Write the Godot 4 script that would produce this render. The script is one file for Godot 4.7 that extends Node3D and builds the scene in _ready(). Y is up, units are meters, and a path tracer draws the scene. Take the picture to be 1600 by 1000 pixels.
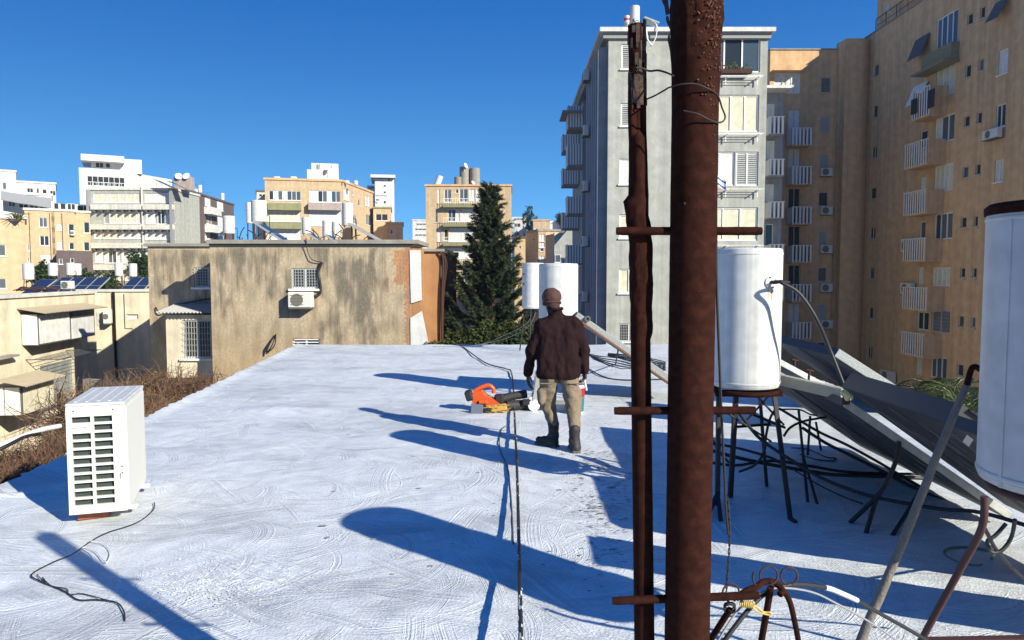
extends Node3D
# A white-coated flat roof among apartment blocks on a clear winter day. Roof top is y = 0, street level y = GROUND.
const F := 1150.0
const EYE := Vector3(0, 1.85, 0)
const GROUND := -7.0
const FAR_GROUND := -9.0
var pitch := atan(72.0 / 1150.0)
var rng := RandomNumberGenerator.new()
var M := {}
var T := {}
var names := {}

# ---------- placing ----------
func sight(px: float, py: float) -> Vector3:
	return Vector3((px - 800.0) / F, (500.0 - py) / F, -1).rotated(Vector3.RIGHT, -pitch)

func at(px: float, py: float, d: float) -> Vector3:      # a point d metres ahead of the eye
	var r := sight(px, py)
	return EYE + r * (d / -r.z)

func gnd(px: float, py: float, h := 0.0) -> Vector3:     # a point on the level h
	var r := sight(px, py)
	return EYE + r * ((h - EYE.y) / r.y)

# ---------- mesh building ----------
class MB:
	var v := PackedVector3Array()
	var n := PackedVector3Array()
	var uv := PackedVector2Array()
	var c := PackedColorArray()
	var i := PackedInt32Array()
	var col := Color.WHITE
	var colored := false
	func tri(a: Vector3, b: Vector3, d: Vector3) -> void:   # counter-clockwise seen from the front
		var nn := (b - a).cross(d - a).normalized()
		var k := v.size()
		for p in [a, b, d]:
			v.append(p); n.append(nn); uv.append(Vector2(p.x, p.y)); c.append(col)
		i.append_array([k, k + 2, k + 1])
	func quad(a: Vector3, b: Vector3, d: Vector3, e: Vector3) -> void:
		var nn := (b - a).cross(d - a).normalized()
		if nn == Vector3.ZERO: nn = (d - a).cross(e - a).normalized()
		var k := v.size()
		var w := (b - a).length()
		var h := (e - a).length()
		v.append_array([a, b, d, e])
		for q in 4:
			n.append(nn); c.append(col)
		uv.append_array([Vector2(0, h), Vector2(w, h), Vector2(w, 0), Vector2(0, 0)])
		i.append_array([k, k + 2, k + 1, k, k + 3, k + 2])
	func box(o: Vector3, s: Vector3, b := Basis.IDENTITY) -> void:
		var x := b.x * s.x * 0.5
		var y := b.y * s.y * 0.5
		var z := b.z * s.z * 0.5
		quad(o - x - y + z, o + x - y + z, o + x + y + z, o - x + y + z)
		quad(o + x - y - z, o - x - y - z, o - x + y - z, o + x + y - z)
		quad(o + x - y + z, o + x - y - z, o + x + y - z, o + x + y + z)
		quad(o - x - y - z, o - x - y + z, o - x + y + z, o - x + y - z)
		quad(o - x + y + z, o + x + y + z, o + x + y - z, o - x + y - z)
		quad(o - x - y - z, o + x - y - z, o + x - y + z, o - x - y + z)
	func cbox(o: Vector3, s: Vector3, r: float, b := Basis.IDENTITY) -> void:   # chamfered box
		var h := s * 0.5
		var q := func(x: float, y: float, z: float, ax: int) -> Vector3:
			var p := Vector3(x * (h.x - (0.0 if ax == 0 else r)), y * (h.y - (0.0 if ax == 1 else r)), z * (h.z - (0.0 if ax == 2 else r)))
			return o + b * p
		for s1 in [-1.0, 1.0]:
			_out(o, q.call(s1, -1, -1, 0), q.call(s1, 1, -1, 0), q.call(s1, 1, 1, 0), q.call(s1, -1, 1, 0))
			_out(o, q.call(-1, s1, -1, 1), q.call(1, s1, -1, 1), q.call(1, s1, 1, 1), q.call(-1, s1, 1, 1))
			_out(o, q.call(-1, -1, s1, 2), q.call(1, -1, s1, 2), q.call(1, 1, s1, 2), q.call(-1, 1, s1, 2))
			for s2 in [-1.0, 1.0]:
				_out(o, q.call(s1, s2, -1, 0), q.call(s1, s2, 1, 0), q.call(s1, s2, 1, 1), q.call(s1, s2, -1, 1))
				_out(o, q.call(s1, -1, s2, 0), q.call(s1, 1, s2, 0), q.call(s1, 1, s2, 2), q.call(s1, -1, s2, 2))
				_out(o, q.call(-1, s1, s2, 1), q.call(1, s1, s2, 1), q.call(1, s1, s2, 2), q.call(-1, s1, s2, 2))
				for s3 in [-1.0, 1.0]:
					var a: Vector3 = q.call(s1, s2, s3, 0)
					var d: Vector3 = q.call(s1, s2, s3, 1)
					var e: Vector3 = q.call(s1, s2, s3, 2)
					if (d - a).cross(e - a).dot(a - o) > 0: tri(a, d, e)
					else: tri(a, e, d)
	func _out(o: Vector3, a: Vector3, b: Vector3, d: Vector3, e: Vector3) -> void:
		if (b - a).cross(d - a).dot(a + d - o * 2.0) > 0: quad(a, b, d, e)
		else: quad(e, d, b, a)
	func bar(a: Vector3, b: Vector3, w: float, h: float) -> void:   # a square bar between two points
		var z := (b - a).normalized()
		var up := Vector3.UP if absf(z.y) < 0.95 else Vector3.RIGHT
		var x := up.cross(z).normalized()
		box((a + b) * 0.5, Vector3(w, h, (b - a).length()), Basis(x, z.cross(x), z))
	func tube(p: Array, r: Variant, seg := 8, caps := true) -> void:
		var x := Vector3.ZERO
		var base := v.size()
		var m := p.size()
		var run := 0.0
		for k in m:
			var z: Vector3 = (p[mini(k + 1, m - 1)] - p[maxi(k - 1, 0)]).normalized()
			if k == 0:
				x = z.cross(Vector3.UP if absf(z.y) < 0.9 else Vector3.RIGHT).normalized()
			else:
				x = (x - z * x.dot(z)).normalized()
				run += (p[k] - p[k - 1]).length()
			var y := z.cross(x)
			var rr: float = r[k] if r is Array or r is PackedFloat32Array else r
			for s in seg + 1:
				var a := TAU * s / seg
				var d := x * cos(a) + y * sin(a)
				v.append(p[k] + d * rr); n.append(d); uv.append(Vector2(float(s) / seg, run)); c.append(col)
		for k in m - 1:
			for s in seg:
				var a := base + k * (seg + 1) + s
				i.append_array([a, a + seg + 1, a + 1, a + 1, a + seg + 1, a + seg + 2])
		if caps:
			for e in 2:
				var k := 0 if e == 0 else m - 1
				var z: Vector3 = (p[0] - p[1] if e == 0 else p[m - 1] - p[m - 2]).normalized()
				var o := v.size()
				v.append(p[k]); n.append(z); uv.append(Vector2.ZERO); c.append(col)
				for s in seg + 1:
					v.append(v[base + k * (seg + 1) + s]); n.append(z); uv.append(Vector2.ZERO); c.append(col)
				for s in seg:
					if e == 0: i.append_array([o, o + s + 1, o + s + 2])
					else: i.append_array([o, o + s + 2, o + s + 1])
	func lathe(o: Vector3, prof: Array, seg := 24, b := Basis.IDENTITY) -> void:   # profile from the bottom up, [radius, height]
		for k in prof.size() - 1:
			var p0: Vector2 = prof[k]
			var p1: Vector2 = prof[k + 1]
			var dd := (p1 - p0).normalized()
			var base := v.size()
			for s in seg + 1:
				var a := TAU * s / seg
				var d := Vector3(cos(a), 0, sin(a))
				var nn := b * (d * dd.y - Vector3.UP * dd.x)
				for q in [p0, p1]:
					v.append(o + b * (d * q.x + Vector3.UP * q.y)); n.append(nn); uv.append(Vector2(float(s) / seg, q.y)); c.append(col)
			for s in seg:
				var a := base + s * 2
				i.append_array([a, a + 2, a + 1, a + 1, a + 2, a + 3])
	func prism(poly: PackedVector2Array, o: Vector3, x: Vector3, y: Vector3, depth: float) -> void:   # a flat outline with thickness, front at o, going back
		var z := x.cross(y)
		var t := Geometry2D.triangulate_polygon(poly)
		var w := Geometry2D.is_polygon_clockwise(poly)
		for k in range(0, t.size(), 3):
			var q := [poly[t[k]], poly[t[k + 1]], poly[t[k + 2]]]
			if (q[1] - q[0]).cross(q[2] - q[0]) < 0: q.reverse()
			tri(o + x * q[0].x + y * q[0].y, o + x * q[1].x + y * q[1].y, o + x * q[2].x + y * q[2].y)
			tri(o + x * q[2].x + y * q[2].y - z * depth, o + x * q[1].x + y * q[1].y - z * depth, o + x * q[0].x + y * q[0].y - z * depth)
		for k in poly.size():
			var a := poly[k]
			var d := poly[(k + 1) % poly.size()]
			var pa := o + x * a.x + y * a.y
			var pd := o + x * d.x + y * d.y
			if w: quad(pa, pd, pd - z * depth, pa - z * depth)
			else: quad(pa, pa - z * depth, pd - z * depth, pd)
	func mesh(off := Vector3.ZERO) -> ArrayMesh:
		var vv := v
		if off != Vector3.ZERO:
			vv = PackedVector3Array()
			vv.resize(v.size())
			for k in v.size(): vv[k] = v[k] - off
		var a := []
		a.resize(Mesh.ARRAY_MAX)
		a[Mesh.ARRAY_VERTEX] = vv; a[Mesh.ARRAY_NORMAL] = n; a[Mesh.ARRAY_TEX_UV] = uv; a[Mesh.ARRAY_INDEX] = i
		if colored: a[Mesh.ARRAY_COLOR] = c
		var am := ArrayMesh.new()
		am.add_surface_from_arrays(Mesh.PRIMITIVE_TRIANGLES, a)
		return am

# ---------- objects ----------
func numbered(called: String) -> String:
	var k: int = names.get(called, 0)
	names[called] = k + 1
	return called if k == 0 else "%s_%03d" % [called, k]

func tag(o: Node, label: String, category: String, group := "", kind := "") -> Node:
	o.set_meta("label", label); o.set_meta("category", category)
	if group: o.set_meta("group", group)
	if kind: o.set_meta("kind", kind)
	return o

func thing(called: String, label: String, category: String, where: Vector3, group := "") -> Node3D:
	var o := Node3D.new()
	o.name = numbered(called)
	add_child(o)
	o.position = where
	tag(o, label, category, group)
	return o

func origin(o: Node) -> Vector3:
	var p := Vector3.ZERO
	while o and o != self:
		p += (o as Node3D).position
		o = o.get_parent()
	return p

var counts := {}
func nth(called: String, parent: Node) -> String:
	var key := "%d %s" % [parent.get_instance_id(), called]
	var k: int = counts.get(key, 0)
	counts[key] = k + 1
	return called if k == 0 else "%s_%03d" % [called, k]

func part(called: String, b: MB, m: Material, parent: Node, kind := "", label := "") -> MeshInstance3D:
	var o := MeshInstance3D.new()
	o.mesh = b.mesh(origin(parent))
	o.material_override = m
	o.name = nth(called, parent)
	parent.add_child(o, true)
	if kind: o.set_meta("kind", kind)
	if label: o.set_meta("label", label)
	return o

func solo(called: String, b: MB, m: Material, label: String, category: String, where := Vector3.ZERO, group := "", kind := "") -> MeshInstance3D:
	var o := MeshInstance3D.new()
	o.mesh = b.mesh(where)
	o.material_override = m
	o.name = numbered(called)
	o.position = where
	add_child(o)
	tag(o, label, category, group, kind)
	return o

func struct(called: String, b: MB, m: Material) -> MeshInstance3D:
	var o := MeshInstance3D.new()
	o.mesh = b.mesh()
	o.material_override = m
	o.name = numbered(called)
	add_child(o)
	o.set_meta("kind", "structure")
	return o

func copy(o: Node3D, where: Vector3, label: String, turn := 0.0) -> Node3D:
	var r: Node3D = o.duplicate()
	r.name = numbered(String(o.name).rstrip("0123456789").trim_suffix("_"))
	add_child(r)
	r.position = where
	r.rotation.y = turn
	r.set_meta("label", label)
	return r

func swarm(called: String, mesh: Mesh, m: Material, xf: Array, parent: Node, cols := []) -> MultiMeshInstance3D:
	var mm := MultiMesh.new()
	mm.transform_format = MultiMesh.TRANSFORM_3D
	mm.use_colors = cols.size() > 0
	mm.mesh = mesh
	mm.instance_count = xf.size()
	var off := origin(parent)
	for k in xf.size():
		var t: Transform3D = xf[k]
		t.origin -= off
		mm.set_instance_transform(k, t)
		if cols: mm.set_instance_color(k, cols[k])
	var o := MultiMeshInstance3D.new()
	o.multimesh = mm
	o.material_override = m
	o.name = nth(called, parent) if parent != self else numbered(called)
	parent.add_child(o, true)
	o.set_meta("kind", "stuff")
	return o

func smooth(p: Array, per := 6) -> Array:      # Catmull-Rom through the points
	var q := []
	var m := p.size()
	for k in m - 1:
		var a: Vector3 = p[maxi(k - 1, 0)]
		var b: Vector3 = p[k]
		var d: Vector3 = p[k + 1]
		var e: Vector3 = p[mini(k + 2, m - 1)]
		for s in per:
			q.append(b.cubic_interpolate(d, a, e, float(s) / per))
	q.append(p[m - 1])
	return q

# ---------- materials ----------
func lin(r: float, g: float, b: float) -> Color:
	return Color(r, g, b).linear_to_srgb()

func noise_tex(freq: float, lo: Color, hi: Color, s: int, size := 512, kind := FastNoiseLite.TYPE_SIMPLEX_SMOOTH, p0 := 0.2, p1 := 0.8) -> NoiseTexture2D:
	var nz := FastNoiseLite.new()
	nz.noise_type = kind
	nz.seed = s
	nz.frequency = freq
	nz.fractal_octaves = 5
	var t := NoiseTexture2D.new()
	t.width = size; t.height = size
	t.seamless = true
	t.noise = nz
	var g := Gradient.new()
	g.offsets = PackedFloat32Array([p0, p1])
	g.colors = PackedColorArray([lo, hi])
	t.color_ramp = g
	return t

func mat(called: String, c: Color, rough := 0.85, tex: Texture2D = null, scale := 0.5, metal := 0.0) -> StandardMaterial3D:
	var m := StandardMaterial3D.new()
	m.resource_name = called
	m.albedo_color = c
	m.roughness = rough
	m.metallic = metal
	if tex:
		m.albedo_texture = tex
		m.uv1_triplanar = true
		m.uv1_world_triplanar = true
		m.uv1_scale = Vector3.ONE * scale
	M[called] = m
	return m

func weather(m: StandardMaterial3D, tex: Texture2D, scale: Vector3) -> StandardMaterial3D:   # a second, coarser layer of dirt
	m.detail_enabled = true
	m.detail_albedo = tex
	m.detail_blend_mode = BaseMaterial3D.BLEND_MODE_MUL
	m.detail_uv_layer = BaseMaterial3D.DETAIL_UV_2
	m.uv2_triplanar = true
	m.uv2_world_triplanar = true
	m.uv2_scale = scale
	return m

func relief(m: StandardMaterial3D, tex: Texture2D, cm: float) -> StandardMaterial3D:
	m.heightmap_enabled = true
	m.heightmap_texture = tex
	m.heightmap_scale = cm
	return m

func gray(x: float) -> Color:
	return Color(x, x, x)

func streak_texture(s: int) -> ImageTexture:      # rain streaks: narrow across, long downwards
	var nz := FastNoiseLite.new()
	nz.seed = s
	nz.frequency = 1.0
	nz.fractal_octaves = 4
	var sz := 256
	var d := PackedByteArray()
	d.resize(sz * sz * 3)
	for y in sz:
		for x in sz:
			var a := TAU * x / sz
			var b := TAU * y / sz
			var q := nz.get_noise_3d(cos(a) * 3.5, sin(a) * 3.5, sin(b) * 0.5) * 0.6 + nz.get_noise_3d(cos(a) * 9.0, sin(a) * 9.0 + 40.0, cos(b) * 0.4) * 0.4
			var t := clampf(0.965 + q * 0.15, 0.85, 1.0)
			var k := (y * sz + x) * 3
			d[k] = int(255 * t); d[k + 1] = int(255 * t * (0.985 + 0.015 * t)); d[k + 2] = int(255 * t * (0.95 + 0.05 * t))
	return ImageTexture.create_from_image(Image.create_from_data(sz, sz, false, Image.FORMAT_RGB8, d))

func brush_image(size: int, metres: float, strokes: int) -> Image:      # thickness of paint laid on with a broad brush
	var nz := FastNoiseLite.new()
	nz.seed = 5
	nz.frequency = 0.010
	nz.fractal_octaves = 5
	var im := nz.get_seamless_image(size, size)
	im.convert(Image.FORMAT_L8)
	var d := im.get_data()
	nz.seed = 6
	nz.frequency = 0.11
	nz.fractal_octaves = 2
	var grain_im := nz.get_seamless_image(512, 512)
	grain_im.convert(Image.FORMAT_L8)
	var grain := grain_im.get_data()
	var field := FastNoiseLite.new()
	field.seed = 11
	field.frequency = 0.0016
	var mask := size - 1
	for k in d.size():
		d[k] = 112 + (d[k] >> 3)
	var ppm := size / metres
	for s in strokes:
		var x := rng.randf() * size
		var y := rng.randf() * size
		var ang := field.get_noise_2d(x, y) * 3.0 + rng.randf_range(-0.4, 0.4)
		var bend := rng.randf_range(-1.0, 1.0) * (0.0075 if rng.randf() < 0.5 else 0.0018)
		var w := int(ppm * rng.randf_range(0.06, 0.2))
		var length := int(ppm * rng.randf_range(0.25, 1.3))
		var prof := PackedInt32Array()
		var q := 0.5
		var body := rng.randf_range(0.3, 0.7)
		for j in w:
			q = lerpf(q, rng.randf(), 0.9)
			var rim := 1.0 - minf(j, w - 1 - j) / (w * 0.1)
			prof.append(clampi(int(52 + 150 * lerpf(body, q, 0.7) + (34.0 * maxf(rim, 0.0) * rng.randf_range(0.2, 1.0))), 0, 255))
		var strength := rng.randf_range(5.0, 13.5)
		for l in length:
			ang += bend
			x += cos(ang); y += sin(ang)
			var nx := -sin(ang)
			var ny := cos(ang)
			var mix := int(strength * minf(1.0, minf(l, length - l) / (0.3 * length)))
			if mix < 1: continue
			for j in w:
				var o := j - w * 0.5
				var k := ((int(y + ny * o) & mask) * size) + (int(x + nx * o) & mask)
				d[k] = (d[k] * (16 - mix) + prof[j] * mix) >> 4
	for y in size:
		var row := y * size
		var grow := (y & 511) * 512
		for x in size:
			var g := grain[grow + (x & 511)]
			d[row + x] = clampi(d[row + x] + ((g - 128) >> 3) + (45 if g > 222 else 0), 0, 255)
	return Image.create_from_data(size, size, false, Image.FORMAT_L8, d)

# ---------- facades: a wall plane with its own level (u along it to the right seen from outside, y up, out towards the viewer) ----------
func facade(o: Vector3, u: Vector3, w: float, y0: float, y1: float) -> Dictionary:
	u.y = 0
	u = u.normalized()
	return {"o": Vector3(o.x, 0, o.z), "u": u, "n": u.cross(Vector3.UP), "w": w, "y0": y0, "y1": y1}

func facade_between(a: Vector3, b: Vector3, y0: float, y1: float) -> Dictionary:
	a.y = 0; b.y = 0
	return facade(a, b - a, (b - a).length(), y0, y1)

func hit(f: Dictionary, px: float, py: float) -> Vector2:
	var r := sight(px, py)
	var fo: Vector3 = f.o
	var fn: Vector3 = f.n
	var p := EYE + r * ((fo - EYE).dot(fn) / r.dot(fn))
	return Vector2((p - fo).dot(f.u), p.y)

func hit_rect(f: Dictionary, x0: float, y0: float, x1: float, y1: float) -> Array:     # [u0, u1, ylow, yhigh]
	var my := (y0 + y1) * 0.5
	var mx := (x0 + x1) * 0.5
	return [hit(f, x0, my).x, hit(f, x1, my).x, hit(f, mx, y1).y, hit(f, mx, y0).y]

func fp(f: Dictionary, u: float, y: float, out := 0.0) -> Vector3:
	return f.o + f.u * u + f.n * out + Vector3.UP * y

func fbox(b: MB, f: Dictionary, u0: float, u1: float, y0: float, y1: float, o0: float, o1: float) -> void:
	b.box(fp(f, (u0 + u1) * 0.5, (y0 + y1) * 0.5, (o0 + o1) * 0.5), Vector3(absf(u1 - u0), absf(y1 - y0), absf(o1 - o0)), Basis(f.u, Vector3.UP, f.n))

func side(f: Dictionary, left: bool, depth: float) -> Dictionary:
	var n: Vector3 = f.n
	if left: return facade(fp(f, 0, 0, -depth), n, depth, f.y0, f.y1)
	return facade(fp(f, f.w, 0), -n, depth, f.y0, f.y1)

func wall(b: MB, f: Dictionary, holes := [], reveal := 0.14) -> void:      # a wall with openings and their reveals
	var xs := [0.0, f.w]
	var ys := [f.y0, f.y1]
	for h in holes:
		xs.append(clampf(h[0], 0, f.w)); xs.append(clampf(h[1], 0, f.w)); ys.append(clampf(h[2], f.y0, f.y1)); ys.append(clampf(h[3], f.y0, f.y1))
	xs.sort(); ys.sort()
	for j in ys.size() - 1:
		if ys[j + 1] - ys[j] < 0.002: continue
		var cy: float = (ys[j] + ys[j + 1]) * 0.5
		var start: float = xs[0]
		for k in xs.size() - 1:
			var cx: float = (xs[k] + xs[k + 1]) * 0.5
			var open := false
			if xs[k + 1] - xs[k] > 0.0005:
				for h in holes:
					if cx > h[0] and cx < h[1] and cy > h[2] and cy < h[3]:
						open = true
						break
			if open:
				if xs[k] - start > 0.001:
					b.quad(fp(f, start, ys[j]), fp(f, xs[k], ys[j]), fp(f, xs[k], ys[j + 1]), fp(f, start, ys[j + 1]))
				start = xs[k + 1]
		if xs[xs.size() - 1] - start > 0.001:
			b.quad(fp(f, start, ys[j]), fp(f, f.w, ys[j]), fp(f, f.w, ys[j + 1]), fp(f, start, ys[j + 1]))
	for h in holes:
		var r := -reveal
		b.quad(fp(f, h[0], h[2], r), fp(f, h[0], h[2]), fp(f, h[0], h[3]), fp(f, h[0], h[3], r))
		b.quad(fp(f, h[1], h[2]), fp(f, h[1], h[2], r), fp(f, h[1], h[3], r), fp(f, h[1], h[3]))
		b.quad(fp(f, h[0], h[3]), fp(f, h[1], h[3]), fp(f, h[1], h[3], r), fp(f, h[0], h[3], r))
		b.quad(fp(f, h[0], h[2], r), fp(f, h[1], h[2], r), fp(f, h[1], h[2]), fp(f, h[0], h[2]))

func block(b: MB, f: Dictionary, depth: float, front := [], left := [], right := []) -> void:
	wall(b, f, front)
	wall(b, side(f, true, depth), left)
	wall(b, side(f, false, depth), right)
	var n: Vector3 = f.n
	var ub: Vector3 = -f.u
	wall(b, facade(fp(f, f.w, 0, -depth), ub, f.w, f.y0, f.y1))
	b.quad(fp(f, 0, f.y1), fp(f, f.w, f.y1), fp(f, f.w, f.y1, -depth), fp(f, 0, f.y1, -depth))
	b.quad(fp(f, 0, f.y0, -depth), fp(f, f.w, f.y0, -depth), fp(f, f.w, f.y0), fp(f, 0, f.y0))

# a window: its frame is the part, the pane or shutter in it a sub-part
#  s small dark, w glazed in sashes, b closed white shutter, l louvred shutter, g barred, d dark opening, y pale yellowish blinds, k cracked open shutter
func window(f: Dictionary, r: Array, kind: String, parent: Node, frame_m: Material, sill := true, rec := 0.12, sashes := 0) -> MeshInstance3D:
	var b := MB.new()
	var w: float = r[1] - r[0]
	var h: float = r[3] - r[2]
	var t := 0.055 if w < 1.0 else 0.075
	var o0 := -rec
	var o1 := -rec + 0.06
	fbox(b, f, r[0], r[0] + t, r[2], r[3], o0, o1)
	fbox(b, f, r[1] - t, r[1], r[2], r[3], o0, o1)
	fbox(b, f, r[0] + t, r[1] - t, r[2], r[2] + t, o0, o1)
	fbox(b, f, r[0] + t, r[1] - t, r[3] - t, r[3], o0, o1)
	var n := sashes
	if n == 0:
		n = 1 if w < 0.75 or kind == "s" else (2 if w < 1.9 else int(round(w / 0.85)))
	for k in range(1, n):
		var u: float = r[0] + w * k / n
		fbox(b, f, u - t * 0.5, u + t * 0.5, r[2] + t, r[3] - t, o0, o1 + 0.012)
	if sill:
		fbox(b, f, r[0] - 0.08, r[1] + 0.08, r[2] - 0.07, r[2] - 0.002, -rec + 0.02, 0.09)
	var win := part("window", b, frame_m, parent)
	if n > 1 and kind in ["w", "y"] and w > 1.2:
		for k in n:
			var pb := MB.new()
			var ua: float = r[0] + w * k / n
			var ub: float = r[0] + w * (k + 1) / n
			var shut: bool = kind == "y" or rng.randf() < 0.25
			fbox(pb, f, ua + t * 0.5 + 0.002, ub - t * 0.5 - 0.002, r[2] + t, r[3] - t, o0 + 0.005 + 0.012 * (k % 2), o0 + 0.02 + 0.012 * (k % 2))
			part("pane" if not shut else "blind", pb, (M.pale_blind if kind == "y" else M.white_shutter) if shut else [M.glass, M.glass_grey, M.glass_blue][rng.randi() % 3], win)
	else:
		var pb := MB.new()
		fbox(pb, f, r[0] + t, r[1] - t, r[2] + t, r[3] - t, o0 + 0.004, o0 + 0.02)
		match kind:
			"b":
				var y: float = r[2] + t + 0.05
				while y < r[3] - t:       # the slats of a lowered roller shutter stand a little proud
					fbox(pb, f, r[0] + t, r[1] - t, y, minf(y + 0.085, r[3] - t - 0.001), o0 + 0.02, o0 + 0.032)
					y += 0.11
				part("shutter", pb, M.white_shutter, win)
			"l":
				var y: float = r[2] + t + 0.02
				while y < r[3] - t - 0.05:
					pb.box(fp(f, (r[0] + r[1]) * 0.5, y + 0.04, o0 + 0.045), Vector3(w - t * 2.0, 0.012, 0.075), Basis(f.u, Vector3.UP, f.n) * Basis(Vector3.RIGHT, 0.7))
					y += 0.1
				part("shutter", pb, M.grey_shutter, win)
			"y": part("blind", pb, M.pale_blind, win)
			"g":
				part("pane", pb, M.glass, win)
				var g := MB.new()
				var k: float = r[0] + 0.05
				while k < r[1]:
					fbox(g, f, k, k + 0.014, r[2], r[3], 0.02, 0.034)
					k += 0.09
				for q in 7:
					var yy: float = lerpf(r[2] + 0.05, r[3] - 0.05, q / 6.0)
					fbox(g, f, r[0], r[1], yy, yy + 0.012, 0.035, 0.047)
				part("window_bars", g, M.bar_grey, win, "stuff")
			_: part("pane", pb, [M.glass, M.glass_grey][rng.randi() % 2] if kind != "d" else M.dark, win)
	return win

func windows(f: Dictionary, list: Array, parent: Node, frame_m: Material, holes: Array, sill := true) -> void:   # rows of [kind, x0, y0, x1, y1] as read off the photo's pixel grid
	for q in list:
		var r := hit_rect(f, q[1], q[2], q[3], q[4])
		holes.append(r)
		window(f, r, q[0], parent, frame_m, sill, 0.12, q[5] if q.size() > 5 else 0)

func aircon(f: Dictionary, r: Array, parent: Node, out := 0.0) -> void:       # an outdoor unit hung on a wall: case > fan guard, bracket
	var b := MB.new()
	var dp := 0.3
	b.cbox(fp(f, (r[0] + r[1]) * 0.5, (r[2] + r[3]) * 0.5, out + 0.08 + dp * 0.5), Vector3(r[1] - r[0], r[3] - r[2], dp), 0.02, Basis(f.u, Vector3.UP, f.n))
	var c := part("air_conditioner", b, M.ac_white, parent)
	var g := MB.new()
	var rad: float = minf(r[1] - r[0], r[3] - r[2]) * 0.4
	var cu: float = r[0] + (r[1] - r[0]) * 0.38
	var bs := Basis(f.u, f.n, -Vector3.UP)
	g.lathe(fp(f, cu, (r[2] + r[3]) * 0.5, out + 0.08 + dp + 0.002), [Vector2(rad, 0), Vector2(rad, 0.01), Vector2(rad * 0.9, 0.012), Vector2(rad * 0.88, 0.004), Vector2(0, 0.004)], 20, bs)
	for q in 4:       # the square opening round the fan
		fbox(g, f, cu - rad * 1.06, cu + rad * 1.06, (r[2] + r[3]) * 0.5 + rad * (q * 0.5 - 0.78), (r[2] + r[3]) * 0.5 + rad * (q * 0.5 - 0.72), out + 0.08 + dp + 0.012, out + 0.08 + dp + 0.018)
	part("fan_guard", g, M.fan_grey, c)
	var k := MB.new()
	fbox(k, f, r[0] + 0.04, r[1] - 0.04, r[2] - 0.045, r[2] - 0.005, out, out + 0.4)
	part("bracket", k, M.dark_grey, c)

func striped_balustrade(f: Dictionary, r: Array, parent: Node, depth: float, slab_m: Material, stripe_m: Material, out := 0.0, open_ends := true) -> MeshInstance3D:      # balcony > slab with upstand, slats
	var b := MB.new()
	fbox(b, f, r[0], r[1], r[2] - 0.14, r[2], 0.002, out + depth)
	fbox(b, f, r[0], r[0] + 0.06, r[2] + 0.001, r[3], 0.002, out + depth)
	fbox(b, f, r[1] - 0.06, r[1], r[2] + 0.001, r[3], 0.002, out + depth)
	var bal := part("balcony", b, slab_m, parent)
	var s := MB.new()
	var u: float = r[0] + 0.01
	while u < r[1] - 0.08:
		fbox(s, f, u, u + 0.13, r[2] - 0.05, r[3] + 0.01, out + depth + 0.002, out + depth + 0.014)
		u += 0.27
	for e in ([r[0] - 0.003, r[1] + 0.003] if open_ends else []):
		var o := 0.1
		while o < out + depth - 0.05:
			fbox(s, f, e - 0.015, e + 0.015, r[2] - 0.05, r[3] + 0.01, o, o + 0.11)
			o += 0.19
	fbox(s, f, r[0] - 0.02, r[1] + 0.02, r[3] + 0.011, r[3] + 0.06, out + depth - 0.02, out + depth + 0.05)
	part("balustrade", s, stripe_m, bal, "stuff")
	return bal

func roof_tank(called: String, where: Vector3, r: float, h: float, leg: float, label: String, group := "", lid := true) -> Node3D:     # a white boiler on a rusty stand
	var t := thing(called, label, "water tank", where, group)
	var b := MB.new()
	b.lathe(where + Vector3.UP * leg, [Vector2(0, 0), Vector2(r * 0.94, 0), Vector2(r, 0.025), Vector2(r, h - 0.03), Vector2(r * 0.95, h), Vector2(0, h + 0.01)], 28)
	part("tank_body", b, M.tank_white, t)
	for k in 4:
		var a := TAU * k / 4.0 + 0.5
		var g := MB.new()
		g.tube([where + Vector3(cos(a) * r * 0.85, leg, sin(a) * r * 0.85), where + Vector3(cos(a) * r * 1.0, 0, sin(a) * r * 1.0)], 0.02, 6)
		part("leg", g, M.rust_dark, t)
	var p := MB.new()
	p.tube(smooth([where + Vector3(r, leg + h * 0.3, 0.0), where + Vector3(r + 0.12, leg + h * 0.25, 0.05), where + Vector3(r + 0.14, leg * 0.5, 0.1), where + Vector3(r + 0.3, 0.02, 0.2)]), 0.016, 6)
	part("pipe", p, M.black_rubber, t)
	return t

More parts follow.
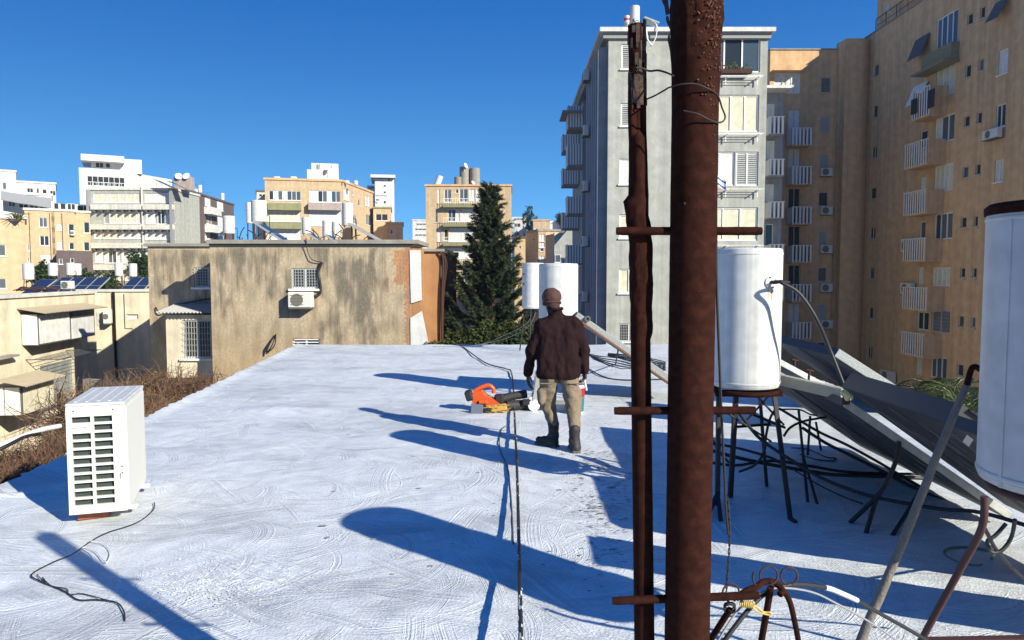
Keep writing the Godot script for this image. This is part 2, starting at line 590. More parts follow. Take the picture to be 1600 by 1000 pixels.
func roof_panel(called: String, hi: Vector3, dir: Vector3, slope: float, length: float, across: Vector3, width: float, label: String, face: Material, n := 1, group := "") -> Node3D:   # a solar collector: box, glass, dividers
	var down := (dir.normalized() * cos(slope) - Vector3.UP * sin(slope)).normalized()
	var ax := across.normalized()
	var nn := ax.cross(down)
	if nn.y < 0: nn = -nn
	var bs := Basis(ax, nn, ax.cross(nn))
	var c := hi + down * length * 0.5 + ax * width * 0.5
	var t := thing(called, label, "solar panel", Vector3(c.x, hi.y - length * sin(slope), c.z), group)
	var b := MB.new()
	b.cbox(c - nn * 0.045, Vector3(width, 0.08, length), 0.006, bs)
	part("casing", b, M.galvanised, t)
	for k in n:
		var g := MB.new()
		var ww := width / n
		g.box(c + ax * ((k + 0.5) * ww - width * 0.5) - nn * 0.004, Vector3(ww - 0.05, 0.012, length - 0.06), bs)
		var gl := part("glass", g, face, t)
		var l := MB.new()
		l.box(c + ax * ((k + 0.5) * ww - width * 0.5) + nn * 0.006, Vector3(ww - 0.05, 0.01, 0.025), bs)
		part("divider", l, M.galvanised, gl)
	var lg := MB.new()
	for e in [0.15, 0.85]:
		var p: Vector3 = hi + ax * width * e + down * 0.15 - nn * 0.1
		lg.tube([p, Vector3(p.x, hi.y - length * sin(slope) - 0.06, p.z)], 0.018, 6)
	part("support", lg, M.rust_dark, t)
	return t

func dish(where: Vector3, r0: float, toward: Vector3, parent: Node) -> void:
	var r := r0 * 0.7
	var z := toward.normalized()
	var x := Vector3.UP.cross(z).normalized()
	var b := MB.new()
	b.lathe(where, [Vector2(0, 0), Vector2(r * 0.5, r * 0.07), Vector2(r * 0.85, r * 0.2), Vector2(r, r * 0.3), Vector2(r * 0.98, r * 0.32), Vector2(r * 0.5, r * 0.1), Vector2(0, 0.02)], 20, Basis(x, z, x.cross(z)))
	b.tube([where - z * 0.02, where - z * 0.2 - Vector3.UP * 0.1, where - z * 0.2 - Vector3.UP * (r + 0.4)], 0.035, 6)
	b.tube([where + z * 0.02 - Vector3.UP * r * 0.9, where + z * r * 0.9], 0.015, 5)
	part("satellite_dish", b, M.white_metal, parent)

# ---------- the scene ----------
func _ready() -> void:
	rng.seed = 20240611
	# camera
	var cam := Camera3D.new()
	cam.name = "camera"
	cam.fov = rad_to_deg(2.0 * atan(500.0 / F))
	cam.position = EYE
	cam.rotation.x = -pitch
	cam.near = 0.05
	cam.far = 1500.0
	add_child(cam)
	cam.make_current()
	# sky, exposure
	var we := WorldEnvironment.new()
	we.name = "world"
	var env := Environment.new()
	env.background_mode = Environment.BG_SKY
	var sky := Sky.new()
	var sm := ProceduralSkyMaterial.new()
	sm.sky_top_color = Color(0.0, 0.283, 0.57)
	sm.sky_horizon_color = Color(0.40, 0.69, 0.905)
	sm.sky_curve = 0.105
	sm.ground_bottom_color = Color(0.3, 0.28, 0.25)
	sm.ground_horizon_color = Color(0.56, 0.66, 0.75)
	sm.sun_angle_max = 1.0
	sky.sky_material = sm
	env.sky = sky
	env.tonemap_mode = Environment.TONE_MAPPER_LINEAR
	env.tonemap_exposure = 1.65
	env.sdfgi_enabled = true
	env.ssao_enabled = true
	env.ssil_enabled = true
	env.fog_enabled = true
	env.fog_density = 0.0003
	env.fog_light_color = Color(0.66, 0.76, 0.86)
	we.environment = env
	add_child(we)
	# sun: behind the right shoulder, 27 degrees up
	var sun := DirectionalLight3D.new()
	sun.name = "sun"
	sun.light_energy = 1.6
	sun.light_color = Color(1.0, 0.98, 0.91)
	sun.light_angular_distance = 0.5
	sun.shadow_enabled = true
	add_child(sun)
	var az := deg_to_rad(49.0)
	var el := deg_to_rad(27.1)
	sun.look_at_from_position(Vector3(sin(az) * cos(el), sin(el), cos(az) * cos(el)) * 50.0, Vector3.ZERO)
	make_materials()
	# setting
	make_ground()
	make_roof()
	# buildings, near to far
	make_stained_building()
	make_cream_building()
	make_grey_building()
	make_tan_building()
	make_far_buildings()
	make_roof_gear_across()
	# plants
	make_conifer()
	make_shrubs()
	make_dry_vines()
	make_palms()
	# our own roof
	make_mast()
	make_boilers()
	make_collectors()
	make_hoses()
	make_condenser()
	make_tools()
	make_person()
	make_crumbs()

func make_materials() -> void:
	T.blotch = noise_tex(0.012, gray(0.92), gray(1.0), 1)
	T.fine = noise_tex(0.05, gray(0.84), gray(1.0), 2)
	T.height = noise_tex(0.04, gray(0.0), gray(1.0), 3)
	T.streak = streak_texture(4)
	T.streak_b = streak_texture(9)
	T.rust = noise_tex(0.02, Color(0.74, 0.68, 0.64), Color(1.0, 0.9, 0.84), 6, 512, FastNoiseLite.TYPE_SIMPLEX_SMOOTH, 0.25, 0.8)
	T.galv = noise_tex(0.045, Color(0.70, 0.72, 0.70), Color(1, 1, 1), 7, 512, FastNoiseLite.TYPE_CELLULAR, 0.2, 0.8)
	T.leaf = noise_tex(0.05, gray(0.6), gray(1.0), 8)
	# wall finishes
	for q in [["cream", lin(0.74, 0.65, 0.475)], ["ochre", lin(0.58, 0.425, 0.26)], ["tan", lin(0.68, 0.425, 0.225)], ["pale_grey", lin(0.41, 0.415, 0.38)], ["brown", lin(0.13, 0.095, 0.09)], ["white_plaster", lin(0.68, 0.675, 0.66)], ["warm_white", lin(0.66, 0.64, 0.57)], ["slate", lin(0.10, 0.11, 0.13)], ["blue_grey", lin(0.30, 0.32, 0.36)], ["concrete", lin(0.30, 0.28, 0.24)], ["burnt", lin(0.40, 0.20, 0.085)], ["shade_toned_wall", lin(0.06, 0.058, 0.058)], ["olive_trim", lin(0.28, 0.27, 0.14)], ["pink_grey", lin(0.42, 0.34, 0.31)]]:  # the near-black house finish has shade put into its colour
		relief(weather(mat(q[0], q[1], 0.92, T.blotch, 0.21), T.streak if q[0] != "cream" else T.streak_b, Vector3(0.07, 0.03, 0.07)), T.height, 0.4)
	mat("white_metal", lin(0.74, 0.74, 0.72), 0.5)
	mat("white_frame", lin(0.72, 0.72, 0.70), 0.55)
	mat("tan_frame", lin(0.48, 0.42, 0.34), 0.7)
	mat("white_shutter", lin(0.70, 0.69, 0.66), 0.6, T.blotch, 0.4)
	mat("grey_shutter", lin(0.42, 0.42, 0.41), 0.6)
	mat("pale_blind", lin(0.62, 0.58, 0.44), 0.7, T.blotch, 0.3)
	mat("glass", lin(0.025, 0.03, 0.035), 0.12)
	mat("glass_grey", lin(0.09, 0.10, 0.11), 0.15)
	mat("glass_blue", lin(0.05, 0.075, 0.10), 0.1)
	mat("clear_glass", Color(0.75, 0.85, 0.9, 0.25), 0.05).transparency = BaseMaterial3D.TRANSPARENCY_ALPHA
	mat("dark", lin(0.018, 0.018, 0.02), 0.9)
	mat("dark_grey", lin(0.09, 0.09, 0.09), 0.7)
	mat("bar_grey", lin(0.42, 0.42, 0.40), 0.6)
	mat("fan_grey", lin(0.15, 0.135, 0.11), 0.7)
	mat("mid_grey", lin(0.25, 0.25, 0.26), 0.7)
	mat("ac_white", lin(0.60, 0.595, 0.55), 0.5)
	weather(mat("tank_white", lin(0.68, 0.675, 0.64), 0.42, T.blotch, 1.1), T.streak_b, Vector3(0.8, 0.25, 0.8))
	relief(mat("rust_dark", lin(0.075, 0.035, 0.026), 0.9, T.rust, 3.0), T.height, 0.15)
	relief(mat("rust", lin(0.038, 0.0145, 0.0105), 0.85, T.rust, 3.0), T.height, 0.035)
	relief(mat("rust_bright", lin(0.17, 0.075, 0.05), 0.9, T.rust, 9.0), T.height, 0.2)
	mat("galvanised", lin(0.50, 0.51, 0.50), 0.5, T.galv, 3.0, 0.25)
	mat("black_rubber", lin(0.014, 0.014, 0.016), 0.55)
	mat("black_steel", lin(0.02, 0.018, 0.018), 0.7, T.blotch, 3.0)
	mat("solar_glass", lin(0.022, 0.032, 0.07), 0.16, T.blotch, 0.8)
	relief(mat("bitumen", lin(0.16, 0.15, 0.14), 0.95, T.blotch, 0.5), T.height, 1.0)
	mat("corrugated", lin(0.36, 0.30, 0.21), 0.9, T.blotch, 0.6)

func make_ground() -> void:
	var b := MB.new()
	b.quad(Vector3(-1500, GROUND, 300), Vector3(1500, GROUND, 300), Vector3(1500, GROUND, -1500), Vector3(-1500, GROUND, -1500))
	var m := mat("street_ground", lin(0.26, 0.23, 0.19), 0.95, T.blotch, 0.05)
	struct("ground", b, m)

func roof_left(d: float) -> float:       # where the roof's left edge runs
	return -4.42 - (d - 6.4) * 0.091

func roof_height(x: float, d: float, nz: FastNoiseLite) -> float:
	var h := nz.get_noise_2d(x * 1.1, d * 1.1) * 0.016 + nz.get_noise_2d(x * 7.0 + 90, d * 7.0) * 0.005
	var e := x - roof_left(d)
	h += 0.035 * exp(-e * e / 0.02) + 0.02 * exp(-pow((19.0 - d) / 0.25, 2.0))
	# a low swelling in the coat half way back, and the seam ridge by the left edge
	h += 0.05 * exp(-(pow(x + 3.1, 2.0) / 0.5 + pow(d - 9.9, 2.0) / 0.1))
	var lm := exp(-(pow(x + 1.75, 2.0) / 0.28 + pow(d - 4.35, 2.0) / 0.12))
	h += 0.016 * maxf(nz.get_noise_2d(x * 42.0, d * 42.0), 0.0) * (lm * 1.6 + 0.25 * exp(-pow(d - 3.6, 2.0) / 0.8))
	var s := absf(d - 5.9 - (x + 4.6) * 0.25)
	if x < -3.6: h += 0.03 * exp(-s * s / 0.0015)
	return h

func make_roof() -> void:
	var nz := FastNoiseLite.new()
	nz.seed = 3
	nz.frequency = 0.6
	nz.fractal_octaves = 3
	var wear := FastNoiseLite.new()
	wear.seed = 41
	wear.frequency = 0.55
	wear.fractal_octaves = 4
	var ds := []
	var d := -3.5
	while d < 2.4:
		ds.append(d); d += 0.3
	d = 2.4
	while d < 19.0:
		ds.append(d); d += maxf(0.02, d * 0.0065)
	ds.append(19.0)
	var nx := 340
	var b := MB.new()
	var rows := ds.size()
	for j in rows:
		var dd: float = ds[j]
		var l := roof_left(dd) + nz.get_noise_2d(dd * 9.0, 7.0) * 0.07
		for k in nx + 1:
			var t := float(k) / nx
			var x := l + (5.4 + nz.get_noise_2d(dd * 9.0, 80.0) * 0.06 - l) * t
			var y := roof_height(x, dd, nz)
			var dv := -dd
			if j == rows - 1: dv -= nz.get_noise_2d(x * 6.0, 3.0) * 0.05
			b.v.append(Vector3(x, y, dv)); b.uv.append(Vector2(x, dv) / 5.5); b.n.append(Vector3.UP)
			var thin := wear.get_noise_2d(x * 0.55 + 0.9 * sin(dd * 0.7), dd) + 0.5 * wear.get_noise_2d(x * 2.6 + dd, dd * 6.0)      # where the coat is thin and the older grey shows
			var sh := clampf(1.0 - maxf(thin - 0.02, 0.0) * 0.42, 0.8, 1.0)
			b.c.append(Color(sh * 0.99, sh * 0.995, sh))
	for j in rows - 1:
		for k in nx:
			var a := j * (nx + 1) + k
			b.i.append_array([a, a + nx + 1, a + 1, a + 1, a + nx + 1, a + nx + 2])
	var w := nx + 1
	for j in rows:
		for k in w:
			var p := b.v[j * w + maxi(k - 1, 0)]
			var q := b.v[j * w + mini(k + 1, nx)]
			var r := b.v[maxi(j - 1, 0) * w + k]
			var s := b.v[mini(j + 1, rows - 1) * w + k]
			b.n[j * w + k] = (q - p).cross(s - r).normalized()
	var im := brush_image(2048, 5.5, 1000)
	var tex := ImageTexture.create_from_image(im)
	var al: Image = im.duplicate()
	al.resize(1024, 1024)
	al.adjust_bcs(1.0, 0.50, 1.0)
	al.adjust_bcs(1.86, 1.0, 1.0)
	al.convert(Image.FORMAT_RGB8)
	var m := StandardMaterial3D.new()
	m.resource_name = "roof_coat"
	m.albedo_color = lin(0.735, 0.76, 0.765)
	m.albedo_texture = ImageTexture.create_from_image(al)
	m.roughness = 0.55
	m.vertex_color_use_as_albedo = true
	relief(m, tex, 2.0)
	M.roof_coat = m
	b.colored = true
	struct("roof", b, m)
	# the body of the house below the roof
	var s := MB.new()
	var pts := [[3.5, roof_left(-3.5) + 0.12], [-18.9, roof_left(18.9) + 0.12]]
	var a := Vector3(pts[0][1], GROUND, pts[0][0])
	var c := Vector3(pts[1][1], GROUND, pts[1][0])
	var a2 := Vector3(5.3, GROUND, 3.4)
	var c2 := Vector3(5.3, GROUND, -18.9)
	var up := Vector3.UP * (-GROUND - 0.06)
	s.quad(c, a, a + up, c + up)
	s.quad(a, a2, a2 + up, a + up)
	s.quad(a2, c2, c2 + up, a2 + up)
	s.quad(c2, c, c + up, c2 + up)
	s.quad(a + up, a2 + up, c2 + up, c + up)
	var t := solo("house", s, M.cream, "house under the white-coated roof the worker walks on", "house", Vector3(0, GROUND, -8))

# ---------- neighbour with the stained blank wall ----------
func make_stained_building() -> void:
	var y1 := at(500, 381, 24).y
	var a := at(328, 400, 24); var c := at(641, 400, 24)
	var f := facade_between(a, c, GROUND, y1)
	var t := thing("stained_building", "two-storey block with the big stained beige wall behind the far roof edge", "building", Vector3(a.x, GROUND, a.z))
	# stained plaster: weathered patches that belong to this wall
	var nz := FastNoiseLite.new()
	nz.seed = 21; nz.frequency = 0.016; nz.fractal_octaves = 5
	var nf := FastNoiseLite.new()
	nf.seed = 22; nf.frequency = 0.09; nf.fractal_octaves = 3
	var W := 768; var H := 512
	var data := PackedByteArray()
	data.resize(W * H * 3)
	var base := Vector3(0.455, 0.345, 0.225)
	var dirt := Vector3(0.155, 0.135, 0.10)
	var warm := Vector3(0.40, 0.27, 0.135)
	var pale := Vector3(0.42, 0.355, 0.25)
	# dark runs: [centre, half width, top, bottom, strength] as shares of the wall
	var runs := [[0.045, 0.035, 0.0, 0.5, 0.55], [0.30, 0.07, 0.03, 0.42, 0.55], [0.2, 0.09, 0.02, 0.33, 0.4], [0.57, 0.012, 0.0, 0.12, 0.7], [0.553, 0.016, 0.52, 0.97, 0.9], [0.65, 0.06, 0.08, 0.75, 0.75], [0.74, 0.045, 0.05, 0.9, 0.7], [0.80, 0.02, 0.02, 0.95, 0.8], [0.70, 0.1, 0.3, 0.7, 0.45], [0.45, 0.06, 0.02, 0.2, 0.35], [0.39, 0.03, 0.05, 0.55, 0.4], [0.86, 0.02, 0.06, 0.8, 0.3], [0.12, 0.05, 0.02, 0.3, 0.35]]
	for y in H:
		var v := float(y) / H * 1.35       # the lower part of the wall is out of sight
		for x in W:
			var u := float(x) / W
			var q := nz.get_noise_2d(x, y * 0.55) * 0.75 + nf.get_noise_2d(x * 0.5, y * 0.09) * 0.25
			var g := nf.get_noise_2d(x, y)
			var e := 0.0
			for r in runs:
				var wob: float = r[1] * (1.0 + q * 1.6)
				var du: float = (u - r[0] + g * 0.008) / wob
				if absf(du) < 2.2 and v < r[3] + 0.1:
					var fall := clampf((v - r[2]) * 14.0, 0, 1) * clampf((r[3] - v + q * 0.25) * 5.0, 0, 1)
					e = maxf(e, exp(-du * du) * fall * r[4] * 0.82)
			var sf := nf.get_noise_2d(x * 1.7, y * 0.06 + 50)
			var lp := nz.get_noise_2d(x * 0.35 + 900, y * 0.5)
			e = clampf(e * (1.0 + q * 0.9) + (sf * 0.42 + lp * 0.65) * clampf(1.0 - v, 0.0, 1.0) + (0.30 + q * 0.85) * clampf(1.1 - v * 0.75, 0.1, 1.0) + g * 0.30, 0, 0.95)
			var cc := base.lerp(pale, clampf(0.5 + g * 1.2 - q, 0, 1) * 0.7)
			cc = cc.lerp(warm, clampf((v - 0.55) * 1.6 + q * 0.8, 0, 0.55))
			if u > 0.90 - q * 0.1 and v < 0.30 + q * 0.1 and v > 0.045: cc = Vector3(0.42, 0.22, 0.11)
			if u > 0.97 + g * 0.02: cc = cc.lerp(Vector3(0.40, 0.17, 0.075), 0.7)
			cc = cc.lerp(dirt, e)
			if v < 0.03: cc = cc.lerp(pale, 0.6)
			cc *= 0.94 + g * 0.34 + nf.get_noise_2d(x * 0.9 + 300, y * 4.0) * 0.16
			var k := (y * W + x) * 3
			var col := Color(cc.x, cc.y, cc.z).linear_to_srgb()
			data[k] = int(clampf(col.r, 0, 1) * 255); data[k + 1] = int(clampf(col.g, 0, 1) * 255); data[k + 2] = int(clampf(col.b, 0, 1) * 255)
	var im := Image.create_from_data(W, H, false, Image.FORMAT_RGB8, data)
	var pm := StandardMaterial3D.new()
	pm.albedo_texture = ImageTexture.create_from_image(im)
	pm.roughness = 0.95
	relief(pm, T.height, 0.12)
	var holes := [hit_rect(f, 455, 419, 497, 451), hit_rect(f, 457, 529, 500, 545)]
	var b := MB.new()
	wall(b, f, holes)
	for k in b.v.size():        # the wall's own flat coordinates
		b.uv[k] = Vector2((b.v[k] - Vector3(f.o)).dot(f.u) / f.w, (y1 - b.v[k].y) / (f.w * H / W * 1.35))
	var wl := part("wall", b, pm, t)
	var s := MB.new()
	wall(s, side(f, true, 12.0)); wall(s, side(f, false, 12.0))
	var rf := y1 - 0.02
	s.quad(fp(f, 0, rf), fp(f, f.w, rf), fp(f, f.w, rf, -12), fp(f, 0, rf, -12))
	part("side_wall", s, M.ochre, t)
	# the dark lip of the roof slab
	var e := MB.new()
	fbox(e, f, -0.06, f.w + 0.28, y1 + 0.001, y1 + 0.13, -0.3, 0.14)
	fbox(e, f, f.w + 0.002, f.w + 0.28, y1 + 0.001, y1 + 0.13, -3.0, -0.301)
	part("roof_edge", e, M.concrete, t)
	var e2 := MB.new()
	fbox(e2, f, 0, f.w + 0.1, y1 - 0.07, y1 - 0.001, 0.002, 0.06)
	part("drip_moulding", e2, M.dark_grey, t)
	window(f, holes[0], "g", t, M.white_frame)
	var lw := window(f, holes[1], "d", t, M.white_frame, false)
	var lv := MB.new()
	for k in 4:
		var yy: float = lerpf(holes[1][2] + 0.02, holes[1][3] - 0.05, k / 3.0)
		fbox(lv, f, holes[1][0] + 0.06, holes[1][1] - 0.06, yy, yy + 0.03, -0.05, 0.0)
	part("louvre", lv, M.white_metal, lw)
	aircon(f, hit_rect(f, 455, 456, 492, 480), t)
	var ac2 := MB.new()
	ac2.tube(smooth([fp(f, hit(f, 492, 463).x, hit(f, 492, 463).y, 0.1), at(500, 458, 23.95), at(500, 440, 23.93), at(497, 425, 23.94), at(503, 410, 23.93)]), 0.05, 6)
	ac2.tube(smooth([at(503, 410, 23.93), at(487, 405, 23.9), at(480, 390, 23.9), at(478, 372, 23.8)]), 0.015, 5)
	part("conduit", ac2, M.black_rubber, t)
	var fan := MB.new()     # a few loose cables at the lower left of the wall
	for q in [0.0, 0.12, 0.22]:
		fan.tube(smooth([at(416, 553, 23.9), at(420 + q * 40, 540, 23.8 - q), at(431, 522, 23.93)]), 0.02, 5)
	part("cable", fan, M.black_rubber, t)
	# recessed left part of the same house
	var g := facade_between(at(231, 400, 26.05), at(358, 400, 26.05), GROUND, at(280, 385, 26.05).y)
	var gh := [hit_rect(g, 303, 418, 327, 449)]
	var gb := MB.new()
	block(gb, g, 8.0, gh)
	for k in gb.v.size():
		gb.uv[k] = Vector2(0.36 - (gb.v[k] - Vector3(g.o)).dot(g.u) / f.w, (y1 - gb.v[k].y) / (f.w * H / W * 1.35))
	part("recessed_wall", gb, pm, t)
	var ge := MB.new()
	fbox(ge, g, -0.1, g.w - 0.01, g.y1 + 0.001, g.y1 + 0.1, -0.3, 0.1)
	part("recessed_roof_edge", ge, M.concrete, t)
	window(g, gh[0], "g", t, M.white_frame)
	# enclosed balcony with a corrugated hood, in the corner
	var bf := facade_between(at(259, 500, 24.7), at(332, 500, 24.7), at(290, 590, 24.7).y, at(290, 492, 24.7).y)
	var bh := [hit_rect(bf, 285, 500, 331, 560)]
	var bb := MB.new()
	block(bb, bf, 1.34, bh)
	part("enclosed_balcony", bb, M.cream, t)
	window(bf, bh[0], "g", t, M.white_frame)
	var hood := MB.new()
	var n := 15
	for k in n:
		var u0: float = -0.25 + (bf.w + 0.25) * k / n
		var u1: float = -0.25 + (bf.w + 0.25) * (k + 0.5) / n
		hood.quad(fp(bf, u0, bf.y1 + 0.06, 0.3), fp(bf, u1, bf.y1 + 0.11, 0.3), fp(bf, u1, bf.y1 + 0.36, -1.34), fp(bf, u0, bf.y1 + 0.31, -1.34))
		u0 = -0.25 + (bf.w + 0.25) * (k + 1) / n
		hood.quad(fp(bf, u1, bf.y1 + 0.11, 0.3), fp(bf, u0, bf.y1 + 0.06, 0.3), fp(bf, u0, bf.y1 + 0.31, -1.34), fp(bf, u1, bf.y1 + 0.36, -1.34))
	part("hood", hood, mat("hood_grey", lin(0.42, 0.42, 0.40), 0.8, T.blotch, 0.8), t)
	var cb := MB.new()
	cb.tube(smooth([at(243, 480, 26.0), at(252, 488, 25.9), at(280, 476, 25.9), at(318, 468, 26.0), at(340, 467, 26.0)]), 0.025, 5)
	part("cable", cb, M.black_rubber, t)
	# sealed joint at the right corner: white sheets with bare orange render between
	var sh := MB.new()
	var hf := facade(fp(f, f.w, 0, 0.03), f.u, 1.0, 0, 1)
	var up := MB.new()
	up.prism(PackedVector2Array([hit(hf, 642, 474), hit(hf, 659, 469), hit(hf, 657, 391), hit(hf, 640, 391)]), Vector3(hf.o), hf.u, Vector3.UP, 0.05)
	part("cover_sheet", up, M.white_plaster, t)
	var lo := MB.new()
	lo.prism(PackedVector2Array([hit(hf, 642, 560), hit(hf, 674, 560), hit(hf, 659, 486), hit(hf, 641, 497)]), Vector3(hf.o), hf.u, Vector3.UP, 0.05)
	part("cover_sheet", lo, M.white_plaster, t)
	var om := MB.new()
	om.prism(PackedVector2Array([hit(hf, 641, 560), hit(hf, 662, 560), hit(hf, 659, 388), hit(hf, 641, 388)]), Vector3(hf.o) - Vector3(0, 0, 0.06), hf.u, Vector3.UP, 0.5)
	part("bare_render", om, M.burnt, t)
	# a further, lower wing in ochre and the house beyond it, shade put into its wall colour
	var wf := turned(655, 688, 393, 25.4)
	var wb := MB.new()
	block(wb, wf, 7.0)
	var wt := thing("ochre_wing", "narrow orange-brown house wall right of the white cover sheets", "house", Vector3(wf.o.x, GROUND, wf.o.z))
	part("wall", wb, M.burnt, wt)
	var we := MB.new()
	fbox(we, wf, -0.05, wf.w + 0.15, wf.y1 + 0.001, wf.y1 + 0.09, -3.0, 0.12)
	part("roof_edge", we, M.concrete, wt)
	var pv := MB.new()
	for q in [[0.1, 0.035], [0.22, 0.02], [0.17, 0.025]]:
		pv.tube(smooth([fp(wf, wf.w - 0.02, wf.y1, 0.12), fp(wf, wf.w + q[0], wf.y1 - 0.4, 0.1), fp(wf, wf.w + q[0] * 0.4, wf.y1 - 2.0, 0.12), fp(wf, wf.w + 0.05, GROUND + 3.0, 0.1)]), q[1], 6)
	part("drain_pipe", pv, M.rust_dark, wt)
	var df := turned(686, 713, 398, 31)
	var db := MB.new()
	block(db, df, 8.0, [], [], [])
	var dt := thing("shade_toned_house", "narrow house coloured dark to stand for shade between the ochre wall and the conifer", "house", Vector3(df.o.x, GROUND, df.o.z))
	part("wall", db, M.shade_toned_wall, dt)  # near-black colour takes the place of shade on this wall
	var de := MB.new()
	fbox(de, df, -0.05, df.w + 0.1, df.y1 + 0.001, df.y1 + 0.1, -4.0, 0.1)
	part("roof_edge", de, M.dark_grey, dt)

# ---------- the cream house at the left ----------
func awning(f: Dictionary, r: Array, drop: float, out: float, parent: Node, back := -0.6) -> void:     # corrugated sheet: ridges run outwards
	var b := MB.new()
	var n := int((r[1] - r[0]) / 0.11)
	for k in n:
		for e in 2:
			var u0: float = r[0] + (r[1] - r[0]) * (k + e * 0.5) / n
			var u1: float = r[0] + (r[1] - r[0]) * (k + e * 0.5 + 0.5) / n
			var a := 0.0 if e == 0 else 0.035
			var c := 0.035 - a
			b.quad(fp(f, u0, r[2] - drop + a, out), fp(f, u1, r[2] - drop + c, out), fp(f, u1, r[2] + c, back), fp(f, u0, r[2] + a, back))
			b.quad(fp(f, u1, r[2] - drop + c - 0.012, out), fp(f, u0, r[2] - drop + a - 0.012, out), fp(f, u0, r[2] + a - 0.012, back), fp(f, u1, r[2] + c - 0.012, back))
	part("awning", b, M.corrugated, parent)

func panelled(f: Dictionary, r: Array, n: int, m: Material, parent: Node, called := "cladding_panel", out := 0.0) -> void:   # upright sheets with open joints, each its own part
	for k in n:
		var b := MB.new()
		fbox(b, f, r[0] + (r[1] - r[0]) * k / n + 0.022, r[0] + (r[1] - r[0]) * (k + 1) / n - 0.022, r[2], r[3], out, out + 0.025 + 0.008 * (k % 2))
		part(called, b, m, parent)

func make_cream_building() -> void:
	var axis := Vector3(-0.105, 0, -1).normalized()
	var y1 := 0.98
	var c := at(148, 455, 33.1)
	var f := facade_between(c - axis * 15.0, c, GROUND, y1)
	var t := thing("cream_house", "cream two-storey house with corrugated awnings and panels on its flat roof, at left", "house", Vector3(c.x, GROUND, c.z))
	var gr := hit_rect(f, 64, 566, 113, 632)
	var b := MB.new()
	block(b, f, 14.0, [gr])
	part("wall", b, M.cream, t)
	var pr := MB.new()
	fbox(pr, f, -0.1, f.w + 0.05, y1 + 0.001, y1 + 0.14, -0.25, 0.08)
	part("parapet", pr, M.warm_white, t)
	window(f, gr, "g", t, M.dark_grey)
	# upper enclosed balcony
	var bq := facade(fp(f, 0, 0, 0.6), f.u, f.w, 0, 1)
	var r := hit_rect(bq, 60, 486, 148, 532)
	var bf := facade(fp(bq, r[0], 0), f.u, r[1] - r[0], r[2], r[3])
	var eb := MB.new()
	block(eb, bf, 0.598)
	var e := part("enclosed_balcony", eb, M.dark_grey, t)
	panelled(bf, [0.02, bf.w * 0.51, bf.y0 + 0.05, bf.y1 - 0.05], 6, M.white_shutter, e, "shutter_panel")
	panelled(bf, [bf.w * 0.54, bf.w * 0.98, bf.y0 + 0.03, bf.y1 - 0.33], 1, M.white_plaster, e, "cladding_panel")
	for k in 3:
		var wb := MB.new()
		fbox(wb, bf, bf.w * (0.55 + 0.145 * k), bf.w * (0.55 + 0.145 * k + 0.13), bf.y1 - 0.3, bf.y1 - 0.04, 0.004, 0.02)
		part("pane", wb, M.glass_grey, e)
	var sf := side(bf, true, 0.598)
	panelled(sf, [0.01, sf.w - 0.01, bf.y0 + 0.02, bf.y1 - 0.03], 1, M.white_shutter, e)
	awning(bf, [-0.25, bf.w + 0.3, bf.y1 + 0.2, 0], 0.18, 0.42, t)
	# drying rack below it
	var rk := MB.new()
	for k in 7:
		var o := 0.25 + k * 0.18
		rk.tube([fp(f, r[0] + 0.2, r[2] - 0.55, o), fp(f, r[0] + 3.2, r[2] - 0.5, o)], 0.012, 4)
	rk.tube([fp(f, r[0] + 0.2, r[2] - 0.55, 0.0), fp(f, r[0] + 0.2, r[2] - 0.55, 1.4)], 0.018, 5)
	rk.tube([fp(f, r[0] + 3.2, r[2] - 0.5, 0.0), fp(f, r[0] + 3.2, r[2] - 0.5, 1.4)], 0.018, 5)
	part("drying_rack", rk, M.dark_grey, t)
	# lower enclosed balcony with its own awning
	var lq := facade(fp(f, 0, 0, 1.1), f.u, f.w, 0, 1)
	var q := hit_rect(lq, 34, 597, 84, 641)
	var lf := facade(fp(lq, q[0], 0), f.u, q[1] - q[0], q[2], q[3])
	var lb := MB.new()
	block(lb, lf, 1.098)
	var le := part("enclosed_balcony", lb, M.dark_grey, t)
	panelled(lf, [0.05, lf.w - 0.03, lf.y0 + 0.02, lf.y1 - 0.05], 6, M.pale_blind, le, "shutter_panel")
	var ls := side(lf, true, 1.098)
	panelled(ls, [0.02, ls.w - 0.03, lf.y0 + 0.02, lf.y1 - 0.03], 2, M.white_shutter, le)
	awning(lf, [-0.4, lf.w + 0.2, lf.y1 + 0.26, 0], 0.22, 0.4, t)
	var ld := MB.new()
	fbox(ld, f, q[0] - 0.5, q[0] + 1.4, q[3] + 0.9, q[3] + 0.98, 0.002, 0.35)
	part("ledge", ld, M.concrete, t)
	# set-back part beside the stained house
	var hx := Vector3(1, 0, -0.105).normalized()
	var h0 := at(120, 455, 35.0)
	var h := facade(h0, hx, 8.5, GROUND, 1.0)
	var hb := MB.new()
	var slot := hit_rect(h, 198, 491, 216, 499)
	block(hb, h, 14.0, [slot])
	part("wall", hb, M.cream, t)
	window(h, slot, "b", t, M.warm_white, false)
	var hp := MB.new()
	fbox(hp, h, -0.02, h.w + 0.05, h.y1 + 0.001, h.y1 + 0.12, -0.25, 0.07)
	part("parapet", hp, M.warm_white, t)
	var dp := MB.new()
	var x := hit(h, 180, 500).x
	dp.tube([fp(h, x, h.y1, 0.09), fp(h, x, GROUND + 0.2, 0.09)], 0.06, 8)
	part("drain_pipe", dp, M.rust, t)
	var w2 := MB.new()
	w2.tube([fp(h, x + 0.45, h.y1 - 0.1, 0.03), fp(h, x + 0.45, h.y1 - 1.75, 0.03), fp(h, x + 0.8, h.y1 - 1.77, 0.03)], 0.018, 5)
	part("wire", w2, M.dark_grey, t)
	aircon(h, hit_rect(h, 166, 483, 177, 505), t)
	var bm := MB.new()
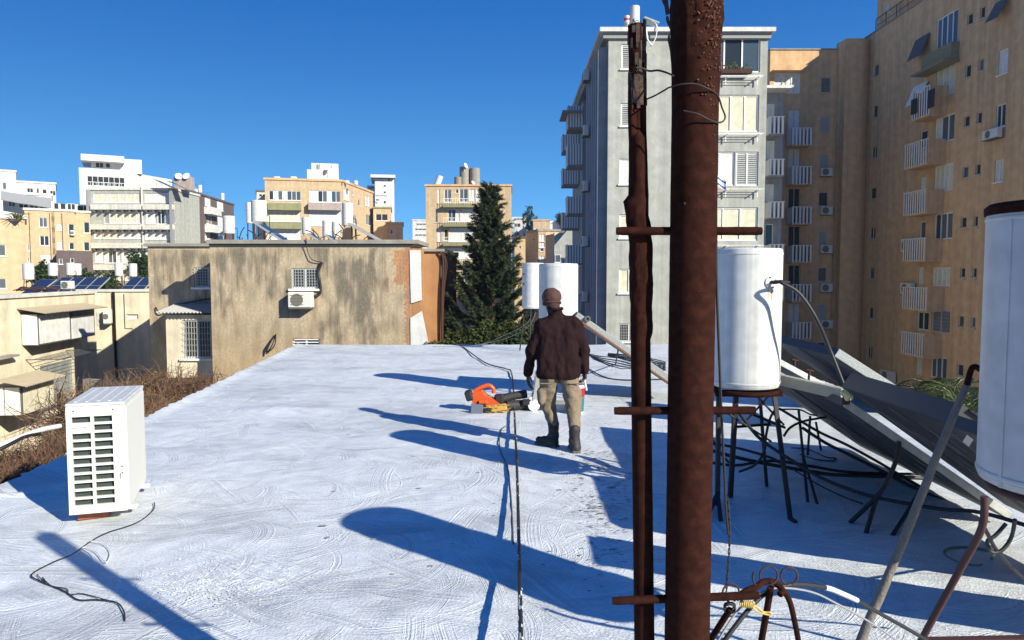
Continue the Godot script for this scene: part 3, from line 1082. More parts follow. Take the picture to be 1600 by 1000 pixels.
	fbox(bm, h, hit(h, 152, 500).x, hit(h, 160, 500).x, hit(h, 155, 508).y, hit(h, 155, 488).y, 0.002, 0.03)
	part("vent_grille", bm, M.warm_white, t)
	# garden wall in front of that part, mostly behind the bare vines
	var gw := MB.new()
	var g0 := at(133, 590, 29.0); var g1 := at(228, 590, 28.0)
	gw.bar(Vector3(g0.x, -4.6, g0.z), Vector3(g1.x, -4.6, g1.z), 0.25, 4.6)
	solo("garden_wall", gw, M.concrete, "low shaded wall behind the bare red-brown vines", "wall", Vector3(g0.x, GROUND, g0.z))

func make_roof_gear_across() -> void:
	# on the cream house's roof
	var yb := 1.05
	for q in [[37, 53, 412, 437, 41.0], [76, 90, 411, 431, 43.0], [104, 117, 411, 430, 44.0], [114, 127, 412, 430, 45.0], [180, 192, 411, 431, 43.0], [202, 214, 412, 432, 44.0]]:
		var d: float = q[4]
		var p := at((q[0] + q[1]) * 0.5, q[3], d)
		var r: float = (q[1] - q[0]) * 0.5 * d / F
		var h: float = (q[3] - q[2]) * d / F
		var where: Array = ["leftmost of the six, by the ochre house", "second from left, behind the row of blue panels", "third from left of the six, overlapping its neighbour", "fourth from left of the six, half behind its neighbour", "in front of the grey block's left windows", "nearest the stained house of the six"]
		roof_tank("roof_boiler", Vector3(p.x, yb, p.z), r, h, p.y - yb, "small white boiler, cream house roof, " + where[[37, 76, 104, 114, 180, 202].find(q[0])], "boilers on the cream house roof")
	var ax := Vector3(0.96, 0, 0.28)
	roof_panel("solar_collector", at(46, 436, 39), Vector3(0.55, 0, 1), 0.42, 2.3, ax, 1.1, "single blue solar panel with bright white rim, leftmost on the cream house roof", M.solar_glass, 1, "panels on the cream house roof")
	for k in 4:
		roof_panel("solar_collector", at(80 + k * 19, 433, 40), Vector3(0.65, 0, 1), 0.40, 2.3, Vector3(1, 0, 0), 0.64, ["first blue panel from left in the row of four on the cream house roof", "second blue panel from left in the row of four on the cream house roof", "third blue panel from left in the row of four on the cream house roof", "last blue panel, right end of the row of four on the cream house roof"][k], M.solar_glass, 1, "panels on the cream house roof")
	for k in 2:
		roof_panel("solar_collector", at(190 + k * 18, 433, 40), Vector3(0.65, 0, 1), 0.40, 2.3, Vector3(1, 0, 0), 0.62, ["left of the two blue panels against the stained house", "blue panel touching the stained house's left edge"][k], M.solar_glass, 1, "panels on the cream house roof")
	var cu := thing("roof_condenser", "small white air-conditioner standing under the blue panels on the cream house roof", "air conditioner", Vector3(at(110, 461, 37).x, 1.05, -37))
	var cf := facade(at(102, 461, 37), Vector3.RIGHT, 0.55, 1.05, 1.5)
	aircon(cf, [0, 0.55, 1.10, 1.50], cu)
	var junk := MB.new()
	for k in 14:
		var p := at(rng.randf_range(18, 68), 458, rng.randf_range(34, 39))
		p.y = 1.06
		junk.tube(smooth([p, p + Vector3(rng.randf_range(0.2, 0.8), 0.12, 0.1), p + Vector3(rng.randf_range(0.6, 1.4), 0.02, -0.2)]), 0.025, 5)
	solo("pipe_tangle", junk, M.rust_dark, "tangle of rusty pipes lying on the cream house roof", "pipes", Vector3(at(40, 458, 36).x, 1.05, -36), "", "stuff")
	# on the stained house's roof
	var ys := at(500, 381, 24).y + 0.02
	var names_q := [[385, 397, 317, 349, 33.0, "slim white boiler behind the wide one at the left of the stained house roof"], [393, 417, 314, 347, 30.0, "wide white boiler above the long slanting panel on the stained house roof"], [349, 367, 338, 365, 33.0, "white boiler at the left end of the stained house roof, against the brown block"], [472, 486, 340, 366, 31.0, "short white boiler on an ochre pedestal in the middle of the stained house roof"], [504, 518, 345, 370, 36.0, "white boiler left of a twin in front of the ochre block"], [519, 532, 347, 371, 36.5, "white boiler right of its twin in front of the ochre block"], [535, 552, 318, 353, 29.0, "tall white boiler standing high beside the ochre block's corner"]]
	for q in names_q:
		var d: float = q[4]
		var p := at((q[0] + q[1]) * 0.5, q[3], d)
		roof_tank("roof_boiler", Vector3(p.x, ys, p.z), (q[1] - q[0]) * 0.5 * d / F, (q[3] - q[2]) * d / F, p.y - ys, q[5], "boilers on the stained house roof")
	roof_panel("solar_collector", at(412, 348, 29.0), Vector3(1, 0, 0.25), 0.57, 1.75, Vector3(0, 0, 1), 1.0, "long slanting panel with a white rim left of the middle of the stained house roof", M.solar_glass, 2, "panels on the stained house roof")
	roof_panel("solar_collector", at(553, 350, 29.0), Vector3(1, 0, 0.15), 0.5, 1.55, Vector3(0, 0, 1), 0.9, "grey slanting panel below the tall boiler at the right of the stained house roof", M.mid_grey, 1, "panels on the stained house roof")
	roof_panel("solar_collector", at(489, 365, 28.0), Vector3(1, 0, 0.3), 0.55, 0.75, Vector3(0, 0, 1), 0.6, "short white-rimmed panel beside the pedestal boiler on the stained house roof", M.solar_glass, 1, "panels on the stained house roof")
	roof_panel("solar_collector", at(516, 367, 28.5), Vector3(1, 0, 0.3), 0.6, 0.6, Vector3(0, 0, 1), 0.6, "short dark panel in front of the twin boilers on the stained house roof", M.solar_glass, 1, "panels on the stained house roof")
	for q in [[472, 487, 368, 29.9], [537, 550, 356, 28.8]]:
		var pb := MB.new()
		var p := at((q[0] + q[1]) * 0.5, q[2], q[3])
		pb.box(Vector3(p.x, (ys + p.y) * 0.5, p.z), Vector3((q[1] - q[0]) * q[3] / F, p.y - ys, 0.3))
		solo("pedestal", pb, M.ochre, "ochre masonry pedestal under the %s boiler on the stained house roof" % ("short middle" if q[0] == 472 else "tall right-hand"), "pedestal", Vector3(p.x, ys, p.z))
	var tg := MB.new()
	for k in 34:
		var p := at(rng.randf_range(355, 580), 378, rng.randf_range(27, 33))
		p.y = ys + 0.02
		var q := p + Vector3(rng.randf_range(-0.7, 0.7), rng.randf_range(0.1, 0.9), rng.randf_range(-0.3, 0.3))
		tg.tube(smooth([p, (p + q) * 0.5 + Vector3(0, 0.15, 0), q]), 0.02, 5)
	solo("pipe_tangle", tg, M.black_rubber, "black pipes and struts scattered between the boilers on the stained house roof", "pipes", Vector3(-8, ys, -30), "", "stuff")

# ---------- grey block at the right of centre ----------
func rails(f: Dictionary, r: Array, parent: Node) -> void:     # laundry rails on brackets under a window
	var b := MB.new()
	for k in 3:
		var o := 0.15 + 0.17 * k
		b.tube([fp(f, r[0], r[2], o), fp(f, r[1], r[2], o)], 0.02, 5)
	for k in 3:
		var u := lerpf(r[0] + 0.25, r[1] - 0.25, k / 2.0)
		fbox(b, f, u - 0.025, u + 0.025, r[2] - 0.38, r[2] - 0.02, 0.12, 0.17)
		fbox(b, f, u - 0.025, u + 0.025, r[2] - 0.06, r[2] - 0.021, 0.002, 0.55)
	part("laundry_rail", b, M.white_metal, parent)

func make_grey_building() -> void:
	var y1 := at(1070, 52, 40).y
	var f := facade_between(at(949, 300, 40), at(1195, 300, 40), GROUND, y1)
	var t := thing("grey_apartment_block", "tall pale grey apartment block behind the rusty mast", "building", Vector3(f.o.x, GROUND, -40))
	var list := [["l", 971, 69, 1003, 108], ["l", 970, 161, 1003, 197], ["b", 968, 248, 1003, 288], ["y", 968, 335, 1003, 372], ["y", 967, 420, 999, 458], ["g", 967, 505, 998, 534]]
	var list2 := [["w", 1076, 59, 1188, 113, 4], ["y", 1076, 148, 1186, 206, 5], ["b", 1076, 237, 1148, 290], ["l", 1150, 237, 1185, 290], ["y", 1076, 324, 1184, 376, 4], ["w", 1076, 411, 1182, 462, 4]]
	var holes := []
	windows(f, list, t, M.white_frame, holes)
	windows(f, list2, t, M.white_frame, holes, false)
	var b := MB.new()
	block(b, f, 23.0, holes)
	part("wall", b, M.pale_grey, t)
	for y in [122, 211, 297, 384, 470]:
		rails(f, [hit(f, 1076, y).x, hit(f, 1189, y).x, hit(f, 1130, y).y, 0], t)
	var e := MB.new()
	fbox(e, f, -0.5, f.w + 0.3, y1 + 0.001, y1 + 0.22, -23.2, 0.35)
	part("roof_slab", e, M.white_plaster, t)
	var e2 := MB.new()
	fbox(e2, f, -0.3, f.w + 0.12, y1 - 0.3, y1 - 0.001, -23.0, 0.15)
	part("cornice", e2, M.mid_grey, t)
	# left face: fins, a slate strip standing for a shaded recess, hung balconies
	var s := side(f, true, 23.0)
	var fin := MB.new()
	for k in 7:
		var u := 23.0 - 0.7 - k * 0.95
		fbox(fin, s, u - 0.28, u + 0.28, GROUND, y1 - 0.6, 0.002, 0.5)
	part("fins", fin, M.blue_grey, t, "stuff")
	for k in 5:
		var y := at(930, 130 + k * 83, 46).y
		aircon(s, [18.2, 19.0, y - 0.3, y + 0.3], t, 0.55)
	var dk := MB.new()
	fbox(dk, s, 13.0, 15.6, GROUND, y1 - 1.6, 0.002, 0.4)  # slate box painted in for the shade of the gap
	part("recess_shade_strip", dk, M.slate, t)
	for q in [[163, 200], [222, 258], [303, 333], [378, 410], [460, 484], [530, 560]]:
		var d := 52.0
		var yb := at(908, q[1], d).y
		var yt := at(908, q[0], d).y - 0.25
		striped_balustrade(s, [9.4, 11.6, yb, maxf(yt, yb + 1.0)], t, 1.25, M.blue_grey, M.white_metal)
		striped_balustrade(s, [4.2, 6.4, yb - 0.7, yb + 0.4], t, 1.25, M.blue_grey, M.white_metal)
		var db := MB.new()
		fbox(db, s, 9.6, 11.3, yb + 0.01, yb + 2.2, 0.01, 0.05)
		part("balcony_door", db, M.glass, t)
	var av := MB.new()
	av.bar(fp(s, 8.8, y1 - 1.7, 0.9), fp(s, 12.2, y1 - 1.7, 0.9), 1.6, 0.1)
	part("canopy", av, M.mid_grey, t)
	# on its roof
	for q in [[975, 984, 26, 44, "short white boiler with a red band at the grey block's roof edge", true], [984, 999, 12, 44, "taller white boiler at the grey block's roof edge by the thin pole", false]]:
		var p := at((q[0] + q[1]) * 0.5, q[3], 42)
		var rad: float = (q[1] - q[0]) * 0.5 * 42 / F
		var tk := roof_tank("roof_boiler", Vector3(p.x, y1 + 0.23, p.z), rad, (q[3] - q[2]) * 42 / F, maxf(p.y - y1 - 0.23, 0.1), q[4], "boilers on the grey block")
		var txm := TextMesh.new()
		txm.text = "6" if q[5] else "Ao"
		var sfn := SystemFont.new()
		sfn.font_names = PackedStringArray(["Droid Sans"])
		txm.font = sfn
		txm.font_size = 32
		txm.pixel_size = 0.34 / 32.0
		txm.depth = 0.02
		var tn := MeshInstance3D.new()
		tn.name = "painted_number"
		tn.mesh = txm
		tn.material_override = M.black_rubber
		tn.position = Vector3(0.0, p.y - y1 - 0.23 + (0.14 if q[5] else 0.3), rad + 0.004)
		tk.add_child(tn)
		if q[5]:
			var rb := MB.new()
			rb.lathe(Vector3(p.x, p.y + 0.38, p.z), [Vector2(rad + 0.005, 0), Vector2(rad + 0.005, 0.14)], 20)
			part("red_band", rb, mat("red_paint", lin(0.5, 0.03, 0.02), 0.5), tk)
	var rp := roof_panel("solar_collector", at(1003, 34, 42), Vector3(1, 0, 0.3), 0.35, 0.9, Vector3(0, 0, 1), 0.8, "small dark panel beside the boilers on the grey block's roof", M.mid_grey)
	var cab := MB.new()
	cab.tube(smooth([at(1018, 32, 40.2), at(1026, 40, 39.6), at(1024, 60, 39.62), at(1014, 76, 39.7)]), 0.03, 5)
	cab.tube(smooth([at(1010, 48, 39.6), at(1012, 62, 39.6), at(1019, 71, 39.6)]), 0.04, 5)
	solo("hanging_cable", cab, M.white_metal, "pale cable looping over the grey block's roof edge right of the thin pole", "cable", at(1018, 40, 39.8))
	# planter and flag at the windows
	var pl := thing("window_planter", "planter of red and green flowers below the grey block's top window", "planter", fp(f, hit(f, 1150, 114).x, hit(f, 1150, 116).y, 0.2))
	var pb := MB.new()
	var r := hit_rect(f, 1124, 111, 1172, 117)
	fbox(pb, f, r[0], r[1], r[2], r[3], 0.1, 0.38)
	part("trough", pb, M.rust_dark, pl)
	var lf := MB.new()
	var fl := MB.new()
	for k in 90:
		var u := rng.randf_range(r[0], r[1])
		var p := fp(f, u, r[3] + rng.randf_range(0.0, 0.12 + 0.28 * absf(sin(u * 4.0))), rng.randf_range(0.12, 0.36))
		(fl if rng.randf() < 0.16 else lf).box(p, Vector3(0.09, 0.02, 0.06), Basis.from_euler(Vector3(rng.randf() * 3, rng.randf() * 3, 0)))
	part("leaves", lf, mat("planter_green", lin(0.08, 0.12, 0.03), 0.8), pl, "stuff")
	part("flowers", fl, mat("planter_red", lin(0.4, 0.03, 0.05), 0.8), pl, "stuff")
	var fg := thing("flag", "white flag with blue stripes drooping below the grey block's third window", "flag", at(1119, 275, 39.5))
	var wf := MB.new(); var bs := MB.new()
	var p0 := at(1117, 272, 39.4)
	for k in 6:
		var x0 := k * 0.1; var x1 := (k + 1) * 0.1
		var z0 := sin(k * 1.1) * 0.06; var z1 := sin((k + 1) * 1.1) * 0.06
		var yy := [0.0, 0.07, 0.17, 0.36, 0.46, 0.53]
		for j in 5:
			var bb: MB = bs if j in [1, 3] else wf
			var a := p0 + Vector3(x0, -yy[j + 1] - x0 * 0.6, z0); var c := p0 + Vector3(x1, -yy[j + 1] - x1 * 0.6, z1)
			bb.quad(a, c, p0 + Vector3(x1, -yy[j] - x1 * 0.6, z1), p0 + Vector3(x0, -yy[j] - x0 * 0.6, z0))
	part("cloth", wf, M.white_plaster, fg)
	part("stripe", bs, mat("flag_blue", lin(0.02, 0.08, 0.42), 0.8), fg)
	var st := MB.new()
	st.tube([p0 + Vector3(0, 0.1, 0), p0 + Vector3(0, -0.7, 0)], 0.015, 5)
	part("staff", st, M.white_metal, fg)

# ---------- tan block at the right with its rear wing ----------
func make_tan_building() -> void:
	var f := facade(Vector3(27, 0, -57.5), Vector3(0, 0, 1), 18.6, GROUND, 19.75)
	var t := thing("tan_apartment_block", "long tan apartment block in shade along the right side", "building", Vector3(27, GROUND, -57.5))
	var holes := []
	var small := []
	for q in [[1365, 101, 1373, 120], [1364, 165, 1371, 184], [1362, 229, 1370, 247], [1360, 293, 1369, 311], [1359, 355, 1368, 373], [1358, 418, 1366, 436], [1357, 480, 1364, 498], [1355, 541, 1363, 560],
			[1511, 21, 1520, 39], [1531, 10, 1539, 29], [1508, 101, 1517, 121], [1529, 92, 1537, 111], [1506, 181, 1515, 198], [1526, 175, 1534, 193], [1504, 260, 1513, 278], [1524, 256, 1532, 273], [1501, 339, 1510, 356], [1521, 337, 1528, 354], [1500, 418, 1508, 434], [1519, 418, 1526, 434], [1497, 493, 1506, 511], [1517, 495, 1524, 512], [1495, 569, 1505, 588]]:
		small.append(["d" if rng.randf() < 0.5 else "s", q[0], q[1], q[2], q[3]])
	windows(f, small, t, M.tan_frame, holes)
	windows(f, [["b", 1560, 77, 1575, 115], ["w", 1556, 163, 1571, 198], ["y", 1554, 250, 1568, 284], ["w", 1552, 332, 1566, 366]], t, M.white_frame, holes)
	var col := [["w", 1463, 22, 1496, 77, 4], ["y", 1463, 103, 1493, 150, 3], ["w", 1461, 181, 1491, 222, 3], ["y", 1460, 257, 1489, 299, 4], ["w", 1460, 333, 1488, 374, 3], ["y", 1457, 418, 1485, 447, 4], ["g", 1455, 484, 1484, 520], ["w", 1454, 557, 1479, 592, 3], ["s", 1438, 204, 1449, 231], ["b", 1438, 277, 1447, 300], ["s", 1437, 346, 1446, 373], ["b", 1435, 418, 1443, 444], ["d", 1433, 487, 1451, 516], ["b", 1432, 557, 1441, 586]]
	windows(f, col, t, M.white_frame, holes, false)
	var b := MB.new()
	block(b, f, 22.0, holes)
	part("wall", b, M.tan, t)
	var e := MB.new()
	fbox(e, f, 0, f.w + 0.05, f.y1 + 0.001, f.y1 + 0.12, -0.4, 0.08)
	part("parapet_cap", e, M.concrete, t)
	for q in [[1440, 1478, 175, 205], [1440, 1478, 223, 258], [1438, 1475, 300, 333], [1437, 1473, 374, 406], [1436, 1476, 450, 482], [1434, 1472, 521, 554]]:
		if q[2] == 175: q = [1452, 1480, 140, 182]
		striped_balustrade(f, hit_rect(f, q[0], q[2], q[1], q[3]), t, 1.1, M.tan, M.white_shutter, 0.0, false)
	# the solid balcony under the top glazing
	var r := hit_rect(f, 1448, 78, 1500, 108)
	var sb := MB.new()
	fbox(sb, f, r[0], r[1], r[2], r[2] + 0.14, 0.002, 1.0)
	fbox(sb, f, r[0] + 0.3, r[1] - 0.1, r[2] + 0.141, r[3], 0.002, 0.5)
	part("balcony", sb, mat("mossy", lin(0.25, 0.22, 0.13), 0.95, T.blotch, 0.6), t)
	for q in [[1425, 1437, 234, 249], [1417, 1434, 373, 394], [1416, 1433, 442, 460], [1384, 1403, 579, 597], [1546, 1570, 202, 217]]:
		aircon(f, hit_rect(f, q[0], q[2], q[1], q[3]), t, 0.05)
	# propped shutters
	for q in [[1433, 1454, 57, 91, 0], [1430, 1452, 131, 163, 1], [1558, 1578, 0, 31, 0]]:
		var h := hit_rect(f, q[0], q[2], q[1], q[3])
		var lv := MB.new()
		var n := 7
		for k in n:
			var s := (k + 0.5) / n
			lv.box(fp(f, (h[0] + h[1]) * 0.5, lerpf(h[3], h[2], s), 0.1 + s * 0.55), Vector3(h[1] - h[0], (h[3] - h[2]) / n * 1.02, 0.03), Basis(f.u, Vector3.UP, f.n) * Basis(Vector3.RIGHT, -0.45))
		part("propped_shutter", lv, M.dark_grey if q[4] == 0 else M.white_metal, t)
	# laundry
	for q in [[1453, 1462, 155, 178, 0.6], [1480, 1491, 140, 168, 1.2]]:
		var h := hit_rect(f, q[0], q[2], q[1], q[3])
		var lb := MB.new()
		fbox(lb, f, h[0], h[1], h[2], h[3], 1.2, 1.23)
		solo("laundry", lb, M.dark, "dark cloth hung over the tan block's balcony rail, %s the striped front" % ("left of" if q[0] == 1453 else "right of"), "laundry", fp(f, h[0], h[2], 1.2))
	# rooftop hut, railing, dish
	var hf := facade(Vector3(27.6, 0, -57.0), Vector3(0, 0, 1), 3.2, 19.9, 23.4)
	var hb := MB.new()
	block(hb, hf, 5.0)
	fbox(hb, hf, -0.1, 3.3, 23.401, 23.55, -5.1, 0.1)
	var hut := part("rooftop_hut", hb, M.tan, t)
	var h2 := MB.new()
	block(h2, facade(Vector3(29.5, 0, -50.5), Vector3(1, 0, 0), 6.0, 19.9, 22.6), 4.0)
	part("rooftop_room", h2, M.cream, t)
	var rl := MB.new()
	for k in 8:
		var z := -56.5 + k * 1.5
		rl.tube([Vector3(27.3, 19.87, z), Vector3(27.3, 20.9, z)], 0.03, 5)
	rl.tube([Vector3(27.3, 20.9, -56.5), Vector3(27.3, 20.9, -46)], 0.03, 5)
	rl.tube([Vector3(27.3, 20.4, -56.5), Vector3(27.3, 20.4, -46)], 0.02, 5)
	part("roof_railing", rl, M.rust_dark, t)
	dish(at(1396, 15, 55), 0.7, Vector3(-0.4, 0.5, 1), t)
	var cb := MB.new()
	cb.tube(smooth([fp(f, 0.1, 19.7, 0.06), fp(f, 0.5, 18.6, 0.06), fp(f, 0.2, 17.2, 0.06), fp(f, 0.02, 15.8, 0.06)]), 0.03, 5)
	part("cable", cb, M.black_rubber, t)
	# rear wing
	var g := facade_between(at(1199, 300, 57.4), at(1351, 300, 57.4), GROUND, at(1260, 78, 57.4).y)
	var wt := thing("tan_rear_wing", "tan rear wing between the grey block and the long tan block, top in sunlight", "building", Vector3(g.o.x, GROUND, g.o.z))
	var gh := []
	windows(g, [["g", 1283, 121, 1298, 145], ["l", 1282, 182, 1297, 206], ["l", 1281, 241, 1295, 264], ["s", 1279, 300, 1294, 322], ["l", 1279, 360, 1292, 383], ["s", 1278, 418, 1292, 440], ["l", 1278, 476, 1291, 498], ["s", 1277, 535, 1290, 556]], wt, M.tan_frame, gh)
	windows(g, [["b", 1210, 114, 1250, 146, 3]], wt, M.white_frame, gh, false)
	for q in [[171, 229], [232, 289], [294, 350], [353, 409], [414, 469], [474, 526]]:
		windows(g, [["b" if rng.randf() < 0.5 else "d", 1231, q[0], 1250, q[1] - 2]], wt, M.tan_frame, gh, false)
	var gb := MB.new()
	block(gb, g, 14.0, gh)
	part("wall", gb, M.tan, wt)
	for q in [[205, 229], [264, 289], [326, 350], [385, 409], [445, 469], [503, 526]]:
		striped_balustrade(g, hit_rect(g, 1229, q[0], 1259, q[1]), wt, 1.1, M.tan, M.white_metal)
	for y in [263, 323, 383, 443, 500]:
		aircon(g, hit_rect(g, 1280, y, 1298, y + 13), wt)
	var hd := MB.new()
	var hr := hit_rect(g, 1202, 106, 1256, 114)
	hd.prism(PackedVector2Array([Vector2(hr[0], hr[2]), Vector2(hr[1] - 0.4, hr[2] + 0.0), Vector2(hr[1], hr[3]), Vector2(hr[0] + 0.5, hr[3])]), Vector3(g.o) + Vector3(g.n) * 0.8, g.u, Vector3.UP, 0.79)
	part("window_hood", hd, M.tan, wt)
	var pe := MB.new()
	fbox(pe, g, -0.05, g.w, g.y1 + 0.001, g.y1 + 0.1, -0.4, 0.08)
	part("parapet_cap", pe, M.concrete, wt)
	var pil := MB.new()
	fbox(pil, g, g.w - 2.3, g.w - 1.2, GROUND, g.y1 + 0.5, 0.002, 1.2)
	pil.lathe(fp(g, g.w - 1.2, GROUND, 0.02), [Vector2(1.18, 0), Vector2(1.18, g.y1 - GROUND + 0.5)], 24)
	part("corner_pier", pil, M.tan, wt)
	# set-back side of the grey block with small balconies
	var k := facade_between(at(1186, 300, 50), at(1222, 300, 50), GROUND, at(1205, 145, 50).y)
	var kt := thing("blue_grey_annex", "narrow blue-grey annex with slatted balconies between the grey block and the tan wing", "building", Vector3(k.o.x, GROUND, k.o.z))
	var kh := []
	windows(k, [["b", 1196, 162, 1210, 212], ["b", 1196, 220, 1210, 274], ["b", 1195, 288, 1209, 340], ["s", 1195, 350, 1208, 404], ["b", 1195, 414, 1208, 466]], kt, M.white_frame, kh, false)
	var kb := MB.new()
	block(kb, k, 7.0, kh)
	part("wall", kb, M.blue_grey, kt)
	for q in [[189, 213], [254, 276], [319, 341], [384, 405], [446, 467]]:
		striped_balustrade(k, hit_rect(k, 1192, q[0], 1215, q[1]), kt, 1.2, M.blue_grey, M.white_metal)
	var kc := MB.new()
	fbox(kc, k, -0.1, k.w + 0.15, k.y1 + 0.001, k.y1 + 0.18, -7.0, 1.3)
	part("roof_slab", kc, M.white_plaster, kt)

# ---------- the town behind ----------
func front(px0: float, px1: float, py: float, d: float) -> Dictionary:
	return facade_between(at(px0, 400, d), at(px1, 400, d), GROUND, at((px0 + px1) * 0.5, py, d).y)

func turned(px0: float, px1: float, py: float, d: float) -> Dictionary:      # a front square to the sight line at its right end
	var b := at(px1, 400, d)
	var r := Vector3(b.x, 0, b.z).normalized()
	var u := r.cross(Vector3.UP)
	var a := at(px0, 400, 1.0)
	a.y = 0
	# b - u t = a s
	var den := u.x * a.z - u.z * a.x
	var t := (b.x * a.z - b.z * a.x) / den
	return facade_between(b - u * t, b, GROUND, at((px0 + px1) * 0.5, py, d).y)

func far_block(called: String, label: String, f: Dictionary, depth: float, m: Material, wins := [], right := [], left := [], cap: Material = null) -> Node3D:
	var t := thing(called, label, "building", Vector3(f.o.x, GROUND, f.o.z))
	var h := []; var hr := []; var hl := []
	windows(f, wins, t, M.white_frame, h)
	if right: windows(side(f, false, depth), right, t, M.white_frame, hr)
	if left: windows(side(f, true, depth), left, t, M.white_frame, hl)
	var b := MB.new()
	block(b, f, depth, h, hl, hr)
	part("wall", b, m, t)
	if cap:
		var e := MB.new()
		fbox(e, f, -0.15, f.w + 0.15, f.y1 + 0.001, f.y1 + 0.3, -depth - 0.1, 0.15)
		part("parapet_cap", e, cap, t)
	return t

func ledge(f: Dictionary, px0: float, px1: float, py: float, tall: float, t: Node, m: Material, out := 0.7, called := "balcony") -> void:
	var b := MB.new()
	var u0 := hit(f, px0, py).x
	var u1 := hit(f, px1, py).x
	var y := hit(f, (px0 + px1) * 0.5, py).y
	fbox(b, f, u0, u1, y - tall, y, 0.002, out)
	part(called, b, m, t)

func roof_bits(f: Dictionary, t: Node, n: int, spread: float) -> void:    # far boilers and aerials on a roof
	for k in n:
		var b := MB.new()
		var p := fp(f, rng.randf_range(0.5, f.w - 0.5), f.y1 + 0.31, -rng.randf_range(0.6, spread))
		b.lathe(p + Vector3.UP * 0.5, [Vector2(0, 0), Vector2(0.33, 0), Vector2(0.35, 0.05), Vector2(0.35, 1.2), Vector2(0.3, 1.28), Vector2(0, 1.28)], 12)
		for q in 3:
			var a := q * 2.1
			b.tube([p + Vector3(cos(a) * 0.3, 0, sin(a) * 0.3), p + Vector3(cos(a) * 0.25, 0.5, sin(a) * 0.25)], 0.03, 4)
		part("boiler", b, M.tank_white, t)
	for k in 3:
		var b := MB.new()
		var p := fp(f, rng.randf_range(0.5, f.w - 0.5), f.y1 + 0.3, -rng.randf_range(0.6, spread))
		var h := rng.randf_range(1.5, 3.2)
		b.tube([p, p + Vector3.UP * h], 0.03, 4)
		b.tube([p + Vector3(-0.5, h * 0.9, 0), p + Vector3(0.5, h * 0.9, 0)], 0.02, 4)
		part("aerial", b, M.dark_grey, t)

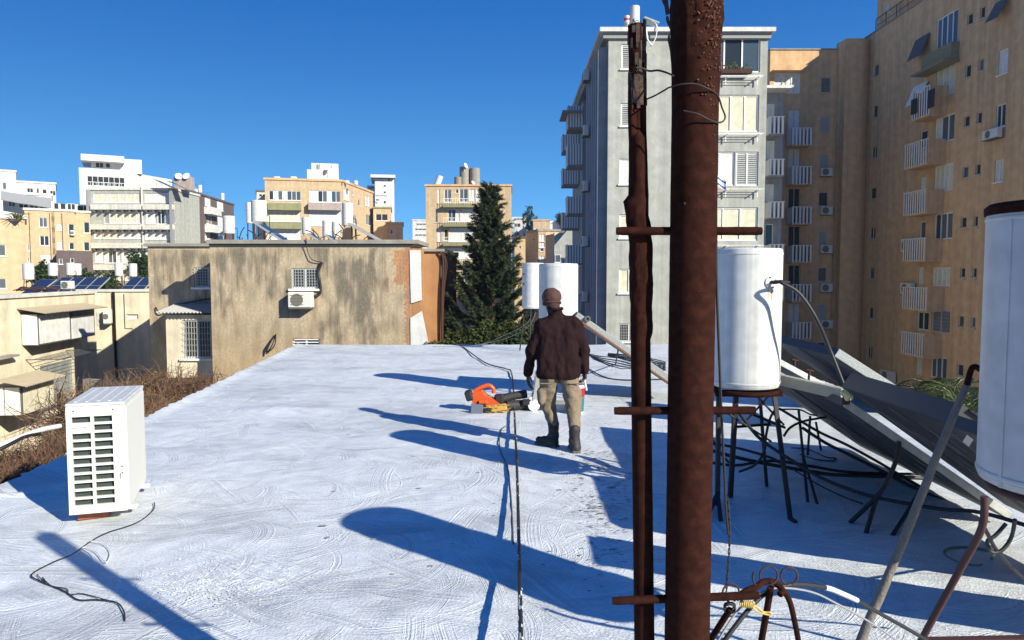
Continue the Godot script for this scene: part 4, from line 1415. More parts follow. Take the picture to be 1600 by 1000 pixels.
func make_far_buildings() -> void:
	# far left: ochre blocks
	var f := turned(-30, 41, 343, 69)
	var t := far_block("ochre_house", "plain ochre block cut by the left edge, two white-framed windows", f, 9, M.ochre, [["w", -2, 382, 9, 400], ["w", -2, 435, 10, 451]], [], [], M.warm_white)
	var palm := MB.new()
	for k in 14:
		var a := TAU * k / 14.0
		var p := at(28, 344, 68)
		palm.tube([p, p + Vector3(cos(a) * 0.5, 0.6, sin(a) * 0.5), p + Vector3(cos(a) * 1.2, 0.5 - 0.2 * sin(a), sin(a) * 1.2)], [0.06, 0.05, 0.005], 4)
	solo("potted_palm", palm, mat("dry_palm", lin(0.16, 0.15, 0.04), 0.8), "small yellow-green palm on the plain ochre block's roof", "plant", at(28, 344, 68))
	f = turned(41, 119, 331, 100)
	t = far_block("ochre_apartments", "long ochre apartment block with white-framed windows behind the plain ochre block", f, 14, M.ochre,
		[["w", 61, 340, 74, 355], ["w", 62, 368, 77, 384], ["b", 64, 398, 80, 412], ["b", 89, 350, 97, 360], ["s", 107, 350, 116, 366], ["b", 90, 378, 97, 390], ["w", 108, 379, 116, 390], ["b", 90, 404, 99, 413], ["s", 43, 382, 46, 392], ["s", 43, 402, 46, 410]], [], [], M.warm_white)
	aircon(f, hit_rect(f, 110, 360, 117, 368), t)
	for x in [52, 84, 86, 103]:
		var rb := MB.new()
		var u := hit(f, x, 400).x
		fbox(rb, f, u - 0.25, u + 0.25, GROUND, f.y1 - 0.2, 0.002, 0.3)
		part("wall_rib", rb, M.ochre, t)
	f = turned(119, 143, 333, 104)
	far_block("ochre_apartments", "narrow ochre strip with a glazed balcony left of the grey-white block", f, 10, M.ochre, [["w", 131, 347, 140, 364], ["w", 131, 378, 140, 392]], [], [], M.warm_white)
	f = turned(88, 145, 392, 96)
	far_block("brown_annex", "low dark brown annex below the narrow ochre strip", f, 5, M.brown, [["s", 92, 404, 98, 413], ["s", 110, 403, 116, 411]])  # annex wall in plain dark brown
	f = turned(8, 84, 306, 108)
	t = far_block("white_penthouse", "white roof storey with sloping awnings above the ochre apartments", f, 9, M.white_plaster, [["w", 13, 311, 24, 323], ["d", 29, 310, 44, 325], ["w", 46, 312, 60, 326], ["d", 62, 314, 73, 327]], [], [], M.white_plaster)
	for q in [[2, 40, 299], [36, 80, 305]]:
		var aw := MB.new()
		var r := hit_rect(f, q[0], q[2], q[1], q[2] + 8)
		aw.quad(fp(f, r[0], r[2] - 0.7, 2.2), fp(f, r[1], r[2] - 1.2, 2.2), fp(f, r[1], r[3] - 0.3, 0.05), fp(f, r[0], r[3], 0.05))
		aw.quad(fp(f, r[1], r[2] - 1.26, 2.2), fp(f, r[0], r[2] - 0.76, 2.2), fp(f, r[0], r[3] - 0.06, 0.05), fp(f, r[1], r[3] - 0.36, 0.05))
		part("awning", aw, M.mid_grey, t)
	f = turned(-20, 30, 269, 128)
	t = far_block("white_apartments", "white stepped building at the top left corner of the town", f, 12, M.white_plaster, [["w", 4, 285, 10, 296], ["b", 14, 284, 24, 297]], [], [], M.white_plaster)
	f = turned(26, 91, 288, 132)
	t = far_block("white_apartments", "low white roof terrace with four dark windows right of the stepped white building", f, 12, M.white_plaster, [["d", 42, 294, 52, 301], ["d", 57, 294, 61, 302], ["d", 66, 296, 73, 304], ["d", 78, 298, 87, 306]], [], [], M.white_plaster)
	f = turned(83, 142, 320, 112)
	t = far_block("glazed_balcony_block", "pale blue and grey glazed balconies left of the grey-white block", f, 9, M.warm_white, [["w", 84, 317, 92, 332], ["w", 94, 318, 103, 333], ["w", 105, 318, 118, 333], ["d", 120, 321, 141, 334]])
	# white modern building
	f = turned(128, 201, 266, 140)
	t = far_block("white_modern_house", "bright white modern stepped building above the grey-white block", f, 10, M.white_plaster, [["d", 136, 276, 195, 291]])
	for q in [[154, 280, 167, 290], [182, 282, 189, 290]]:
		var g := MB.new()
		var r := hit_rect(f, q[0], q[1], q[2], q[3])
		fbox(g, f, r[0], r[1], r[2], r[3], -0.09, -0.05)
		part("pane", g, M.glass, t)
	var rl := MB.new()
	for k in 14:
		var u := hit(f, 137 + k * 4.4, 291).x
		fbox(rl, f, u, u + 0.05, hit(f, 150, 291).y, hit(f, 150, 285).y, 0.02, 0.06)
	fbox(rl, f, hit(f, 137, 291).x, hit(f, 195, 291).x, hit(f, 150, 285).y, hit(f, 150, 284.3).y, 0.02, 0.06)
	part("railing", rl, M.white_metal, t, "stuff")
	var top := MB.new()
	var tf := turned(147, 226, 250, 143)
	tf.y0 = f.y1 - 0.3
	var th := [hit_rect(tf, 149, 253, 162, 262), hit_rect(tf, 165, 254, 172, 262)]
	for h in th: window(tf, h, "d", t, M.white_frame, false)
	block(top, tf, 10, th)
	part("upper_storey", top, M.white_plaster, t)
	var sl := MB.new()
	var sf := turned(132, 199, 245, 140)
	fbox(sl, sf, 0, sf.w, hit(sf, 150, 252).y, sf.y1, -9.0, 0.5)
	part("roof_slab", sl, M.white_plaster, t)
	var sd := MB.new()
	var wf := facade_between(at(201, 400, 140.1), at(272, 400, 152), GROUND, at(201, 268, 140).y)
	block(sd, wf, 8.0)
	part("side_wing", sd, M.warm_white, t)
	# grey-white four storeys
	f = front(144, 274, 297, 110)
	var bal := [["y", 146, 302, 223, 317, 6], ["b", 226, 302, 272, 316, 3], ["l", 163, 331, 170, 349], ["y", 171, 331, 223, 349, 5], ["b", 228, 331, 244, 349], ["w", 246, 330, 257, 350], ["b", 259, 331, 273, 349],
		["b", 147, 362, 160, 373], ["y", 161, 362, 184, 373, 3], ["b", 186, 362, 224, 373], ["b", 227, 362, 273, 374, 3], ["b", 149, 392, 162, 410], ["w", 163, 392, 188, 411, 4], ["b", 190, 392, 224, 411], ["b", 228, 392, 272, 410], ["y", 162, 423, 200, 438]]
	t = far_block("grey_white_apartments", "grey-white four-storey block with long balcony fronts behind the left roofs", f, 9, M.pale_grey, bal, [], [], M.warm_white)
	for y in [320, 351, 380, 414]:
		ledge(f, 145, 223, y, 0.75, t, M.warm_white)
		ledge(f, 226, 273, y, 0.75, t, M.warm_white)
		for k in 2:
			var br := MB.new()
			var n := 7 if k == 0 else 4
			for q in n:
				var u := hit(f, (150 if k == 0 else 231) + q * 11, y).x
				fbox(br, f, u, u + 0.12, hit(f, 200, y).y - 1.1, hit(f, 200, y).y - 0.76, 0.002, 0.9)
			part("bracket", br, M.dark_grey, t)
	var pp := MB.new()
	var u := hit(f, 225, 400).x
	pp.tube([fp(f, u, GROUND, 0.15), fp(f, u, f.y1 + 0.5, 0.15)], 0.14, 6)
	part("drain_pipe", pp, M.warm_white, t)
	var us := hit(f, 145, 400).x
	var sh := MB.new()
	fbox(sh, f, us - 0.3, us - 0.02, GROUND, f.y1, 0.002, 0.75)
	fbox(sh, f, hit(f, 274, 400).x - 0.35, hit(f, 274, 400).x, GROUND, f.y1, 0.002, 0.75)
	part("side_fin", sh, M.mid_grey, t)
	dish(at(279, 276, 112), 0.75, Vector3(0.5, 0.5, 1), t)
	dish(at(292, 276, 112), 0.8, Vector3(-0.1, 0.6, 1), t)
	var sb := MB.new()
	sb.box(at(288, 287, 113), Vector3(2.2, 2.0, 2.0))
	part("rooftop_room", sb, M.pink_grey, t)
	for k in 2:
		roof_panel("solar_collector", at(252 + k * 20, 283 + k * 2, 111), Vector3(1, 0, 0.3), 0.42, 3.0, Vector3(0, 0, 1), 2.0, ["left blue panel on the grey-white block's roof", "blue panel by the dishes on the grey-white block's roof"][k], M.solar_glass, 2, "panels on the grey-white block")
	# brown block receding to the right
	f = facade_between(at(304, 400, 119), at(367, 400, 141), GROUND, at(304, 301, 119).y)
	t = far_block("brown_apartments", "dark brown block with white balconies right of the grey-white block", f, 12, M.brown, [["b", 320, 308, 329, 322], ["b", 339, 313, 349, 329], ["b", 340, 339, 350, 355], ["d", 322, 336, 331, 350], ["s", 341, 367, 350, 377], ["b", 320, 362, 329, 376]], [], [], M.brown)
	for q in [[319, 335, 325, 336], [320, 337, 352, 364]]:
		var r := hit_rect(f, q[0], q[2], q[1], q[3])
		var b := MB.new()
		fbox(b, f, r[0], r[1], r[2], r[3], 0.002, 1.2)
		part("balcony", b, M.white_plaster, t)
	roof_bits(f, t, 3, 5)
	# ochre centre block
	f = turned(416, 535, 284, 108)
	t = far_block("ochre_centre_block", "ochre block with wide window bands and a white hut on its roof", f, 16, M.ochre,
		[["w", 420, 298, 470, 313, 7], ["w", 483, 298, 532, 316, 7], ["y", 418, 330, 470, 346, 5], ["b", 484, 329, 534, 353, 4], ["b", 418, 358, 470, 374, 4]], [], [], M.tan)
	ledge(f, 419, 471, 318, 1.0, t, M.olive_trim, 0.9); ledge(f, 482, 533, 318, 1.0, t, M.pink_grey, 0.9)
	ledge(f, 417, 471, 348, 0.9, t, M.olive_trim, 0.9)
	for q in [[421, 470], [484, 532]]:
		for k in 9:
			var b := MB.new()
			var x := lerpf(q[0], q[1], k / 8.0)
			var uu := hit(f, x, 323).x
			fbox(b, f, uu - 0.12, uu + 0.12, hit(f, x, 329).y, hit(f, x, 320).y, 0.002, 0.25)
			part("wall_rib", b, M.ochre, t)
	var hb := MB.new()
	block(hb, turned(482, 531, 266, 112), 5.0)
	var hf2 := turned(489, 531, 256, 112.5)
	hf2.y0 = turned(482, 531, 266, 112).y1
	block(hb, hf2, 4.0)
	part("rooftop_hut", hb, M.white_plaster, t)
	dish(at(515, 263, 111), 0.7, Vector3(-0.3, 0.7, 1), t)
	var lad := MB.new()
	for s in [496.5, 499.5]:
		lad.tube([at(s, 283, 111.6), at(s, 256, 111.6)], 0.05, 4)
	part("ladder", lad, M.dark_grey, t)
	for q in [[428, 438, 276, 284], [440, 444, 279, 284], [454, 464, 276, 284], [539, 546, 282, 288], [553, 559, 282, 290]]:
		var b := MB.new()
		var p := at((q[0] + q[1]) * 0.5, q[3], 113)
		var r: float = (q[1] - q[0]) * 0.5 * 113 / F
		b.cbox(p + Vector3.UP * (q[3] - q[2]) * 0.5 * 113 / F, Vector3(r * 2, (q[3] - q[2]) * 113 / F, r * 1.5), 0.15)
		part("boiler", b, M.tank_white, t)
	var f2 := facade_between(at(536, 400, 112), at(584, 400, 128), GROUND, at(536, 284, 112).y)
	t = far_block("ochre_side_wing", "ochre wing stepping back to the right of the white-hut block", f2, 8, M.ochre, [["b", 537, 296, 546, 313], ["s", 560, 312, 563, 322], ["w", 550, 336, 557, 350], ["w", 571, 306, 577, 322], ["w", 572, 335, 579, 352], ["s", 550, 300, 552, 306]], [], [], M.tan)
	f = turned(584, 612, 326, 126)
	t = far_block("ochre_low_wing", "lower ochre wing with a shaded balcony before the white tower", f, 9, M.ochre, [["d", 587, 334, 606, 345]], [], [], M.olive_trim)
	f = turned(604, 630, 350, 122)
	far_block("ochre_low_wing", "small ochre annex at the foot of the white tower", f, 8, M.ochre, [["s", 610, 358, 614, 366]], [], [], M.tan)
	f = turned(403, 418, 300, 118)
	far_block("side_balcony_block", "narrow white and dark balcony stack at the ochre centre block's left edge", f, 8, M.warm_white, [["d", 404, 303, 416, 308]], [], [], M.dark_grey)
	# white tower
	f = turned(587, 617, 280, 180)
	t = far_block("white_tower", "slim white tower with an overhanging roof slab and small dark windows", f, 12, M.white_plaster, [["d", 599, 289, 603, 292], ["d", 599, 299, 603, 302], ["d", 586, 305, 605, 307], ["d", 587, 311, 592, 314], ["d", 599, 314, 603, 318], ["d", 586, 316, 590, 318], ["d", 606, 279, 609, 283]])
	var ts := MB.new()
	fbox(ts, f, -1.0, f.w + 0.3, f.y1 + 0.2, f.y1 + 0.9, -12.5, 1.2)
	part("roof_slab", ts, M.white_plaster, t)
	f = turned(575, 588, 290, 184)
	far_block("white_tower_wing", "stepped white wing left of the slim tower with dark balcony slots", f, 10, M.white_plaster, [["d", 576, 292, 587, 295], ["d", 576, 299, 587, 302], ["d", 577, 306, 587, 309], ["d", 577, 314, 587, 317]])
	f = turned(645, 668, 345, 170)
	t = far_block("white_balcony_block", "small white balcony block left of the tan block with green balconies", f, 8, M.white_plaster, [["d", 650, 349, 666, 352], ["d", 648, 357, 666, 360], ["d", 648, 366, 666, 369]], [], [], M.white_plaster)
	# tan block with green balconies
	f = front(666, 799, 291, 115)
	t = far_block("tan_green_balcony_block", "tan block with green balcony edges behind the conifer", f, 12, M.ochre,
		[["b", 684, 296, 687, 318], ["g", 680, 326, 684, 348], ["b", 684, 356, 689, 378], ["w", 694, 296, 705, 316], ["s", 712, 296, 716, 302], ["w", 718, 295, 731, 316], ["b", 733, 296, 742, 314], ["b", 744, 296, 760, 314], ["w", 700, 327, 718, 346, 3], ["b", 720, 327, 742, 346], ["d", 694, 358, 700, 376], ["b", 702, 357, 742, 378, 4], ["b", 695, 388, 742, 404, 3], ["w", 722, 418, 745, 440, 3], ["s", 776, 296, 779, 310], ["b", 746, 327, 765, 346]],
		[], [], M.tan)
	for y in [320, 350, 380, 410, 440]:
		ledge(f, 693, 768, y, 0.45, t, M.olive_trim, 1.0)
		var rb := MB.new()
		for k in 20:
			var x := 694.0 + k * 3.6
			var uu := hit(f, x, y).x
			fbox(rb, f, uu, uu + 0.05, hit(f, x, y).y, hit(f, x, y).y + 0.85, 0.94, 0.98)
		fbox(rb, f, hit(f, 693, y).x, hit(f, 768, y).x, hit(f, 730, y).y + 0.85, hit(f, 730, y).y + 0.91, 0.93, 0.99)
		part("railing", rb, M.white_metal, t, "stuff")
	var hub := MB.new()
	hub.lathe(at(717, 290, 118), [Vector2(0.75, 0), Vector2(0.75, 1.3), Vector2(0, 1.3)], 14)
	hub.lathe(at(725.5, 290, 118), [Vector2(0.75, 0), Vector2(0.75, 2.9), Vector2(0, 2.9)], 14)
	hub.lathe(at(742, 290, 118), [Vector2(0.8, 0), Vector2(0.8, 2.7), Vector2(0, 2.7)], 14)
	hub.box(at(733, 278, 119), Vector3(2.6, 2.6, 2.0))
	part("rooftop_tank", hub, M.concrete, t)
	dish(at(727, 259, 117), 0.6, Vector3(0.9, 0.3, 0.5), t)
	dish(at(739, 286, 116), 0.5, Vector3(0.7, 0.6, 0.6), t)
	var wt := MB.new()
	wt.lathe(at(683, 289, 116), [Vector2(0.5, 0), Vector2(0.5, 1.5), Vector2(0, 1.5)], 12, Basis(Vector3.FORWARD, 0.35))
	part("boiler", wt, M.tank_white, t)
	# right of the conifer
	f = front(800, 823, 339, 180)
	far_block("white_blue_house", "white and pale blue flats right of the conifer", f, 9, M.white_plaster, [["d", 803, 341, 817, 344], ["w", 803, 349, 813, 355], ["w", 803, 362, 812, 368]])
	f = front(833, 859, 345, 170)
	far_block("ochre_tower_house", "small ochre block on the skyline right of the conifer", f, 9, M.ochre, [["b", 835, 356, 838, 360], ["b", 846, 357, 850, 361]], [], [], M.tan)
	f = front(858, 902, 345, 190)
	far_block("white_roof_house", "long low white house on the skyline left of the grey block", f, 9, M.white_plaster, [["s", 886, 343, 889, 347]])
	f = front(878, 890, 337, 188)
	far_block("white_roof_hut", "tiny white roof hut on the skyline left of the grey block", f, 5, M.white_plaster, [["d", 886, 342, 888, 345]])
	f = front(804, 821, 372, 130)
	far_block("tan_low_house", "low tan house just right of the conifer's tip branches", f, 8, M.ochre, [["s", 811, 384, 814, 389]], [], [], M.brown)
	f = facade_between(at(822, 400, 116), at(841, 400, 110), GROUND, at(838, 361, 110).y)
	far_block("brown_shaded_house", "tan house with a long shaded flank left of the white-fronted strip", f, 9, M.tan, [["s", 833, 372, 835, 376]], [], [], M.concrete)
	f = front(841, 853, 362, 109)
	far_block("white_front_strip", "narrow front with white balcony bands between two tan flanks", f, 8, M.ochre, [["b", 843, 366, 851, 377], ["d", 844, 388, 849, 393], ["b", 843, 379, 851, 387], ["b", 843, 400, 851, 409]])
	f = facade_between(at(852, 400, 104), at(867, 400, 99), GROUND, at(860, 366, 101).y)
	far_block("tan_flank_house", "tan flank with a small dark window beside the gabled grey house", f, 8, M.tan, [["s", 862, 390, 865, 394]])
	# gabled grey house
	var gf := front(866, 903, 404, 92)
	t = thing("gabled_house", "pale grey house with a sloping gable left of the grey block", "house", Vector3(gf.o.x, GROUND, gf.o.z))
	var pr := MB.new()
	pr.prism(PackedVector2Array([Vector2(0, GROUND), Vector2(gf.w, GROUND), hit(gf, 903, 346), hit(gf, 898, 346), hit(gf, 866, 384)]), Vector3(gf.o), gf.u, Vector3.UP, 9.0)
	part("wall", pr, M.pale_grey, t)
	window(gf, hit_rect(gf, 867, 398, 876, 410), "w", t, M.white_frame, true, -0.02)
	aircon(gf, hit_rect(gf, 889, 394, 896, 403), t)
	f = front(866, 884, 363, 98)
	far_block("cream_house_behind", "sunlit cream wall behind the gabled grey house", f, 5, M.cream, [])
	# skyline trees
	for q in [[826, 340, 175, 2.2, 4.5, "tall dark tree on the skyline right of the conifer"], [875, 340, 190, 1.5, 1.2, "round dark tree on the skyline by the tiny white hut"], [214, 408, 90, 1.5, 1.6, "dark tree by the stained house in front of the grey-white block"], [168, 440, 60, 1.2, 0.4, "low dark bush behind the blue panels"], [226, 420, 70, 1.4, 2.0, "dark bush against the stained house's left edge"], [65, 425, 60, 1.0, 0.8, "small yellowing tree between two boilers on the left"], [133, 436, 60, 0.9, 0.6, "low green bush right of the row of blue panels' boilers"]]:
		leafy_tree(at(q[0], q[1], q[2]), q[3], q[4], q[5])

func leafy_tree(c: Vector3, r: float, tall: float, label: String) -> void:
	var t := thing("tree", label, "tree", Vector3(c.x, GROUND, c.z))
	var tr := MB.new()
	tr.tube([Vector3(c.x, GROUND, c.z), Vector3(c.x + 0.2, (c.y + GROUND) * 0.5, c.z), c], [0.25, 0.18, 0.06], 6)
	for k in 7:
		var a := k * 2.4
		tr.tube([c + Vector3(0, -r * 1.4, 0), c + Vector3(cos(a) * r * 0.7, -r * 0.2 + r * 0.3 * sin(k * 1.7), sin(a) * r * 0.7)], [0.07, 0.02], 4)
	part("trunk", tr, M.rust_dark, t)
	var xf := []; var cols := []
	for k in int(330 * r):
		var d := Vector3(rng.randfn(), rng.randfn(), rng.randfn()).normalized() * pow(rng.randf(), 0.4)
		var lump := 0.75 + 0.35 * sin(d.x * 5.0 + c.x) * sin(d.y * 6.0 + c.z)
		var p := c + Vector3(d.x * r, -r * 0.3 + d.y * (r + tall * 0.5), d.z * r) * lump
		xf.append(Transform3D(Basis.from_euler(Vector3(rng.randf() * 6, rng.randf() * 6, rng.randf() * 6)).scaled(Vector3.ONE * rng.randf_range(0.6, 1.2)), p))
		var s := rng.randf_range(0.6, 1.3)
		cols.append(Color(0.035 * s, 0.055 * s, 0.018 * s))
	swarm("crown", leaf_clump(0.3, 7), leaf_mat(), xf, t, cols)

var _leaf_m: StandardMaterial3D
func leaf_mat() -> StandardMaterial3D:
	if _leaf_m == null:
		_leaf_m = mat("foliage", Color.WHITE, 0.7)
		_leaf_m.vertex_color_use_as_albedo = true
		_leaf_m.metallic_specular = 0.2
		_leaf_m.backlight_enabled = true
		_leaf_m.backlight = Color(0.25, 0.3, 0.1)
	return _leaf_m

var _clumps := {}
func leaf_clump(s: float, n: int) -> ArrayMesh:
	var key := "%s %d" % [s, n]
	if not _clumps.has(key):
		var b := MB.new()
		for k in n:
			var bs := Basis.from_euler(Vector3(rng.randf() * TAU, rng.randf() * TAU, rng.randf() * TAU))
			var o := bs.z * s * rng.randf_range(0.2, 0.9)
			var w := s * rng.randf_range(0.22, 0.36)
			var l := s * rng.randf_range(0.5, 0.9)
			b.quad(o, o + bs.x * l * 0.5 - bs.y * w, o + bs.x * l, o + bs.x * l * 0.5 + bs.y * w)
		_clumps[key] = b.mesh()
	return _clumps[key]

# ---------- plants ----------
func needle_spray(n: int, s: float) -> ArrayMesh:     # a short shoot set round with needles
	var b := MB.new()
	for k in n:
		var f := float(k) / n
		var a := k * 2.4
		var o := Vector3(0, 0, -f * s)
		var d := (Vector3(cos(a), sin(a), -0.9)).normalized()
		var x := d.cross(Vector3(0.3, 0.5, 0.8)).normalized() * s * 0.07
		var tip := o + d * s * (0.55 - 0.25 * f)
		b.tri(o - x, o + x, tip)
	return b.mesh()

func make_conifer() -> void:
	var d := 30.0
	var top := at(766, 283, d)
	var foot := Vector3(top.x + 0.1, GROUND, -d)
	var t := thing("conifer", "tall dark green conifer behind the far roof edge, left of the worker", "tree", foot)
	var tr := MB.new()
	tr.tube([foot, foot.lerp(top, 0.5), top], [0.28, 0.16, 0.02], 8)
	part("trunk", tr, M.rust_dark, t)
	var br := MB.new()
	var xf := []; var cols := []
	var h := top.y - GROUND
	var n := 215
	for k in n:
		var f := pow(float(k) / n, 0.85)               # from the bottom up
		var y := GROUND + h * (0.28 + 0.70 * f)
		var rel := (top.y - y) / (top.y - at(770, 520, d).y)
		var reach: float = 0.10 + 1.62 * pow(clampf(rel, 0, 1.1), 1.0)
		var a := k * 2.39996 + rng.randf_range(-0.3, 0.3)
		reach *= rng.randf_range(0.35, 1.2)
		if cos(a) < -0.2: reach *= 1.12
		var o := foot.lerp(top, (y - GROUND) / h)
		o.y = y
		var out := Vector3(cos(a), 0, sin(a))
		var rise := rng.randf_range(0.35, 1.0)
		var tip := o + out * reach + Vector3.UP * reach * rise
		var mid := o + out * reach * 0.55 + Vector3.UP * reach * rise * 0.25
		br.tube([o, mid, tip], [0.035, 0.022, 0.006], 4, false)
		var steps := int(4 + reach * 15)
		for s in steps:
			var q := 0.18 + 0.85 * s / steps
			var p := o.lerp(mid, minf(q * 2.0, 1.0)).lerp(mid.lerp(tip, clampf(q * 2.0 - 1.0, 0, 1.05)), 1.0 if q > 0.5 else 0.0)
			for e in 2:
				var dir := (out + Vector3(rng.randf_range(-1, 1), rng.randf_range(-0.25, 1.1), rng.randf_range(-1, 1)) * 0.55).normalized()
				var bs := Basis.looking_at(dir, Vector3.UP if absf(dir.y) < 0.95 else Vector3.RIGHT) * Basis(Vector3.FORWARD, rng.randf() * 6)
				xf.append(Transform3D(bs.scaled(Vector3.ONE * rng.randf_range(0.65, 1.15)), p + Vector3(rng.randf_range(-0.07, 0.07), rng.randf_range(-0.06, 0.06), rng.randf_range(-0.07, 0.07))))
				var g := rng.randf_range(0.55, 1.25)
				cols.append(Color(0.040 * g, 0.054 * g, 0.027 * g))
	part("limbs", br, M.rust_dark, t)
	swarm("crown", needle_spray(18, 0.27), leaf_mat(), xf, t, cols)

func make_shrubs() -> void:
	for q in [[700, 538, 24.5, 0.5, "low green shrub at the foot of the ochre wall"], [742, 530, 25.5, 0.8, "yellow-green shrub under the conifer, left"], [790, 522, 26.5, 0.9, "mid green shrub under the conifer, right"], [822, 528, 25.5, 0.6, "dark shrub behind the slim boiler's legs"], [676, 536, 24.0, 0.35, "small reddish shrub beside the white cover sheet"]]:
		var c := at(q[0], q[1] + 20, q[2])
		var t := thing("shrub", q[4], "shrub", Vector3(c.x, GROUND, c.z))
		var st := MB.new()
		for k in 14:
			var a := k * 2.4
			st.tube([Vector3(c.x, GROUND, c.z), c + Vector3(cos(a), -0.8, sin(a)) * q[3], c + Vector3(cos(a) * 1.2, 0.4 + 0.5 * sin(k), sin(a)) * q[3]], [0.05, 0.03, 0.01], 4, false)
		part("stems", st, M.rust_dark, t)
		var xf := []; var cols := []
		for k in int(1500 * q[3]):
			var d := Vector3(rng.randfn(), rng.randfn(), rng.randfn()).normalized() * pow(rng.randf(), 0.35)
			var lump := 0.8 + 0.3 * sin(d.x * 6.0 + q[0]) * cos(d.z * 5.0)
			var p: Vector3 = c + Vector3(d.x * 1.5, d.y * 1.3 * lump, d.z * 0.9) * q[3]
			xf.append(Transform3D(Basis.from_euler(Vector3(rng.randf() * 6, rng.randf() * 6, 0)).scaled(Vector3.ONE * rng.randf_range(0.5, 1.1)), p))
			var g := rng.randf_range(0.5, 1.3)
			cols.append(Color(0.05 * g, 0.062 * g, 0.018 * g) if q[0] < 800 else Color(0.04 * g, 0.06 * g, 0.02 * g))
		swarm("leaves", leaf_clump(0.17, 8), leaf_mat(), xf, t, cols)

